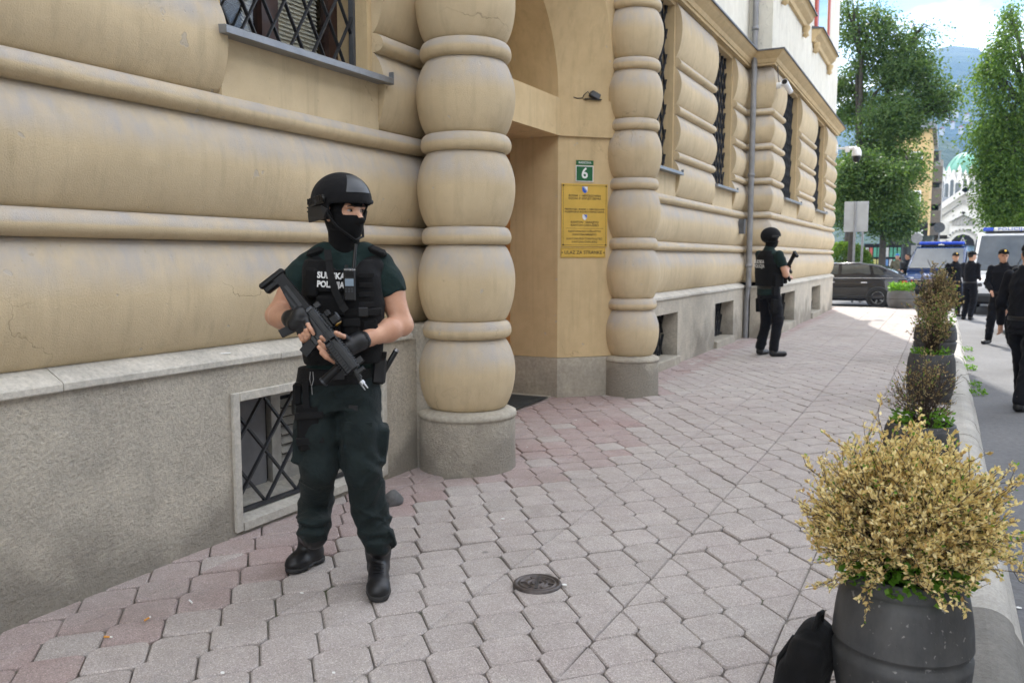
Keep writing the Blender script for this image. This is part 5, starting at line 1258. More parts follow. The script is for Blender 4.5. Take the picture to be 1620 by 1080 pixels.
# his rifle, butt up past the shoulder
r2 = empty('rifle', P2.location, P2.rotation_euler.z); r2.scale = P2.scale; tag(r2, 'black rifle held close to the chest by the guard near the rain pipe', 'rifle')
a_ = Vector((-0.24, -0.24, 1.46)); c_ = Vector((0.16, -0.29, 1.00)); u, r_, n_ = basis_from(c_-a_, (0, 0, 1)); M3 = Matrix((u, n_, r_)).transposed(); T3 = Matrix.Translation(a_) @ M3.to_4x4()
for nm, x0, x1, z0, z1, hw, mt in (('butt_plate', -0.015, 0.02, -0.08, 0.03, 0.02, M_GUNP), ('stock', 0.015, 0.22, -0.03, 0.025, 0.017, M_GUNP), ('receiver', 0.21, 0.40, -0.045, 0.035, 0.02, M_GUN), ('magazine', 0.33, 0.38, -0.18, -0.04, 0.013, M_GUNP), ('pistol_grip', 0.24, 0.275, -0.13, -0.04, 0.014, M_GUNP), ('handguard', 0.40, 0.55, -0.03, 0.03, 0.022, M_GUN), ('barrel', 0.55, 0.65, -0.009, 0.009, 0.009, M_GUN)):
    m = MB(); m.b2(x0, x1, -hw, hw, z0, z1, 0.004); m.v = [T3 @ q for q in m.v]; m.build(nm, mt, r2)
# ---- policemen and soldiers in the street
GP = 'police officers by the vans'
def onroad(px, py): return onz(px, py, ZR)
p = onroad(1580, 545); person('officer in peaked cap facing the camera with one hand at the belt', (p.x, p.y, ZR), (-0.25, -1), 1.80, wr=(-0.13, -0.21, 1.00), wl=(0.27, -0.02, 0.86), hr=(-0.7, 0.8, -0.2), head_yaw=28, feet=((0.16, -0.02, 0), (-0.17, 0.05, 0)), toes=(0.5, -0.3), fat=1.08, group=GP)
p = onroad(1532, 506); person('officer in cap seen from behind, standing in front of the white van', (p.x, p.y, ZR), (0.55, 0.85), 1.80, wl=(0.10, -0.27, 1.10), wr=(-0.08, -0.27, 1.08), hl=(0.4, 0.8, -0.5), hr=(-0.4, 0.8, -0.5), head_yaw=-30, feet=((0.09, 0, 0), (-0.09, 0.05, 0)), toes=(0.7, 0.3), group=GP)
p = onroad(1507, 500); person('officer in cap facing the camera between the blue and the white van', (p.x, p.y, ZR), (0.1, -1), 1.78, wl=(0.25, -0.10, 0.92), wr=(-0.30, 0.0, 0.85), head_yaw=10, group=GP)
p = Vector((0.80, 10.6, ZR)); person('officer in dark uniform walking out of the right edge of the picture', p, (0.55, 0.8), 1.80, wl=(0.30, -0.05, 0.9), wr=(-0.28, 0.02, 0.88), feet=((0.10, -0.18, 0), (-0.11, 0.24, 0)), toes=(0.15, -0.15), head_yaw=35, fat=1.05, group=GP)
p = Vector((1.12, 14.2, ZR)); person('officer turned away, half hidden behind the walking officer at the right edge', p, (0.2, 1), 1.80, head_yaw=-25, fat=1.05, group=GP)
p = Vector((1.55, 20.0, ZR)); person('officer whose cap shows behind the one with a hand at the belt', p, (-0.3, -1), 1.78, head_yaw=-45, group=GP)
p = onroad(1434, 474.5); person('bareheaded man in dark clothes with folded arms in front of the blue van', (p.x, p.y, ZR), (-0.9, -0.5), 1.80, wl=(-0.05, -0.25, 1.15), wr=(0.06, -0.24, 1.12), hl=(1, 0.3, -0.5), hr=(-1, 0.3, -0.5), hat='hair', feet=((0.1, 0, 0), (-0.1, 0.1, 0)))
p = onroad(1417, 466); person('soldier in blue beret and olive shirt standing behind the dark hatchback', (p.x, p.y, ZR), (0.2, -1), 1.80, hat='blue', top=M_CAMO)
p = onroad(1466, 463); person('soldier whose blue beret shows above the bonnet of the blue van', (p.x, p.y, ZR), (-0.4, -1), 1.78, hat='blue', top=M_CAMO)
# ------------------------------------------------------------------ plates, cameras, small things on the building
def plate_frame(px, py):
    """point and axes on the right-hand splay of the doorway"""
    a = Vector((XA, YD+R2)); c = Vector((XB, YD+R1)); d = (a-c).normalized(); n = Vector((d.y, -d.x))          # n faces out of the doorway
    if n.x < 0 and n.y > 0: n = -n
    dr = ray(px, py); t = (c.x*n.x+c.y*n.y)/(dr[0]*n.x+dr[1]*n.y); p = _C+dr*t
    return Vector(p), Vector((d.x, d.y, 0)), Vector((n.x, n.y, 0))
pc, dX_, nX_ = plate_frame(924, 345)
if nX_.dot(Vector((0, 0, CAM_H))-pc) < 0: nX_ = -nX_
if dX_.dot(Vector(_rt)) < 0: dX_ = -dX_
rzP = math.atan2(dX_.y, dX_.x)
def wall_plate(name, x0, y0, x1, y1, th, mat, label, cat):
    tl, _, _ = plate_frame(x0, y0); br, _, _ = plate_frame(x1, y1); c = (tl+br)/2; w = abs((br-tl).dot(dX_)); h = abs(tl.z-br.z)
    e = empty(name, c+nX_*0.004, rzP); tag(e, label, cat); m = MB(); m.b2(-w/2, w/2, -th, 0, -h/2, h/2, 0.002); m.build('plate', mat, e); return e, w, h, th
def ptext(e, tx, z, size, mat, th, x=0.0, **k):
    return put_text(tx, size, mat, e, Matrix.Translation((x, -th-0.001, z)) @ Matrix.Rotation(math.pi/2, 4, 'X'), **k)
def frame_lines(e, w, h, th, ins, mat, lw=0.003):
    m = MB(); x, z = w/2-ins, h/2-ins
    for a in ((-x, x, z-lw, z), (-x, x, -z, -z+lw)): m.b2(a[0], a[1], -th-0.001, -th, a[2], a[3])
    for a in ((-x, -x+lw, -z+lw, z-lw), (x-lw, x, -z+lw, z-lw)): m.b2(a[0], a[1], -th-0.001, -th, a[2], a[3])
    m.build('border_line', mat, e)
def shield(e, x, z, s, th, left, right, extra):
    pts = [(-0.5, 0.55), (0.5, 0.55), (0.5, 0.0), (0.36, -0.35), (0.0, -0.6), (-0.36, -0.35), (-0.5, 0.0)]
    pyd('emblem', [(x+a*s, -th-0.0012, z+b*s) for a, b in pts], [tuple(range(7))[::-1]], left, e)
    pyd('emblem', [(x+a*s, -th-0.0018, z+b*s) for a, b in ((-0.22, 0.53), (0.48, 0.53), (0.48, -0.25))], [(0, 1, 2)[::-1]], right, e)
    m = MB()
    for i in range(6): t = i/5; m.cyl(Vector((x+s*(-0.36+0.72*t), -th-0.0012, z+s*(0.45-0.78*t))), Vector((x+s*(-0.36+0.72*t), -th-0.003, z+s*(0.45-0.78*t))), s*0.045, s*0.045, 5)
    m.build('emblem_star', extra, e)
e, w, h, th = wall_plate('house_number_sign', 910.5, 262, 938, 288, 0.006, M_WHITEE, 'green enamel house number plate reading 6 above the brass plaque', 'sign')
m = MB(); m.b2(-w/2+0.008, w/2-0.008, -th-0.0015, -th, -h/2+0.008, h/2-0.008, 0.001); m.build('green_field', M_GREENP, e); ptext(e, '6', 0.0, 0.155, M_WHITEE, th+0.002, bold=0.003)
e, w, h, th = wall_plate('street_name_sign', 911, 253.5, 938.5, 262, 0.005, M_GREENP, 'narrow green street name plate above the house number', 'sign'); ptext(e, 'RADIĆEVA', 0.0, 0.030, M_WHITEE, th, bold=0.0005)
e, w, h, th = wall_plate('brass_plaque', 888, 290, 960, 390.5, 0.006, M_BRASS, 'large brass plaque with two shields and black lettering beside the door', 'plaque')
frame_lines(e, w, h, th, 0.018, M_INK)
def ln(fr, tx, sz, ww): 
    o = ptext(e, tx, h/2-fr*h, sz, M_INK, th, bold=0.0006); d_ = o.dimensions.x if o.dimensions.x > 0 else 1
    o.scale.x *= ww*w/max(1e-4, max(v.co.x for v in o.data.vertices)-min(v.co.x for v in o.data.vertices))
shield(e, 0, h/2-0.095*h, 0.062, th, M_BLUEE, M_WHITEE, M_WHITEE)
ln(0.19, 'BOSNA  I  HERCEGOVINA', 0.030, 0.70); ln(0.235, 'БОСНА И ХЕРЦЕГОВИНА', 0.030, 0.70)
ln(0.405, 'FEDERACIJA  BOSNE  I  HERCEGOVINE', 0.022, 0.86); ln(0.447, 'ФЕДЕРАЦИЈА БОСНЕ И ХЕРЦЕГОВИНЕ', 0.022, 0.86)
shield(e, 0, h/2-0.53*h, 0.052, th, M_WHITEE, M_BLUEE, M_GREENP)
ln(0.61, 'KANTON   SARAJEVO', 0.032, 0.60); ln(0.66, 'КАНТОН САРАЈЕВО', 0.032, 0.60)
m = MB(); m.b2(-w*0.41, w*0.41, -th-0.001, -th, h/2-0.707*h-0.0015, h/2-0.707*h+0.0015); m.build('dividing_line', M_INK, e)
ln(0.755, 'KANTONALNO TUŽILAŠTVO', 0.028, 0.70); ln(0.805, 'KANTONA SARAJEVO', 0.028, 0.52); ln(0.875, 'КАНТОНАЛНО ТУЖИЛАШТВО', 0.028, 0.77); ln(0.925, 'КАНТОНА САРАЈЕВО', 0.028, 0.55)
for sx in (-1, 1):
    for sz in (-1, 1): m = MB(); c = Vector((sx*(w/2-0.02), -th, sz*(h/2-0.02))); m.cyl(c, c+Vector((0, -0.006, 0)), 0.009, 0.008, 10); m.build('screw', M_GUN, e)
e, w, h, th = wall_plate('brass_plaque', 886.5, 391.5, 957, 407.5, 0.006, M_BRASS, 'small brass plaque reading ULAZ ZA STRANKE below the large one', 'plaque')
frame_lines(e, w, h, th, 0.010, M_INK, 0.002); o = ptext(e, 'ULAZ ZA STRANKE', 0.0, 0.05, M_INK, th, bold=0.0008); o.scale.x *= 0.84*w/(max(v.co.x for v in o.data.vertices)-min(v.co.x for v in o.data.vertices))
for sx in (-1, 1): m = MB(); c = Vector((sx*(w/2-0.016), -th, 0)); m.cyl(c, c+Vector((0, -0.005, 0)), 0.008, 0.007, 10); m.build('screw', M_GUN, e)
# floodlight lying on the impost band, cable running to the fanlight
p, _, _ = plate_frame(935, 157); p = p+nX_*0.03; p.z = ZB1
fl = empty('floodlight', p, rzP); tag(fl, 'small grey floodlight with loose cable lying on the ledge above the plaques', 'lamp')
m = MB(); m.b2(-0.09, 0.10, -0.03, 0.06, 0.001, 0.012, 0.003); m.build('bracket', M_BLACK, fl)
m = MB(); m.box((0.03, 0.0, 0.05), (0.11, 0.07, 0.06), rotm('Y', 24), 0.008); 
for i in range(5): m.box((0.005+i*0.018, 0.0, 0.084-i*0.008), (0.005, 0.07, 0.02), rotm('Y', 24))
m.build('lamp_housing', M_ZINCD, fl)
m = MB(); m.tube([(-0.02, 0.0, 0.05), (-0.05, 0.0, 0.085), (-0.09, 0.01, 0.05), (-0.10, 0.02, 0.02), (-0.16, 0.02, 0.015), (-0.28, 0.06, 0.05), (-0.38, 0.12, 0.06), (-0.44, 0.22, 0.04)], 0.005, 6); m.build('cable', M_BLACK, fl)
# door mat
dm = empty('door_mat', (-4.0, 7.2, 0.02)); tag(dm, 'dark ribbed rubber mat lying in the doorway', 'mat')
m = MB(); m.b2(-0.30, 0.32, -1.1, 0.90, 0, 0.012, 0.004); m.build('mat_border', M_RUBBER, dm); m = MB(); m.b2(-0.24, 0.25, -1.02, 0.82, 0.010, 0.016, 0.003); m.build('mat_field', M_RUBBER, dm)
dm.location.z = 0.021
# bullet camera on the bay
p = onX(1237, 137, XR+0.10); cb = empty('bullet_camera', p); tag(cb, 'white bullet security camera under the cornice of the projecting bay', 'camera')
m = MB(); m.cyl((-0.12, 0, 0.02), (-0.02, 0, 0.02), 0.055, 0.055, 14); m.cyl((-0.03, 0, 0.02), (0.07, -0.03, 0.0), 0.022, 0.022, 10); m.build('mount', M_WHITE, cb)
m = MB(); m.cyl((0.06, -0.10, 0.06), (0.11, 0.24, -0.06), 0.058, 0.050, 16); hs = m.build('housing', M_WHITE, cb); m = MB(); m.cyl((0.0588, -0.107, 0.0625), (0.061, -0.098, 0.059), 0.048, 0.050, 16); m.build('lens', M_BLACK, hs)
m = MB(); m.tube([(-0.05, 0.0, 0.06), (-0.08, 0.05, 0.2), (-0.10, 0.06, 0.45)], 0.008, 6); m.build('cable', M_BLACK, cb)
# dome camera on an arm from the corner
p = onY(1325, 236, 26.0); dc = empty('dome_camera', (XR+0.02, 26.0, p.z)); tag(dc, 'white dome security camera hanging from an arm at the building corner', 'camera')
ln_ = 0.50; m = MB(); m.b2(-0.05, 0.01, -0.10, 0.10, -0.12, 0.12, 0.01); m.cyl((0, 0, 0.02), (ln_*0.55, 0, 0.0), 0.03, 0.035, 10); m.b2(ln_*0.42, ln_*0.66, -0.05, 0.05, -0.10, 0.06, 0.01); m.cyl((ln_*0.6, 0, 0.0), (ln_+0.02, 0, 0.0), 0.05, 0.05, 12); m.build('arm', M_WHITE, dc)
m = MB(); m.lathe([(0.0, 0.0), (0.07, -0.01), (0.12, -0.10), (0.13, -0.20), (0.13, -0.24), (0.0, -0.24)][::-1], (ln_+0.02, 0, 0.02), 20); m.build('cap', M_WHITE, dc)
m = MB(); m.lathe([(0.0, -0.42), (0.06, -0.41), (0.10, -0.36), (0.115, -0.28), (0.118, -0.22)], (ln_+0.02, 0, 0.02), 20); m.build('dome', M_BLACK, dc)
# ------------------------------------------------------------------ manhole, litter, stone, bag
mc = empty('manhole_cover', (-1.83, 3.38, 0.006)); tag(mc, 'round rusty cast iron valve cover set in the pavement', 'manhole cover')
p = onz(850, 925); mc.location = (p.x, p.y, 0.004)
m = MB(); m.lathe([(0.112, -0.03), (0.112, 0.006), (0.105, 0.011), (0.096, 0.011), (0.094, 0.005), (0.086, 0.005), (0.084, 0.010), (0.078, 0.010), (0.076, 0.004), (0.050, 0.004), (0.048, 0.009), (0.042, 0.009), (0.040, 0.004), (0.03, 0.004), (0.028, 0.010), (0.020, 0.010), (0.018, -0.01), (0.0, -0.01)][::-1], (0, 0, 0), 40); m.build('lid', M_MANH, mc)
m = MB()
for i in range(6): a = i*math.pi/3+0.3; m.box((0.063*math.cos(a), 0.063*math.sin(a), 0.006), (0.03, 0.008, 0.006), rotm('Z', math.degrees(a)))
m.build('rib', M_MANH, mc); m = MB(); m.box((0, 0, 0.011), (0.012, 0.15, 0.003), rotm('Z', 20)); m.build('bar', M_PATCH, mc)
M_FILT = simple('filter_orange', (0.62, 0.28, 0.05), 0.8); M_PAPER = simple('paper_white', (0.72, 0.72, 0.70), 0.8)
def butt(px, py, a, label, orange, Ln=0.034):
    p = onz(px, py); e = empty('cigarette_butt', (p.x, p.y, 0.012), R(a)); tag(e, label, 'cigarette butt', 'cigarette ends on the pavement')
    m = MB(); m.cyl((0, 0, 0), (Ln*0.75, 0, 0), 0.0042, 0.0040, 8); m.build('filter', M_FILT if orange else M_PAPER, e); m = MB(); m.cyl((Ln*0.75, 0, 0), (Ln, 0, 0), 0.0041, 0.0036, 8); m.build('tip', M_PAPER, e)
butt(165, 1011, 20, 'orange cigarette butt lying on a red paver, nearest the camera at left', True); butt(229, 985, 100, 'orange cigarette butt standing out on the joint between red pavers', True); butt(300, 953, -25, 'white cigarette butt on a red paver below the cellar window', False)
p = onX(352, 561, XW-0.02); e = empty('cigarette', (XW-0.025, p.y, 0.998), R(55)); tag(e, 'white cigarette lying on the stone ledge left of the officer', 'cigarette'); m = MB(); m.cyl((-0.03, 0, 0), (0.025, 0, 0), 0.004, 0.004, 8); m.build('paper_tube', M_PAPER, e); m = MB(); m.cyl((0.025, 0, 0), (0.045, 0, 0), 0.0041, 0.0041, 8); m.build('filter', M_PAPER, e)
SCR = ['white paper scrap on the pavement at the bottom edge of the picture, left', 'white paper scrap between the boots of the officer in front', 'white paper scrap right of the near column, upper one', 'white paper scrap right of the near column, lower one', 'white paper scrap in front of the door mat', 'white paper scrap in front of the brass plaques', 'white paper scrap at the foot of the near column', 'white paper scrap in front of the far column', 'white paper scrap beside the manhole cover', 'white paper scrap on the pavement right of the far column', '', '', 'white paper scrap at the bottom edge below the officer']
for i, (px, py) in enumerate([(352, 1068), (478, 941), (795, 823), (790, 843), (911, 666), (941, 667), (834, 709), (1028, 664), (893, 928), (1133, 655), (1598, 958), (1612, 962), (528, 1068)]):
    p = onz(px, py, 0 if px < 1560 else ZR); r_ = rng.uniform(0.008, 0.016); m = MB()
    a0 = rng.random()*6; pts = [(r_*(0.6+0.5*rng.random())*math.cos(a0+j), r_*(0.6+0.5*rng.random())*math.sin(a0+j)*0.7) for j in np.linspace(0, 5.4, 7)]
    m.prism(pts, 0.0, 0.003); o = m.build('paper_scrap', M_PAPER); o.location = (p.x, p.y, (0.010 if px < 1560 else ZR+0.003)); 
    tag(o, SCR[i] if px < 1560 else ('pale scrap on the asphalt against the kerb' if px < 1605 else 'pale scrap on the asphalt at the right edge of the picture'), 'litter', 'white paper scraps on the pavement' if px < 1560 else 'scraps by the kerb')
p = onz(617, 800); b = SDF(0.02); b.ell((0, 0, 0.04), (0.035, 0.05, 0.055)); b.ell((0.01, 0.03, 0.02), (0.04, 0.05, 0.03)); b.box((-0.01, 0, 0.03), (0.03, 0.045, 0.035), rotm('Y', 20), 0.008)
o = b.build('stone', 0.008, simple('grey_stone', (0.10, 0.10, 0.10), 0.8, var=0.4, nscale=20, bmp=0.5), None, folds(0.004, 30, 40, 3)); o.location = (p.x, p.y+0.03, 0); tag(o, 'dark grey stone leaning in the corner by the cellar window', 'stone')
# ------------------------------------------------------------------ planters and their bushes
def at_depth(px, py, z):
    return onz(px, py, z)
RIM = 0.50
pc1 = at_depth(1431, 901, RIM); 
def planter(label, x, y, rim=0.21, hgt=0.475, mat=None, group='planters along the kerb', two=True, z=0.0, belly=1.10, foot=0.90, earth=0.05):
    e = empty('planter', (x, y, z)); tag(e, label, 'planter', group); r = rim
    prof = [(0.0, 0.01), (r*foot*0.96, 0.0), (r*foot, 0.012)]
    for t in np.linspace(0.06, 0.44, 6): prof.append((r*(foot+(belly-foot)*math.sin(min(1, t/0.5)*math.pi/2)), hgt*t))
    prof += [(r*belly*1.0, hgt*0.48), (r*belly*0.94, hgt*0.50), (r*belly*0.94, hgt*0.535), (r*belly*1.0, hgt*0.555)]
    for t in np.linspace(0.56, 0.9, 6): prof.append((r*(belly-(belly-1.0)*((t-0.5)/0.5)**2), hgt*t))
    prof += [(r*1.03, hgt*0.905), (r*1.0, hgt*0.93), (r*0.99, hgt*0.985), (r*0.97, hgt), (r*0.90, hgt), (r*0.88, hgt*0.985), (r*0.87, hgt-earth-0.02)]
    m = MB(); m.lathe(prof, (0, 0, 0), 48); m.build('pot', mat or M_POT, e)
    m = MB(); m.lathe([(0.0, hgt-earth+0.01), (r*0.5, hgt-earth+0.006), (r*0.875, hgt-earth-0.006)][::-1], (0, 0, 0), 24); m.build('soil', M_EARTH, e)
    return e
def leaf_mesh(name, P, D, L, Wd, mat, parent, seed, fold=0.0):
    """one small leaf per point: P positions, D directions, L lengths"""
    rs = np.random.RandomState(seed); n = len(P); P = np.asarray(P, np.float32); D = np.asarray(D, np.float32); D /= np.linalg.norm(D, axis=1, keepdims=True)+1e-9
    q = rs.normal(size=(n, 3)).astype(np.float32); S_ = np.cross(D, q); S_ /= np.linalg.norm(S_, axis=1, keepdims=True)+1e-9
    N_ = np.cross(S_, D); L = np.asarray(L, np.float32)[:, None]; w = L*Wd
    v = np.stack([P, P+D*L*0.5+S_*w*0.5+N_*L*fold, P+D*L, P+D*L*0.5-S_*w*0.5+N_*L*fold], 1).reshape(-1, 3)
    me = bpy.data.meshes.new(name); me.vertices.add(4*n); me.vertices.foreach_set('co', v.ravel()); me.loops.add(4*n); me.loops.foreach_set('vertex_index', np.arange(4*n, dtype=np.int32))
    me.polygons.add(n); me.polygons.foreach_set('loop_start', np.arange(0, 4*n, 4, dtype=np.int32)); me.polygons.foreach_set('loop_total', np.full(n, 4, np.int32)); me.update(); me.materials.append(mat)
    return mesh_obj(name, me, None, parent)
def mk_leaf(name, cols, trans=0.35, rough=0.5):
    m, t, b = newmat(name); g = _n(t, 'ShaderNodeNewGeometry'); n = len(cols)
    c = ramp(t, g.outputs['Random Per Island'], [(i/(n-1), cols[i]) for i in range(n)]); lk(t, c, b.inputs['Base Color']); b.inputs['Roughness'].default_value = rough; b.inputs['Specular IOR Level'].default_value = 0.3
    tr = _n(t, 'ShaderNodeBsdfTranslucent'); lk(t, mixc(t, 1.0, c, (1.6, 1.6, 0.9), 'MULTIPLY'), tr.inputs['Color']); mx = _n(t, 'ShaderNodeMixShader'); mx.inputs['Fac'].default_value = trans
    o = t.nodes['Material Output']; lk(t, b.outputs[0], mx.inputs[1]); lk(t, tr.outputs[0], mx.inputs[2]); lk(t, mx.outputs[0], o.inputs['Surface']); return m
M_DRY = mk_leaf('dry_leaf', [(0.36, 0.22, 0.08), (0.62, 0.47, 0.20), (0.74, 0.61, 0.31), (0.82, 0.72, 0.43), (0.70, 0.56, 0.27), (0.50, 0.34, 0.13)], 0.25)
M_BROWN = mk_leaf('brown_leaf', [(0.16, 0.10, 0.05), (0.30, 0.21, 0.10), (0.44, 0.34, 0.18), (0.15, 0.17, 0.06)], 0.2)
M_GRN = mk_leaf('green_leaf', [(0.07, 0.17, 0.015), (0.12, 0.26, 0.03), (0.18, 0.33, 0.05)], 0.4)
M_TWIG = simple('twig', (0.055, 0.038, 0.028), 0.9, var=0.3)
def bush(par, z0, R_, Hh_, n_st, leaves, mat, seed, emin=-0.03, green=0.07, lsize=0.020, bare=0.0, zs=1.0, lean=(0, 0), twig_r=0.0022):
    rs = random.Random(seed); tw = MB(); P = []; D = []; L = []; PG_ = []; DG = []; LG = []
    for i in range(n_st):
        a = rs.random()*2*math.pi; u = rs.random()**0.5; el = (math.pi/2)*(1-u**0.85)+emin
        sq = rs.uniform(0.78, 1.05); ce, se = abs(math.cos(el))**0.8, math.copysign(abs(math.sin(el))**0.8, math.sin(el)); tip = Vector((math.cos(a)*R_*ce*sq+lean[0], math.sin(a)*R_*ce*sq+lean[1], z0+Hh_*se*zs*sq))
        tip = Vector((tip.x, tip.y, tip.z))+Vector((rs.gauss(0, 0.03), rs.gauss(0, 0.03), rs.gauss(0, 0.03)))*R_/0.3
        b0 = Vector((rs.gauss(0, 0.03), rs.gauss(0, 0.03), z0)); mid = b0.lerp(tip, 0.5)+Vector((rs.gauss(0, 0.02), rs.gauss(0, 0.02), 0.05*R_/0.3)); pts = [b0, b0.lerp(mid, 0.6)+Vector((rs.gauss(0, .008), rs.gauss(0, .008), 0)), mid, mid.lerp(tip, 0.5)+Vector((rs.gauss(0, .012), rs.gauss(0, .012), rs.gauss(0, .01))), tip]
        tw.tube(pts, [twig_r*1.6, twig_r*1.3, twig_r, twig_r*0.8, twig_r*0.5], 4)
        subs = [(pts[2], pts[3]), (pts[3], pts[4])]
        for k_ in range(5):
            s0 = pts[2].lerp(pts[4], rs.random()); dr = (tip-b0).normalized()+Vector((rs.gauss(0, .6), rs.gauss(0, .6), rs.gauss(0.1, .5))); s1 = s0+dr.normalized()*rs.uniform(0.04, 0.10)*R_/0.3; tw.tube([s0, s0.lerp(s1, 0.5)+Vector((rs.gauss(0, .004),)*3), s1], [twig_r*0.6, twig_r*0.5, twig_r*0.3], 3); subs.append((s0, s1))
        if rs.random() < bare: continue
        for a_, c_ in subs:
            for k_ in range(leaves):
                t_ = rs.random()**0.6; p_ = a_.lerp(c_, t_); d_ = (c_-a_).normalized()*0.7+Vector((rs.gauss(0, .6), rs.gauss(0, .6), rs.gauss(0.25, .5)))
                if rs.random() < green: PG_.append(p_); DG.append(d_); LG.append(lsize*rs.uniform(0.7, 1.3))
                else: P.append(p_); D.append(d_); L.append(lsize*rs.choice((0.55, 0.8, 1.0, 1.2, 1.5)))
    tw.build('twigs', M_TWIG, par)
    if P: leaf_mesh('foliage', P, D, L, 0.5, mat, par, seed, 0.08)['kind'] = 'stuff'
    if PG_: leaf_mesh('green_shoots', PG_, DG, LG, 0.55, M_GRN, par, seed+1, 0.08)['kind'] = 'stuff'
def weeds(par, z0, r, n, hgt, seed, lsize=0.03):
    rs = random.Random(seed); P = []; D = []; L = []
    for i in range(n):
        a = rs.random()*6.283; q = r*math.sqrt(rs.random()); p_ = Vector((q*math.cos(a), q*math.sin(a), z0+rs.random()*hgt)); P.append(p_); D.append(Vector((math.cos(a)*0.7+rs.gauss(0, .5), math.sin(a)*0.7+rs.gauss(0, .5), rs.gauss(0.3, .4)))); L.append(lsize*rs.uniform(0.6, 1.3))
    leaf_mesh('weeds', P, D, L, 0.75, M_GRN, par, seed, 0.05)['kind'] = 'stuff'
p1 = planter('black barrel planter with a straw coloured shrub, nearest the camera', pc1.x, pc1.y, 0.175, 0.50, belly=1.21, foot=0.98)
bs = empty('shrub', (pc1.x, pc1.y, 0.48)); tag(bs, 'big straw yellow dried shrub growing in the nearest planter', 'shrub')
bush(bs, 0.0, 0.30, 0.455, 430, 16, M_DRY, 11, green=0.06, lsize=0.0140, emin=0.10)
weeds(bs, -0.01, 0.20, 1900, 0.11, 12, 0.026)
GB = 'dried bushes in the planters'
pp = onz(1462, 690, 0.0); p3 = planter('dark planter hidden behind the straw shrub, with bare twigs and weeds', 0.0-0.10, 6.75, 0.23, 0.31, M_POT)
bs = empty('shrub', (-0.10, 6.75, 0.26)); tag(bs, 'leafless brown shrub with weeds in the second planter from the camera', 'shrub', GB); bush(bs, 0.0, 0.25, 0.56, 130, 3, M_BROWN, 21, green=0.10, lsize=0.018, bare=0.45, emin=0.25); weeds(bs, 0.0, 0.2, 380, 0.14, 22, 0.035)
q = onz(1478, 618); p4 = planter('tall dark planter with green weeds, third from the camera', -0.08, 9.9, 0.215, 0.50, M_POT); bs = empty('shrub', (-0.08, 9.9, 0.46)); tag(bs, 'twiggy brown shrub with yellow leaf tufts in the third planter', 'shrub', GB); bush(bs, 0.0, 0.24, 0.64, 130, 3, M_BROWN, 31, green=0.12, lsize=0.022, bare=0.35, emin=0.3); weeds(bs, 0.0, 0.19, 400, 0.09, 32, 0.03)
p5 = planter('dark planter with a tall dead shrub, fourth from the camera', -0.08, 14.2, 0.27, 0.50, M_POT); bs = empty('shrub', (-0.08, 14.2, 0.46)); tag(bs, 'tall dead reddish brown shrub in the fourth planter', 'shrub', GB); bush(bs, 0.0, 0.34, 0.92, 190, 4, M_BROWN, 41, green=0.06, lsize=0.03, bare=0.2, twig_r=0.004, emin=0.3); weeds(bs, 0.0, 0.25, 300, 0.25, 42, 0.05)
p6 = planter('grey concrete planter behind the dead shrub, second from the street corner', -0.25, 24.2, 0.33, 0.55, M_POTG); p = onz(1425, 487); p7 = planter('grey concrete planter with fresh green plants at the street corner', p.x, p.y, 0.36, 0.52, M_POTG)
bs = empty('green_plants', (p.x, p.y, 0.48)); tag(bs, 'fresh green plants growing in the planter at the street corner', 'plants'); weeds(bs, 0.0, 0.34, 900, 0.26, 52, 0.07)
bs = empty('green_plants', (-0.25, 24.2, 0.50)); tag(bs, 'low green weeds in the planter second from the street corner', 'plants'); weeds(bs, 0.0, 0.28, 300, 0.08, 53, 0.05)
# weeds rooted along the kerb
def tuft(x, y, z, r, n, hgt, seed, label):
    e = empty('weed_tuft', (x, y, z)); tag(e, label, 'weed', 'weeds rooted along the kerb'); weeds(e, 0.0, r, n, hgt, seed, 0.03)
for i, (px, py) in enumerate([(1537, 612), (1545, 625), (1532, 585), (1528, 555), (1530, 570)]):
    p = onz(px, py, ZR); tuft(p.x, p.y, ZR, 0.10, 120, 0.07, 60+i, ['green weed tuft in the gutter, nearest the camera', 'green weed tuft in the gutter by the kerb joint', 'pale weed tuft in the gutter at the shadow edge', 'small weed tuft in the sunlit gutter, farthest away', 'small weed tuft in the sunlit gutter, next to the farthest'][[1, 0, 2, 3, 4][i]])
# black bag leaning on the nearest planter
bg = empty('backpack', (pc1.x-0.275, pc1.y-0.04, 0.006), R(-12)); bg.scale = (0.85, 0.95, 1.0); tag(bg, 'black backpack leaning against the nearest planter', 'bag')
b = SDF(0.04); b.box((0, 0, 0.13), (0.07, 0.13, 0.12), rotm('Y', 14), 0.05); b.ell((-0.06, -0.02, 0.09), (0.05, 0.10, 0.075)); b.ell((0.0, 0.03, 0.23), (0.05, 0.09, 0.05)); b.box((0, 0, -0.1), (0.5, 0.5, 0.1), None, 0.002, 0.004, 's')
b.build('bag_body', 0.008, M_VEST, bg, lambda x, y, z: folds(0.004, 16, 40, 8)(x, y, z)+creases(0.015, 30, 4)(x, y, z)); m = MB(); m.tube([(-0.095, -0.10, 0.07), (-0.105, -0.02, 0.10), (-0.10, 0.07, 0.09)], 0.004, 5); m.build('zip', M_PATCH, bg); m = MB(); m.tube([(0.02, -0.03, 0.26), (0.03, 0.0, 0.315), (0.03, 0.04, 0.31), (0.02, 0.06, 0.26)], 0.009, 8); m.build('handle', M_WEB, bg); m = MB(); m.tube([(-0.04, -0.06, 0.24), (-0.10, -0.05, 0.15), (-0.11, -0.06, 0.05)], 0.010, 6); m.build('strap', M_WEB, bg)
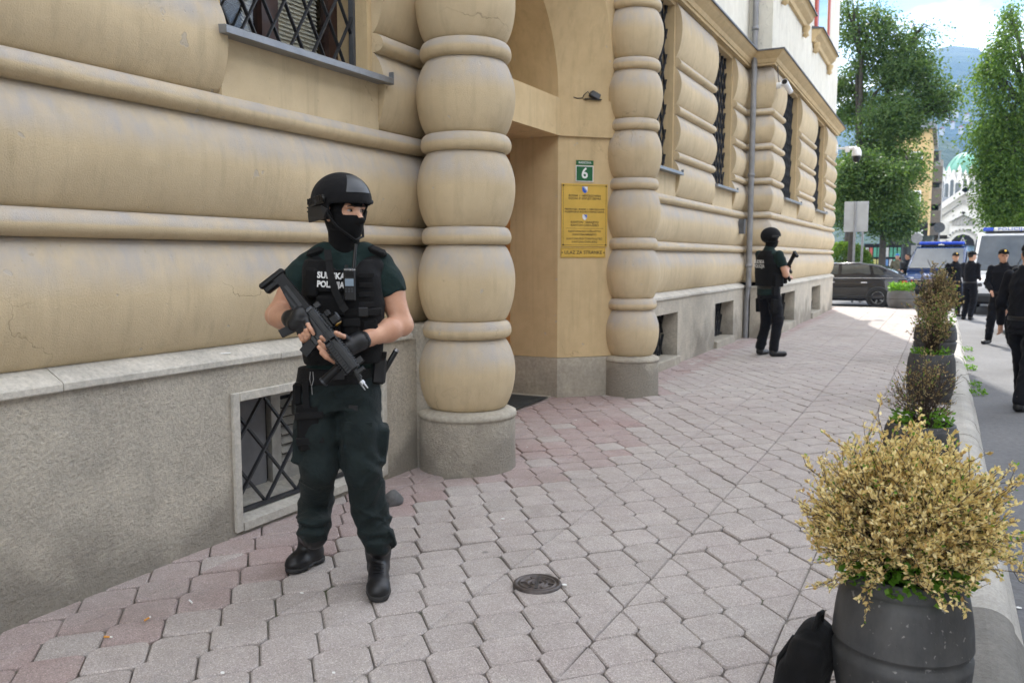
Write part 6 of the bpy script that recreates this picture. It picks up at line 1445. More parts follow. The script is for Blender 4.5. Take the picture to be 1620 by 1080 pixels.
# ------------------------------------------------------------------ vehicles (local frame: x forward, y left, z up)
def mk_paint(name, col, rough=0.28, metal=0.0):
    m, t, b = newmat(name); v = tco(t); n = noise(t, 2.5, 4, vec=v)
    lk(t, ramp(t, n, [(0.3, tuple(c*0.94 for c in col)), (0.7, tuple(min(1, c*1.05) for c in col))]), b.inputs['Base Color']); lk(t, ramp(t, noise(t, 4, 3, vec=v), [(0.3, rough*0.9), (0.7, rough*1.1)]), b.inputs['Roughness'])
    b.inputs['Metallic'].default_value = metal; b.inputs['Specular IOR Level'].default_value = 0.25; b.inputs['Coat Weight'].default_value = 0.7; b.inputs['Coat Roughness'].default_value = 0.04; return m
M_CGREY = mk_paint('dark_grey_paint', (0.013, 0.014, 0.018), 0.2, 0.0); M_CWHITE = mk_paint('white_paint', (0.74, 0.75, 0.76)); M_CBLUE = mk_paint('blue_paint', (0.012, 0.035, 0.115), metal=0.1); M_CSILV = mk_paint('silver_paint', (0.50, 0.51, 0.52), metal=0.6)
M_TYRE = simple('tyre', (0.014, 0.014, 0.014), 0.8); M_RIM = simple('alloy', (0.28, 0.29, 0.30), 0.35, metal=0.8); M_CHROME = simple('chrome', (0.6, 0.6, 0.62), 0.12, metal=1.0, var=0.03); M_TRIM = simple('black_trim', (0.012, 0.012, 0.013), 0.55)
M_LAMP = mk_glass('headlamp', (0.45, 0.46, 0.48), 0.08); M_TAIL = simple('tail_lamp', (0.42, 0.012, 0.010), 0.2, var=0.1); M_BLUEL = simple('blue_light', (0.012, 0.06, 0.48), 0.15, var=0.15); M_VGL = mk_glass('car_glass', (0.05, 0.058, 0.06), 0.02)
M_PLATEB = simple('plate_blue', (0.02, 0.10, 0.50), 0.4)
def rrect(hw, z0, z1, n=5, rb=0.10, rt=0.06, tilt=0.0):
    """closed outline in (y, z), rounded corners, top narrowed by tilt"""
    out = []
    for (cy, cz, r, a0) in ((hw-rb, z0+rb, rb, -90), (hw-tilt-rt, z1-rt, rt, 0), (-(hw-tilt-rt), z1-rt, rt, 90), (-(hw-rb), z0+rb, rb, 180)):
        for i in range(n+1): a = R(a0+90*i/n); out.append((cy+r*math.cos(a), cz+r*math.sin(a)))
    return out
def skin(st, name, mat, par):
    """st: list of (x, hw, z0, z1, tilt)"""
    m = MB(); rings = []
    for x, hw, z0, z1, tl in st: rings.append([Vector((x, y, z)) for y, z in rrect(hw, z0, z1, 5, min(0.10, (z1-z0)*0.3), min(0.07, (z1-z0)*0.3), tl)])
    m.loft(rings); return m.build(name, mat, par)
def wheel(par, x, y, r, w=0.2):
    s = 1 if y > 0 else -1; e = empty('wheel', (x, y, r), 0, par); ax = Matrix.Rotation(-s*math.pi/2, 3, 'X')
    m = MB(); m.lathe([(r*0.62, -w*0.1), (r*0.66, 0.0), (r*0.93, 0.005), (r, -0.035), (r, -w+0.03), (r*0.9, -w), (r*0.5, -w)], (0, 0, 0), 28, axis=ax); m.build('tyre', M_TYRE, e)
    m = MB(); m.lathe([(0.0, -0.03), (r*0.14, -0.025), (r*0.15, -0.045)], (0, 0, 0), 16, axis=ax); m.lathe([(r*0.60, -0.01), (r*0.66, -0.006), (r*0.64, -0.05)], (0, 0, 0), 24, axis=ax)
    for i in range(5):
        a = i*2*math.pi/5; c = ax @ Vector((r*0.38*math.cos(a), r*0.38*math.sin(a), -0.03)); m.box(c, (r*0.52, r*0.15, 0.025), ax @ Matrix.Rotation(a, 3, 'Z'))
    m.build('rim', M_RIM, e); m = MB(); m.lathe([(0, -0.06), (r*0.64, -0.06)][::-1], (0, 0, 0), 20, axis=ax); m.build('brake_disc', M_TRIM, e)
def glassq(par, pts, name='window', mat=None, off=0.004):
    c = sum(pts, Vector())/len(pts); n = (pts[1]-pts[0]).cross(pts[2]-pts[0]).normalized(); m = MB()
    if n.dot(c-Vector((c.x*0.6, 0, 0.8))) < 0: pts = pts[::-1]; n = -n
    k = len(pts); m.add([p+n*off for p in pts]+[p-n*0.01 for p in pts], [tuple(range(k))]+[(i, (i+1) % k, k+(i+1) % k, k+i)[::-1] for i in range(k)]); return m.build(name, mat or M_VGL, par)
def arch(par, x, y, r):
    s = 1 if y > 0 else -1; m = MB(); ax = Matrix.Rotation(-s*math.pi/2, 3, 'X'); m.lathe([(r*1.16, -0.02), (r*1.16, 0.004), (r*0.9, 0.006), (r*0.9, -0.02)], (x, y, r), 28, axis=ax); m.build('wheel_arch', M_TRIM, par)
def car(label, loc, face, paint, L=4.25, Wd=1.80, Hh=1.47, group=None, est=False):
    f = Vector((face[0], face[1], 0)); e = empty('parked_car', loc, math.atan2(f.y, f.x)); tag(e, label, 'car', group); w = Wd/2; k = L/4.25; zb = 0.93
    st = [(-2.12, 0.72, 0.40, 0.86, 0.10), (-2.08, 0.82, 0.27, 0.95, 0.09), (-1.85, 0.88, 0.22, 0.97, 0.07), (-1.3, 0.90, 0.20, 0.96, 0.06), (-0.3, 0.90, 0.19, 0.94, 0.06), (0.7, 0.90, 0.19, 0.92, 0.06), (1.2, 0.89, 0.20, 0.89, 0.07), (1.7, 0.86, 0.22, 0.80, 0.10), (2.0, 0.80, 0.25, 0.70, 0.12), (2.12, 0.66, 0.33, 0.60, 0.12)]
    skin([(x*k, hw*w/0.9, z0, z1, t) for x, hw, z0, z1, t in st], 'car_body', paint, e)
    gs = [(-2.02, 0.70, 0.90, 0.99, 0.05), (-1.72, 0.74, 0.90, 1.17, 0.10), (-1.25, 0.76, 0.90, 1.37, 0.16), (-0.6, 0.78, 0.90, 1.46, 0.18), (0.15, 0.78, 0.90, 1.44, 0.18), (0.55, 0.78, 0.88, 1.26, 0.13), (1.15, 0.76, 0.86, 0.93, 0.04)]
    skin([(x*k, hw*w/0.9, z0, 0.9+(z1-0.9)*Hh/1.47 if z1 > 0.95 else z1, t) for x, hw, z0, z1, t in gs], 'cabin', paint, e)
    for s in (1, -1):
        def P(x, z):
            z_ = 0.9+(z-0.9)*Hh/1.47; xs = [g[0] for g in gs]; top = np.interp(x, xs, [g[3] for g in gs]); hw = np.interp(x, xs, [g[1] for g in gs])*w/0.9; tl = np.interp(x, xs, [g[4] for g in gs]); t = (z-0.9)/max(0.05, top-0.9); return Vector((x*k, s*(hw-tl*min(1, t)*0.9+0.004), z_))
        for q in ([(-1.05, 0.95), (-0.12, 0.95), (-0.12, 1.38), (-0.95, 1.38)], [(-0.02, 0.95), (0.92, 0.95), (0.42, 1.22), (0.10, 1.37), (-0.02, 1.38)], [(-1.60, 0.98), (-1.15, 0.96), (-1.06, 1.34), (-1.22, 1.30)]):
            pts = [P(*a) for a in q]; glassq(e, pts, 'window', None, 0.012)
        for xw in (-1.28, 1.30): arch(e, xw*k, s*(w-0.006), 0.315); wheel(e, xw*k, s*(w-0.002), 0.315)
        m = MB(); m.ell((0.78*k, s*(w+0.07), 0.99), (0.07, 0.11, 0.07), 12, 8); m.build('mirror', paint, e)
        m = MB(); m.tube([(-1.7*k, s*(w*0.90), 0.955), (-0.6*k, s*(w*0.925), 0.945), (1.0*k, s*(w*0.89), 0.935)], 0.012, 5); m.build('belt_trim', M_CHROME, e)
        for xd in (-0.85, 0.15): m = MB(); m.box((xd*k, s*(w+0.006), 0.80), (0.19, 0.025, 0.03), None, 0.008); m.build('door_handle', M_CHROME, e)
        m = MB(); m.box((-2.03*k, s*(w*0.82), 0.80), (0.16, 0.26, 0.15), rotm('Z', s*18), 0.03); m.build('tail_lamp', M_TAIL, e)
        m = MB(); m.box((1.97*k, s*w*0.72, 0.64), (0.22, 0.36, 0.13), rotm('Z', -s*28), 0.03); m.build('headlamp', M_LAMP, e)
        m = MB(); m.box((0.0, s*(w-0.005), 0.34), (2.3*k, 0.03, 0.05), None, 0.01); m.build('side_skirt', M_TRIM, e)
    f_ = lambda x, z, y: Vector((x*k, y, 0.9+(z-0.9)*Hh/1.47))
    glassq(e, [f_(1.06, 0.955, 0.64*w/0.9), f_(0.24, 1.425, 0.50*w/0.9), f_(0.24, 1.425, -0.50*w/0.9), f_(1.06, 0.955, -0.64*w/0.9)][::-1], 'windscreen', None, 0.03); glassq(e, [f_(-1.90, 1.04, -0.56), f_(-1.32, 1.32, -0.48), f_(-1.32, 1.32, 0.48), f_(-1.90, 1.04, 0.56)][::-1], 'rear_window', None, 0.03)
    m = MB(); m.box((2.10*k, 0, 0.40), (0.06, 1.1, 0.14), None, 0.02); m.build('grille', M_TRIM, e); m = MB(); m.box((-2.13*k, 0, 0.62), (0.02, 0.5, 0.11), None, 0.004); m.build('number_plate', M_WHITEE, e); m = MB(); m.box((2.135*k, 0, 0.50), (0.02, 0.5, 0.11), None, 0.004); m.build('number_plate', M_WHITEE, e)
    return e
def van(label, loc, face, paint, L=5.0, Wd=1.94, Hh=2.05, bar=True, txt=False, group=None, bumper=None, nose=1.0):
    f = Vector((face[0], face[1], 0)); e = empty('police_van', loc, math.atan2(f.y, f.x)); tag(e, label, 'van', group); w = Wd/2; zb = 1.18
    xf = L/2
    skin([(-xf, w*0.94, 0.42, zb, 0.02), (-xf+0.12, w, 0.28, zb, 0.02), (0.0, w, 0.26, zb, 0.02), (xf-1.05*nose, w, 0.26, zb, 0.03), (xf-0.55*nose, w*0.985, 0.28, zb-0.06, 0.06), (xf-0.22, w*0.95, 0.30, zb-0.17, 0.10), (xf-0.05, w*0.90, 0.34, zb-0.32, 0.10), (xf, w*0.84, 0.40, zb-0.42, 0.10)], 'van_body', paint, e)
    skin([(-xf+0.03, w*0.94, zb-0.05, Hh-0.10, 0.10), (-xf+0.20, w*0.985, zb-0.05, Hh-0.02, 0.12), (-0.3, w*0.985, zb-0.05, Hh, 0.13), (xf-1.65*nose, w*0.98, zb-0.05, Hh-0.02, 0.13), (xf-1.42*nose, w*0.97, zb-0.05, Hh-0.12, 0.12), (xf-0.62*nose, w*0.93, zb-0.06, zb+0.03, 0.03)], 'cab', paint, e)
    a, c = xf-1.36*nose, xf-0.66*nose; zt, z0 = Hh-0.13, zb+0.055
    glassq(e, [Vector((c, w*0.86, z0)), Vector((a, w*0.76, zt)), Vector((a, -w*0.76, zt)), Vector((c, -w*0.86, z0))][::-1], 'windscreen', None, 0.035)
    for s in (1, -1):
        pts = [Vector((xf-0.85*nose, s*w*0.945, zb+0.05)), Vector((xf-1.45*nose, s*w*0.885, Hh-0.22)), Vector((xf-1.95*nose, s*w*0.885, Hh-0.22)), Vector((xf-1.95*nose, s*w*0.975, zb+0.03))]
        glassq(e, pts if s > 0 else pts[::-1], 'window', None, 0.02)
        for x0, x1 in ((xf-2.05*nose, xf-3.1*nose), (xf-3.2*nose, xf-4.2*nose)):
            pts = [Vector((x0, s*w*0.98, zb+0.03)), Vector((x0, s*w*0.90, Hh-0.22)), Vector((x1, s*w*0.90, Hh-0.22)), Vector((x1, s*w*0.98, zb+0.03))]; glassq(e, pts if s > 0 else pts[::-1], 'window', None, 0.02)
        for xw in (-xf+0.95, xf-0.88): arch(e, xw, s*(w-0.006), 0.34); wheel(e, xw, s*(w-0.002), 0.34, 0.22)
        m = MB(); m.box((xf-1.02*nose, s*(w+0.14), zb+0.16), (0.09, 0.20, 0.26), None, 0.03); m.build('mirror', M_TRIM, e)
        m = MB(); m.box((xf-0.16, s*w*0.77, zb-0.33), (0.26, 0.34, 0.21), rotm('Z', -s*24), 0.04); hl = m.build('headlamp', M_LAMP, e)
        m = MB(); m.cyl(Vector((xf-0.055, s*w*0.70, zb-0.33)), Vector((xf-0.02, s*w*0.70, zb-0.33)), 0.06, 0.06, 14); m.build('lamp_ring', M_CHROME, hl)
        m = MB(); m.box((-xf+0.03, s*w*0.9, 1.05), (0.05, 0.14, 0.5), None, 0.02); m.build('tail_lamp', M_TAIL, e)
    m = MB(); m.box((xf-0.03, 0, zb-0.36), (0.08, w*1.16, 0.16), None, 0.02); g = m.build('grille', M_TRIM, e)
    for dz in (0.04, -0.04): m = MB(); m.box((xf+0.014, 0, zb-0.36+dz), (0.015, w*1.10, 0.018), None, 0.004); m.build('chrome_strip', M_CHROME, g)
    m = MB(); m.cyl(Vector((xf+0.012, 0, zb-0.35)), Vector((xf+0.03, 0, zb-0.35)), 0.085, 0.08, 20); m.build('round_emblem', M_CHROME, e)
    m = MB(); m.box((xf-0.06, 0, 0.46), (0.26, w*1.86, 0.30), None, 0.07); m.build('bumper', bumper or M_TRIM, e); m = MB(); m.box((xf+0.075, 0, 0.50), (0.02, 0.52, 0.115), None, 0.004); pl_ = m.build('number_plate', M_WHITEE, e)
    m = MB(); m.box((xf+0.087, 0.235, 0.50), (0.004, 0.045, 0.11)); m.box((xf+0.087, -0.235, 0.50), (0.004, 0.045, 0.11)); m.build('plate_band', M_PLATEB, pl_)
    for s in (1, -1):
        m = MB(); p0 = Vector((c+0.05, s*0.10, z0+0.0)); m.tube([p0, p0.lerp(Vector((a, s*0.55, zt)), 0.42)+Vector((0.05, 0, 0.02))], 0.010, 5); m.build('wiper', M_TRIM, e)
    if bar:
        lb = empty('light_bar', (a-0.32, 0, Hh+0.0), 0, e); hw = w*0.74
        for s in (1, -1): m = MB(); m.b2(-0.13, 0.13, s*0.24*2.0 if txt else s*0.0, s*hw, 0.02, 0.13, 0.03); m.build('blue_lens', M_BLUEL, lb)
        m = MB(); m.b2(-0.12, 0.125, -0.477, 0.477, 0.025, 0.132, 0.02) if txt else m.b2(-0.12, 0.12, -0.10, 0.10, 0.0, 0.06, 0.01); m.build('centre_box', M_WHITEE, lb)
        m = MB(); m.b2(-0.10, 0.10, -hw*0.9, hw*0.9, -0.03, 0.025); m.build('mount', M_TRIM, lb)
        if txt: put_text('POLICIJA', 0.115, M_PLATEB, lb, Matrix.Translation((0.1275, 0, 0.078)) @ Matrix.Rotation(math.pi/2, 4, 'Z') @ Matrix.Rotation(math.pi/2, 4, 'X'), bold=0.002, xscale=1.45, spacing=1.15)
    return e
at_ = lambda px, Y: onY(px, 407, Y).x
GC = 'vehicles in the side street'
car('dark grey hatchback parked across the end of the pavement', (-3.15, 31.2, ZR), (-1, 0.06), M_CGREY, 4.3, 1.8, 1.47, GC)
car('white car mostly hidden behind the dark grey hatchback', (-6.6, 38.5, ZR), (-1, 0.0), M_CWHITE, 4.2, 1.75, 1.46, GC)
car('white car parked behind the man with folded arms', (-1.2, 52.0, ZR), (0.25, -1), M_CWHITE, 4.4, 1.8, 1.5, GC)
car('silver car parked across behind the group of officers', (3.25, 21.6, ZR), (-1, -0.05), M_CSILV, 4.3, 1.8, 1.42, GC)
pv = onz(1492, 474, ZR); van('dark blue police van facing the camera with blue roof lamp', (at_(1489, 33.0)+0.12, 34.6, ZR), (-0.16, -1), M_CBLUE, 4.9, 1.95, 2.05, True, False, GC)
pw = onz(1585, 492, ZR); van('white police van with POLICIJA light bar behind the officers', (at_(1529, 28.0)+1.25, 30.3, ZR), (-0.06, -1), M_CWHITE, 5.4, 2.06, 2.38, True, True, GC)
# ------------------------------------------------------------------ trees
M_BARK = simple('bark', (0.055, 0.048, 0.040), 0.95, var=0.4, nscale=6, bmp=0.8, bscale=14, bdist=0.03)
M_LF1 = mk_leaf('leaf_mid', [(0.045, 0.095, 0.015), (0.08, 0.15, 0.025), (0.11, 0.19, 0.035), (0.15, 0.23, 0.055)], 0.5)
M_LF2 = mk_leaf('leaf_cool', [(0.035, 0.075, 0.020), (0.06, 0.115, 0.03), (0.09, 0.15, 0.045), (0.13, 0.19, 0.07)], 0.45)
M_LFY = mk_leaf('leaf_yellow', [(0.40, 0.24, 0.03), (0.55, 0.36, 0.05)], 0.3)
def tree(label, x, y, trunk_h, trunk_r, lobes, nclump, nleaf, lsize, mat, seed, droop=0.35, spread=0.55, yellow=0.0, group='street trees', clip_x=None, trunk_lean=(0, 0)):
    """lobes: (cx, cy, cz, rx, ry, rz) relative to the base; leaves sit in drooping sprays round limb ends"""
    e = empty('street_tree', (x, y, ZR)); tag(e, label, 'tree', group); rs = random.Random(seed); nr = np.random.RandomState(seed)
    m = MB(); top = Vector((trunk_lean[0], trunk_lean[1], trunk_h)); m.tube([(0, 0, -0.1), (trunk_lean[0]*0.2, trunk_lean[1]*0.2, trunk_h*0.4), tuple(top)], [trunk_r*1.25, trunk_r, trunk_r*0.8], 10); m.build('trunk', M_BARK, e)
    lm = MB(); P = []; D = []; L = []
    cl = []
    wts = [l[3]*l[4]*l[5] for l in lobes]
    for i in range(nclump):
        l = rs.choices(lobes, wts)[0]
        while True:
            v = Vector((rs.uniform(-1, 1), rs.uniform(-1, 1), rs.uniform(-1, 1)))
            if 0.16 < v.length_squared < 1: break
        cl.append(Vector((l[0]+v.x*l[3], l[1]+v.y*l[4], l[2]+v.z*l[5])))
    for l in lobes:
        c = Vector(l[:3]); mid = top.lerp(c, 0.5)+Vector((rs.gauss(0, .3), rs.gauss(0, .3), 0.4)); lm.tube([top*0.75, mid, c], [trunk_r*0.6, trunk_r*0.4, trunk_r*0.18], 7)
        for k_ in range(7):
            v = Vector((rs.gauss(0, 1), rs.gauss(0, 1), rs.gauss(0.2, .8))).normalized(); t_ = c+Vector((v.x*l[3], v.y*l[4], v.z*l[5]))*0.85; s0 = mid.lerp(c, rs.random()); lm.tube([s0, s0.lerp(t_, 0.5)+Vector((0, 0, 0.3)), t_], [trunk_r*0.22, trunk_r*0.14, trunk_r*0.05], 5)
    lm.build('limbs', M_BARK, e)
    C_ = np.array([tuple(c) for c in cl], np.float32); n = nclump*nleaf
    idx = np.repeat(np.arange(nclump), nleaf); sz = nr.uniform(0.5, 1.3, nclump)[idx][:, None]*spread
    off = nr.normal(size=(n, 3)).astype(np.float32)*np.array([0.5, 0.5, 0.36])*sz
    off[:, 2] -= droop*np.abs(off[:, 0]+off[:, 1])+droop*nr.uniform(0, 1, n)*sz[:, 0]
    Pn = C_[idx]+off; Dn = np.stack([nr.normal(size=n)*0.6+off[:, 0], nr.normal(size=n)*0.6+off[:, 1], nr.normal(size=n)*0.4-0.5*droop-0.3], 1)
    Ln = lsize*nr.uniform(0.6, 1.3, n)
    ye = (nr.uniform(size=nclump) < yellow)[idx]
    leaf_mesh('foliage', Pn[~ye], Dn[~ye], Ln[~ye], 0.6, mat, e, seed, 0.05)['kind'] = 'stuff'
    if ye.any(): leaf_mesh('yellow_foliage', Pn[ye], Dn[ye], Ln[ye], 0.6, M_LFY, e, seed+5, 0.05)['kind'] = 'stuff'
    return e
def at(px, py, Y): return onY(px, py, Y)
def lobes_px(bx, by, Y, lst):
    """lobes given as (px, py, half width px, half height px, depth offset) at distance Y"""
    out = []
    for px, py, hw, hh, dy in lst:
        p = at(px, py, Y+dy); s = (p-Vector((0, 0, CAM_H))).dot(Vector(_fw))/F_PX; hw = max(hw-11, 5); hh = max(hh-12, 5); out.append((p.x-bx, p.y-by, p.z-ZR+0.25, hw*s, max(hw*s*0.9, 0.8), hh*s))
    return out
Y = 44.0; tb = at(1338, 432, Y); tree('large leafy tree behind the corner, its crown leaning over the street', tb.x, Y, 7.2, 0.22, lobes_px(tb.x, Y, Y, [(1375, 60, 48, 62, 0), (1345, 150, 40, 60, 1), (1430, 110, 55, 45, 0), (1410, 190, 60, 50, -1), (1480, 150, 48, 34, 0), (1500, 185, 26, 34, 0), (1370, 270, 60, 55, 0), (1425, 265, 45, 45, 1), (1450, 60, 40, 24, 0), (1340, 20, 30, 40, 0)]), 420, 130, 0.14, M_LF2, 3, 0.35, 0.75, 0.006, trunk_lean=(0.6, 0))
Y = 36.5; tb = at(1345, 436, Y); tree('lower light green tree standing in front of the tall one at the corner', tb.x, Y, 3.6, 0.13, lobes_px(tb.x, Y, Y, [(1345, 300, 30, 44, 0), (1372, 325, 30, 30, 0), (1400, 285, 42, 32, 0), (1425, 318, 24, 24, 0), (1440, 270, 22, 20, 0.5), (1365, 262, 30, 24, 0.5)]), 200, 120, 0.12, M_LF2, 5, 0.25, 0.55, 0.0)
Y = 56.0; tb = at(1395, 424, Y); tree('dark tree in the shade behind the parked cars', tb.x, Y, 4.5, 0.2, lobes_px(tb.x, Y, Y, [(1360, 335, 45, 40, 0), (1410, 335, 45, 45, 0), (1425, 360, 26, 30, 0)]), 330, 110, 0.17, M_LF2, 7, 0.2, 0.8, 0.0)
Y = 40.0; tb = at(1660, 440, Y); tree('drooping birch on the right with hanging light green sprays', tb.x, Y, 6.0, 0.2, lobes_px(tb.x, Y, Y, [(1585, 90, 26, 40, 0), (1600, 40, 22, 40, 0), (1578, 150, 22, 30, 0), (1590, 190, 40, 40, 0), (1578, 215, 36, 36, 0), (1590, 260, 50, 50, 0), (1568, 262, 26, 40, 0), (1600, 320, 50, 45, 0), (1578, 330, 24, 26, 0), (1545, 205, 24, 28, 0), (1560, 120, 24, 50, 0.5), (1650, 150, 40, 120, 0)]), 380, 130, 0.12, M_LF1, 9, 0.9, 0.6, 0.005)
Y = 58.0; tb = at(1620, 424, Y); tree('dark tree behind the birch at the right', tb.x, Y, 5.0, 0.22, lobes_px(tb.x, Y, Y, [(1598, 310, 36, 45, 0), (1620, 240, 40, 60, 0), (1575, 350, 22, 24, 0), (1605, 355, 40, 24, 0)]), 130, 110, 0.17, M_LF2, 13, 0.5, 0.8, 0.0)
# low green bush by the sign
e = empty('bush', (at(1335, 425, 38).x, 38, ZR)); tag(e, 'light green bush behind the dark grey hatchback', 'bush'); nr = np.random.RandomState(5); n = 9000
v = nr.normal(size=(n, 3)); v /= np.linalg.norm(v, axis=1, keepdims=True); v *= nr.uniform(0.55, 1.0, (n, 1))**0.5; P_ = v*np.array([1.1, 0.9, 0.9])+np.array([0, 0, 1.35])
leaf_mesh('foliage', P_, v+nr.normal(size=(n, 3))*0.7, 0.10*nr.uniform(0.6, 1.3, n), 0.6, M_LF1, e, 6)['kind'] = 'stuff'; m = MB(); m.tube([(0, 0, -0.05), (0.05, 0, 0.6), (0, 0, 1.2)], [0.06, 0.05, 0.03], 6); m.build('stem', M_BARK, e)
# ------------------------------------------------------------------ signs, railing
def sign_post(label, px, py_top, py_bot, Y, shape, name='road_sign'):
    a = at(px, py_top, Y); e = empty(name, (a.x, Y, ZR)); tag(e, label, 'sign'); return e, a
Y = 33.0; a = at(1354.5, 343, Y); e = empty('road_sign', (a.x, Y, ZR)); tag(e, 'grey back of a rectangular road sign on two poles behind the hatchback', 'sign'); s_ = Y*1.1/F_PX
m = MB(); m.b2(-15*s_, 15*s_, -0.03, 0.0, a.z-ZR-20*s_, a.z-ZR+20*s_, 0.01); m.build('panel', simple('sign_back', (0.36, 0.37, 0.38), 0.55, metal=0.3, var=0.12, nscale=3), e)
for dx in (-1.0*s_, 9*s_): m = MB(); m.tube([(dx, -0.06, -0.1), (dx, -0.06, a.z-ZR+(20 if dx < 0 else -20)*s_)], 0.04, 10); m.build('pole', M_PIPE, e)
Y = 55.0; a = at(1450.5, 377, Y); e = empty('road_sign', (a.x, Y, ZR)); tag(e, 'grey round road sign seen from behind in front of the black shopfront', 'sign'); m = MB(); m.cyl((0, 0, a.z-ZR), (0, 0.03, a.z-ZR), 0.30, 0.30, 20); m.build('disc', M_PIPE, e); m = MB(); m.tube([(0, 0.06, -0.1), (0, 0.06, a.z-ZR+0.3)], 0.035, 8); m.build('pole', M_PIPE, e); m = MB(); m.b2(-0.28, 0.28, 0, 0.03, a.z-ZR-0.95, a.z-ZR-0.40); m.build('lower_panel', M_PIPE, e)
Y = 62.0; a = at(1486, 360, Y); e = empty('road_sign', (a.x, Y, ZR)); tag(e, 'dark round road sign in front of the church', 'sign'); m = MB(); m.cyl((0, 0, a.z-ZR), (0, 0.03, a.z-ZR), 0.34, 0.34, 20); m.build('disc', M_ZINCD, e); m = MB(); m.tube([(0, 0.06, -0.1), (0, 0.06, a.z-ZR+0.3)], 0.035, 8); m.build('pole', M_PIPE, e)
Y = 60.0; a = at(1366, 420, Y); c = at(1425, 420, Y); e = empty('newsstand', (a.x, Y, ZR)); tag(e, 'newsstand with rows of colourful magazines in the shade of the trees', 'newsstand'); wN = c.x-a.x
m = MB(); m.b2(0, wN, 0, 1.2, 0, 2.5); m.build('kiosk_body', M_DARK, e); cols = [(0.5, 0.12, 0.1), (0.12, 0.25, 0.5), (0.6, 0.55, 0.2), (0.55, 0.55, 0.55), (0.1, 0.35, 0.25)]; MC = [simple('magazine', c_, 0.5, var=0.3, nscale=8) for c_ in cols]
for i in range(9):
    for j in range(2): m = MB(); m.b2(0.1+i*wN/9.3, 0.1+(i+0.75)*wN/9.3, -0.03, 0.0, 0.9+j*0.75, 1.5+j*0.75); m.build('magazine', MC[rng.randrange(5)], e)
Y = 46.0; a = at(1320, 415, Y); e = empty('railing', (a.x, Y, ZR)); tag(e, 'dark metal railing along the green behind the parked cars', 'railing')
for i in range(46): m = MB(); m.b2(i*0.13, i*0.13+0.02, 0, 0.02, 0.05, 1.15); m.build('rail_bar', M_IRON, e)
m = MB(); m.b2(-0.1, 6.1, -0.01, 0.03, 1.151, 1.20); m.b2(-0.1, 6.1, -0.01, 0.03, 0.10, 0.13); m.build('top_rail', M_IRON, e)
# ------------------------------------------------------------------ far buildings
M_YELW = mk_plaster('ochre_render', (0.60, 0.44, 0.22), dirt_amt=0.1); M_GREYW = mk_plaster('grey_render', (0.40, 0.39, 0.37), dirt_amt=0.2); M_CHW = mk_plaster('church_white', (0.72, 0.70, 0.66), dirt_amt=0.1); M_COPPER = simple('copper_green', (0.17, 0.38, 0.29), 0.55, var=0.2, nscale=0.6); M_SLATE = simple('slate_grey', (0.22, 0.24, 0.27), 0.6, var=0.15)
def box_house(label, x0, x1, y0, y1, h, mat, name='town_house'):
    e = empty(name, ((x0+x1)/2, y0, ZR)); tag(e, label, 'building'); m = MB(); m.b2(-(x1-x0)/2, (x1-x0)/2, 0, y1-y0, 0, h); m.build('wall', mat, e); return e
Y = 72.0; a = at(1405, 420, Y); c = at(1464.5, 420, Y); t_ = at(1450, 205, Y); hY = t_.z-ZR
ye = box_house('ochre house with black bank shopfront behind the trees', a.x, c.x, Y, Y+14, hY, M_YELW); wY = c.x-a.x
zS = at(1450, 352, Y).z-ZR
m = MB(); m.b2(-wY/2-0.05, wY/2+0.02, -0.12, 0.0, 0, zS); sf = m.build('shopfront', M_BLACK, ye); p = at(1448, 367, Y); put_text('bank', 0.9, M_WHITEE, sf, Matrix.Translation((p.x-(a.x+c.x)/2-0.3, -0.13, p.z-ZR)) @ Matrix.Rotation(math.pi/2, 4, 'X'), bold=0.01)
for i in range(3): m = MB(); m.b2(-wY/2+0.3+i*1.0, -wY/2+1.1+i*1.0, -0.14, -0.12, 0.3, zS-1.0); m.build('shop_window', M_VGL, sf)
for j in range(4):
    for i in range(2):
        xw = wY/2-1.0-i*1.5; zz = zS+0.9+j*2.9; m = MB(); m.b2(xw-0.45, xw+0.45, -0.05, 0.02, zz, zz+1.5); wd = m.build('window', M_WHITEE, ye); m = MB(); m.b2(xw-0.36, xw+0.36, -0.07, -0.05, zz+0.1, zz+1.4); m.build('pane', M_VGL, wd)
m = MB(); m.b2(-wY/2-0.3, wY/2+0.3, -0.4, 14, hY, hY+0.5); m.build('roof', M_SLATE, ye)
Y = 82.0; a = at(1464, 420, Y); c = at(1484, 420, Y); gh = box_house('narrow grey house with stacked balconies beside the church', a.x, c.x, Y+2, Y+14, at(1470, 250, Y).z-ZR, M_GREYW); wG = c.x-a.x
for py in (267, 302, 337, 357):
    z = at(1470, py, Y).z-ZR; m = MB(); m.b2(-wG/2, wG/2, -1.2, 0, z-1.1, z+0.25); bl = m.build('balcony', simple('balcony_brown', (0.16, 0.15, 0.14), 0.8, var=0.2), gh); m = MB(); m.b2(-wG/2+0.2, wG/2-0.2, -0.02, 0.0, z+0.4, z+1.7); m.build('window', M_VGL, gh)
z = at(1480, 375, Y).z-ZR; m = MB(); m.b2(-0.3, wG/2+0.6, -2.2, 0, z-0.15, z+0.15); m.build('awning', M_BLACK, gh)
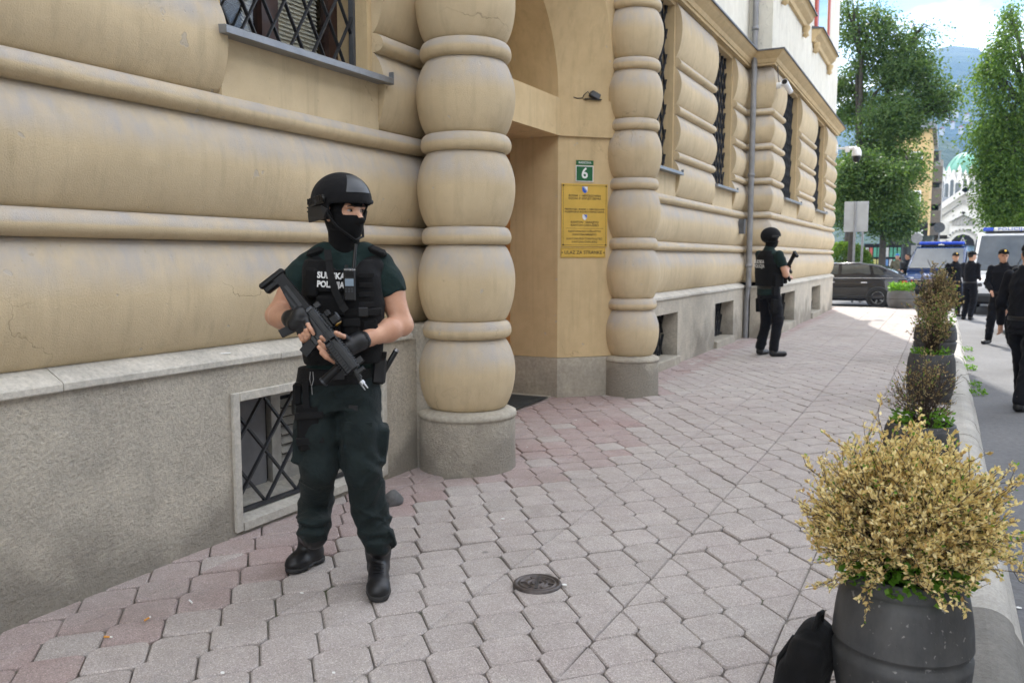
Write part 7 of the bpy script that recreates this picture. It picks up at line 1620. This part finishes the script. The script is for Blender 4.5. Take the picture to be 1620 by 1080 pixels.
# church
Y = 105.0; ch = empty('church', (at(1525, 420, Y).x, Y, ZR)); tag(ch, 'white church with green copper dome, gabled front and arcaded portal', 'church'); X0c = ch.location.x
def cp(px, py, dy=0.0): p = at(px, py, Y+dy); return p.x-X0c, p.z-ZR
def gable(name, pxl, pxr, pxa, pyb, pye, pya, dy, dep, mat, par):
    (xl, zb_), (xr, ze), (xa, za) = cp(pxl, pyb, dy), cp(pxr, pye, dy), cp(pxa, pya, dy); m = MB(); poly = [(xl, 0), (xr, 0), (xr, ze), (xa, za), (xl, ze)]; m.prism(poly, 0, 1, Matrix(((1, 0, 0, 0), (0, 0, dep, dy), (0, 1, 0, 0), (0, 0, 0, 1)))); o = m.build(name, mat, par); return xl, xr, xa, ze, za
def trim(par, pts, w, d, dy, name='moulding', mat=None):
    m = MB()
    for (x0, z0), (x1, z1) in zip(pts[:-1], pts[1:]):
        a = Vector((x0, dy, z0)); c = Vector((x1, dy, z1)); u = (c-a).normalized(); n_ = Vector((0, 1, 0)); t = u.cross(n_); m.box((a+c)/2, ((c-a).length+w, d, w), Matrix((u, n_, t)).transposed())
    return m.build(name, mat or M_CHW, par)
def arch_win(par, x, z0, w, h, dy, mat=None, name='window'):
    pts = [(x-w/2, z0), (x+w/2, z0)]+[(x+w/2*math.cos(a), z0+h-w/2+w/2*math.sin(a)) for a in np.linspace(0, math.pi, 7)]; m = MB(); m.prism(pts, 0, 1, Matrix(((1, 0, 0, 0), (0, 0, 0.1, dy-0.06), (0, 1, 0, 0), (0, 0, 0, 1)))); return m.build(name, mat or M_VGL, par)
xl, xr, xa, ze, za = gable('front_wall', 1482, 1572, 1527, 420, 331, 304, 0, 12, M_CHW, ch)
trim(ch, [(xl-0.4, ze), (xa, za+0.2), (xr+0.4, ze)], 0.55, 0.9, -0.2)
n = 22
for i in range(n):          # arcaded frieze under the gable
    for s in (0, 1):
        t = (i+0.5)/n; x_ = (xl+(xa-xl)*t) if s == 0 else (xr+(xa-xr)*t); z_ = ze+(za-ze)*t-0.75; m = MB(); m.b2(x_-0.09, x_+0.09, -0.25, -0.02, z_-0.35, z_); m.build('frieze_block', M_CHW, ch)
pxl, pxr, pxa, pze, pza = gable('portal', 1499, 1549, 1524, 420, 349, 338.5, -2.5, 2.4, M_CHW, ch); trim(ch, [(pxl-0.2, pze), (pxa, pza+0.1), (pxr+0.2, pze)], 0.30, 0.5, -2.6)
for i, px in enumerate((1508, 1513, 1518, 1523.5, 1529, 1534, 1539)):
    x_, z_ = cp(px, 357, -2.5); arch_win(ch, x_, z_-0.3*0, 0.26, 1.15 if i != 3 else 1.4, -2.5, M_GREYW, 'blind_arch')
x_, zt = cp(1524, 363, -2.5); m = MB(); ro = 1.55
pts = [(x_+ro*math.cos(a), zt-ro+ro*math.sin(a)) for a in np.linspace(0, math.pi, 15)]; trim(ch, pts, 0.16, 0.3, -2.55, 'portal_arch'); arch_win(ch, x_, 0, 2.3, zt-0.5, -2.52, M_DARK, 'door_recess'); put_text('A', 1.0, M_GREYW, ch, Matrix.Translation((x_, -2.75, zt-1.2)) @ Matrix.Rotation(math.pi/2, 4, 'X'))
# drum with gabled bays and dome
xc, _ = cp(1526, 300, 10); rD = abs(cp(1490, 300, 10)[0]-xc); zd0 = cp(1500, 318, 10)[1]; zd1 = cp(1500, 285, 10)[1]; ztop = cp(1520, 240, 10)[1]
m = MB(); m.lathe([(rD, 0.5), (rD, zd1)], (xc, 10+rD, 0), 12, smooth=False); m.build('drum', M_CHW, ch)
prof = [(rD*0.93*math.cos(a), zd1-0.6+(ztop-zd1+0.6)*math.sin(a)**0.9) for a in np.linspace(0, math.pi/2, 12)]; m = MB(); m.lathe(prof, (xc, 10+rD, 0), 32); dm_ = m.build('dome', M_COPPER, ch)
for i in range(12): 
    a = i*math.pi/6; m = MB(); m.tube([(xc+r_*1.01*math.cos(a), 10+rD+r_*1.01*math.sin(a), z_) for r_, z_ in prof], 0.12, 5); m.build('dome_rib', M_COPPER, dm_)
for i in range(12):
    a = R(-90+30*i); nx, ny = math.cos(a), math.sin(a)
    if ny > 0.3: continue
    cx_, cy_ = xc+nx*rD*0.97, 10+rD+ny*rD*0.97; T = Matrix(((-ny, 0, nx, cx_), (nx, 0, ny, cy_), (0, 1, 0, 0), (0, 0, 0, 1))); hw = rD*0.235
    m = MB(); m.prism([(-hw, zd0-2), (hw, zd0-2), (hw, zd1-0.3), (0, zd1+1.2), (-hw, zd1-0.3)], -0.3, 0.35, T); by = m.build('bay', M_CHW, ch)
    for q in (-1, 0, 1): 
        h_ = 2.3 if q == 0 else 1.9; pts = [(q*0.62-0.2, zd0), (q*0.62+0.2, zd0)]+[(q*0.62+0.2*math.cos(b_), zd0+h_+0.2*math.sin(b_)) for b_ in np.linspace(0, math.pi, 6)]; m = MB(); m.prism(pts, 0.355, 0.40, T); m.build('window', M_VGL, by)
    a2 = a+R(15); m = MB(); c_ = (xc+math.cos(a2)*rD*1.02, 10+rD+math.sin(a2)*rD*1.02); m.tube([(c_[0], c_[1], zd0-2), (c_[0], c_[1], zd1+0.6)], 0.28, 8); m.lathe([(0.30, 0.0), (0.36, 0.12), (0.24, 0.3), (0.22, 0.6), (0.04, 1.1), (0, 1.15)], (c_[0], c_[1], zd1+0.6), 8); m.build('pinnacle', M_CHW, ch)
# low side roofs
m = MB(); x0_, z0_ = cp(1478, 318, 4); m.b2(x0_-3, xc, 6, 20, 0, z0_); m.build('side_wall', M_CHW, ch); m = MB(); m.b2(x0_-3.3, xc, 5.6, 20.4, z0_, z0_+0.5); m.build('side_roof', M_SLATE, ch)
# ------------------------------------------------------------------ hills
def mk_hill(name, c0, c1, sc):
    m, t, b = newmat(name); p = wpos(t); n1 = noise(t, sc, 8, 0.7, vec=p); lk(t, ramp(t, n1, [(0.35, c0), (0.65, c1)]), b.inputs['Base Color']); b.inputs['Roughness'].default_value = 0.95; bump(t, b, noise(t, sc*4, 6, 0.7, vec=p), 1.0, 6.0); return m
M_HILL = mk_hill('wooded_hill', (0.014, 0.036, 0.018), (0.04, 0.07, 0.035), 0.02)
def hill(label, Y, ridge, depth, seed, base=-5):
    """ridge: list of (px, py) along the skyline at distance Y"""
    nr = np.random.RandomState(seed); px = [r_[0] for r_ in ridge]; py = [r_[1] for r_ in ridge]; n = 90; rows = 22; v = []; xs = np.linspace(px[0], px[-1], n)
    for j in range(rows):
        t = j/(rows-1)
        for i, x in enumerate(xs):
            p = at(x, np.interp(x, px, py), Y); s = (t**0.8); zz = base+(p.z-base)*(1-math.cos(math.pi*min(1, s)))/2; k = 1-(1-s)*depth/Y
            wob = 6*math.sin(i*0.7+j*1.3+seed)+5*math.sin(i*0.31-j*0.9)+nr.uniform(-3, 3)
            v.append((p.x*k, p.y*k, zz+wob*(s*(1-s)*2+0.08)))
    for i, x in enumerate(xs): p = Vector(v[(rows-1)*n+i]); v.append((p.x*1.25, p.y*1.25, base))
    f = [(j*n+i, j*n+i+1, (j+1)*n+i+1, (j+1)*n+i) for j in range(rows) for i in range(n-1)]
    o = pyd('hill', v, f, M_HILL, None, True); o['kind'] = 'structure'; return o
hill('far', 1700, [(700, 330), (1100, 260), (1300, 190), (1400, 135), (1450, 102), (1480, 84), (1497, 79), (1548, 82), (1600, 120), (1700, 160), (1900, 150), (2300, 260)], 700, 1)
hill('near', 700, [(700, 380), (1200, 330), (1380, 290), (1450, 240), (1490, 225), (1530, 250), (1600, 270), (1750, 260), (2100, 330)], 300, 2)
# houses dotted on the slope
M_HW = simple('house_white', (0.42, 0.40, 0.37), 0.9); M_HR = simple('house_roof', (0.32, 0.10, 0.06), 0.9)
for i, (px, py) in enumerate([(1497, 190), (1512, 181), (1529, 187), (1507, 199), (1520, 207), (1490, 209), (1536, 203)]):
    p = at(px, py, 1280); e = empty('hillside_house', p); tag(e, 'white house with red roof on the hazy hillside, %s' % ['topmost left', 'topmost middle', 'upper right one', 'middle left one', 'lower middle one', 'lowest left one', 'lowest right one'][i], 'house', 'houses on the far hillside'); w_ = 7+rng.random()*4
    m = MB(); w_ *= 0.62; m.b2(-w_/2, w_/2, -4, 4, -5, 4); m.build('wall', M_HW, e); m = MB(); m.prism([(-w_/2-0.5, 4), (w_/2+0.5, 4), (0, 6.6)], -4.4, 4.4, Matrix(((1, 0, 0, 0), (0, 0, 1, 0), (0, 1, 0, 0), (0, 0, 0, 1)))); m.build('roof', M_HR, e)
# ------------------------------------------------------------------ haze
hz = MB(); hz.b2(-1600, 1900, -300, 2500, -8, 520); hz_o = hz.build('haze', None); hz_o['kind'] = 'stuff'
hm_ = bpy.data.materials.new('haze'); hm_.use_nodes = True; t = hm_.node_tree; t.nodes.remove(t.nodes['Principled BSDF']); pv_ = _n(t, 'ShaderNodeVolumePrincipled'); pv_.inputs['Color'].default_value = (0.26, 0.52, 1.0, 1); pv_.inputs['Density'].default_value = 0.00022; pv_.inputs['Anisotropy'].default_value = 0.2
lk(t, pv_.outputs[0], t.nodes['Material Output'].inputs['Volume']); hz_o.data.materials.append(hm_)

# ------------------------------------------------------------------ unseen house added across the street: closes the sky so light falls from above
oh = box_house('unseen plain grey house added across the street to close the sky on that side', 10.5, 20, -34, 15, 11.5, M_GREYW)
for j in range(3):
    for i in range(14):
        y_ = -31-(-34)+i*3.3; m = MB(); m.b2(-4.75-0.06, -4.75+0.02, y_, y_+1.2, 1.2+j*3.4, 3.2+j*3.4); wd = m.build('window', M_WHITEE, oh); m = MB(); m.b2(-4.75-0.08, -4.75-0.06, y_+0.1, y_+1.1, 1.3+j*3.4, 3.1+j*3.4); m.build('pane', M_VGL, wd)
m = MB(); m.b2(-5.1, 5.1, -0.4, 49.4, 11.5, 12.1); m.build('roof', M_SLATE, oh)
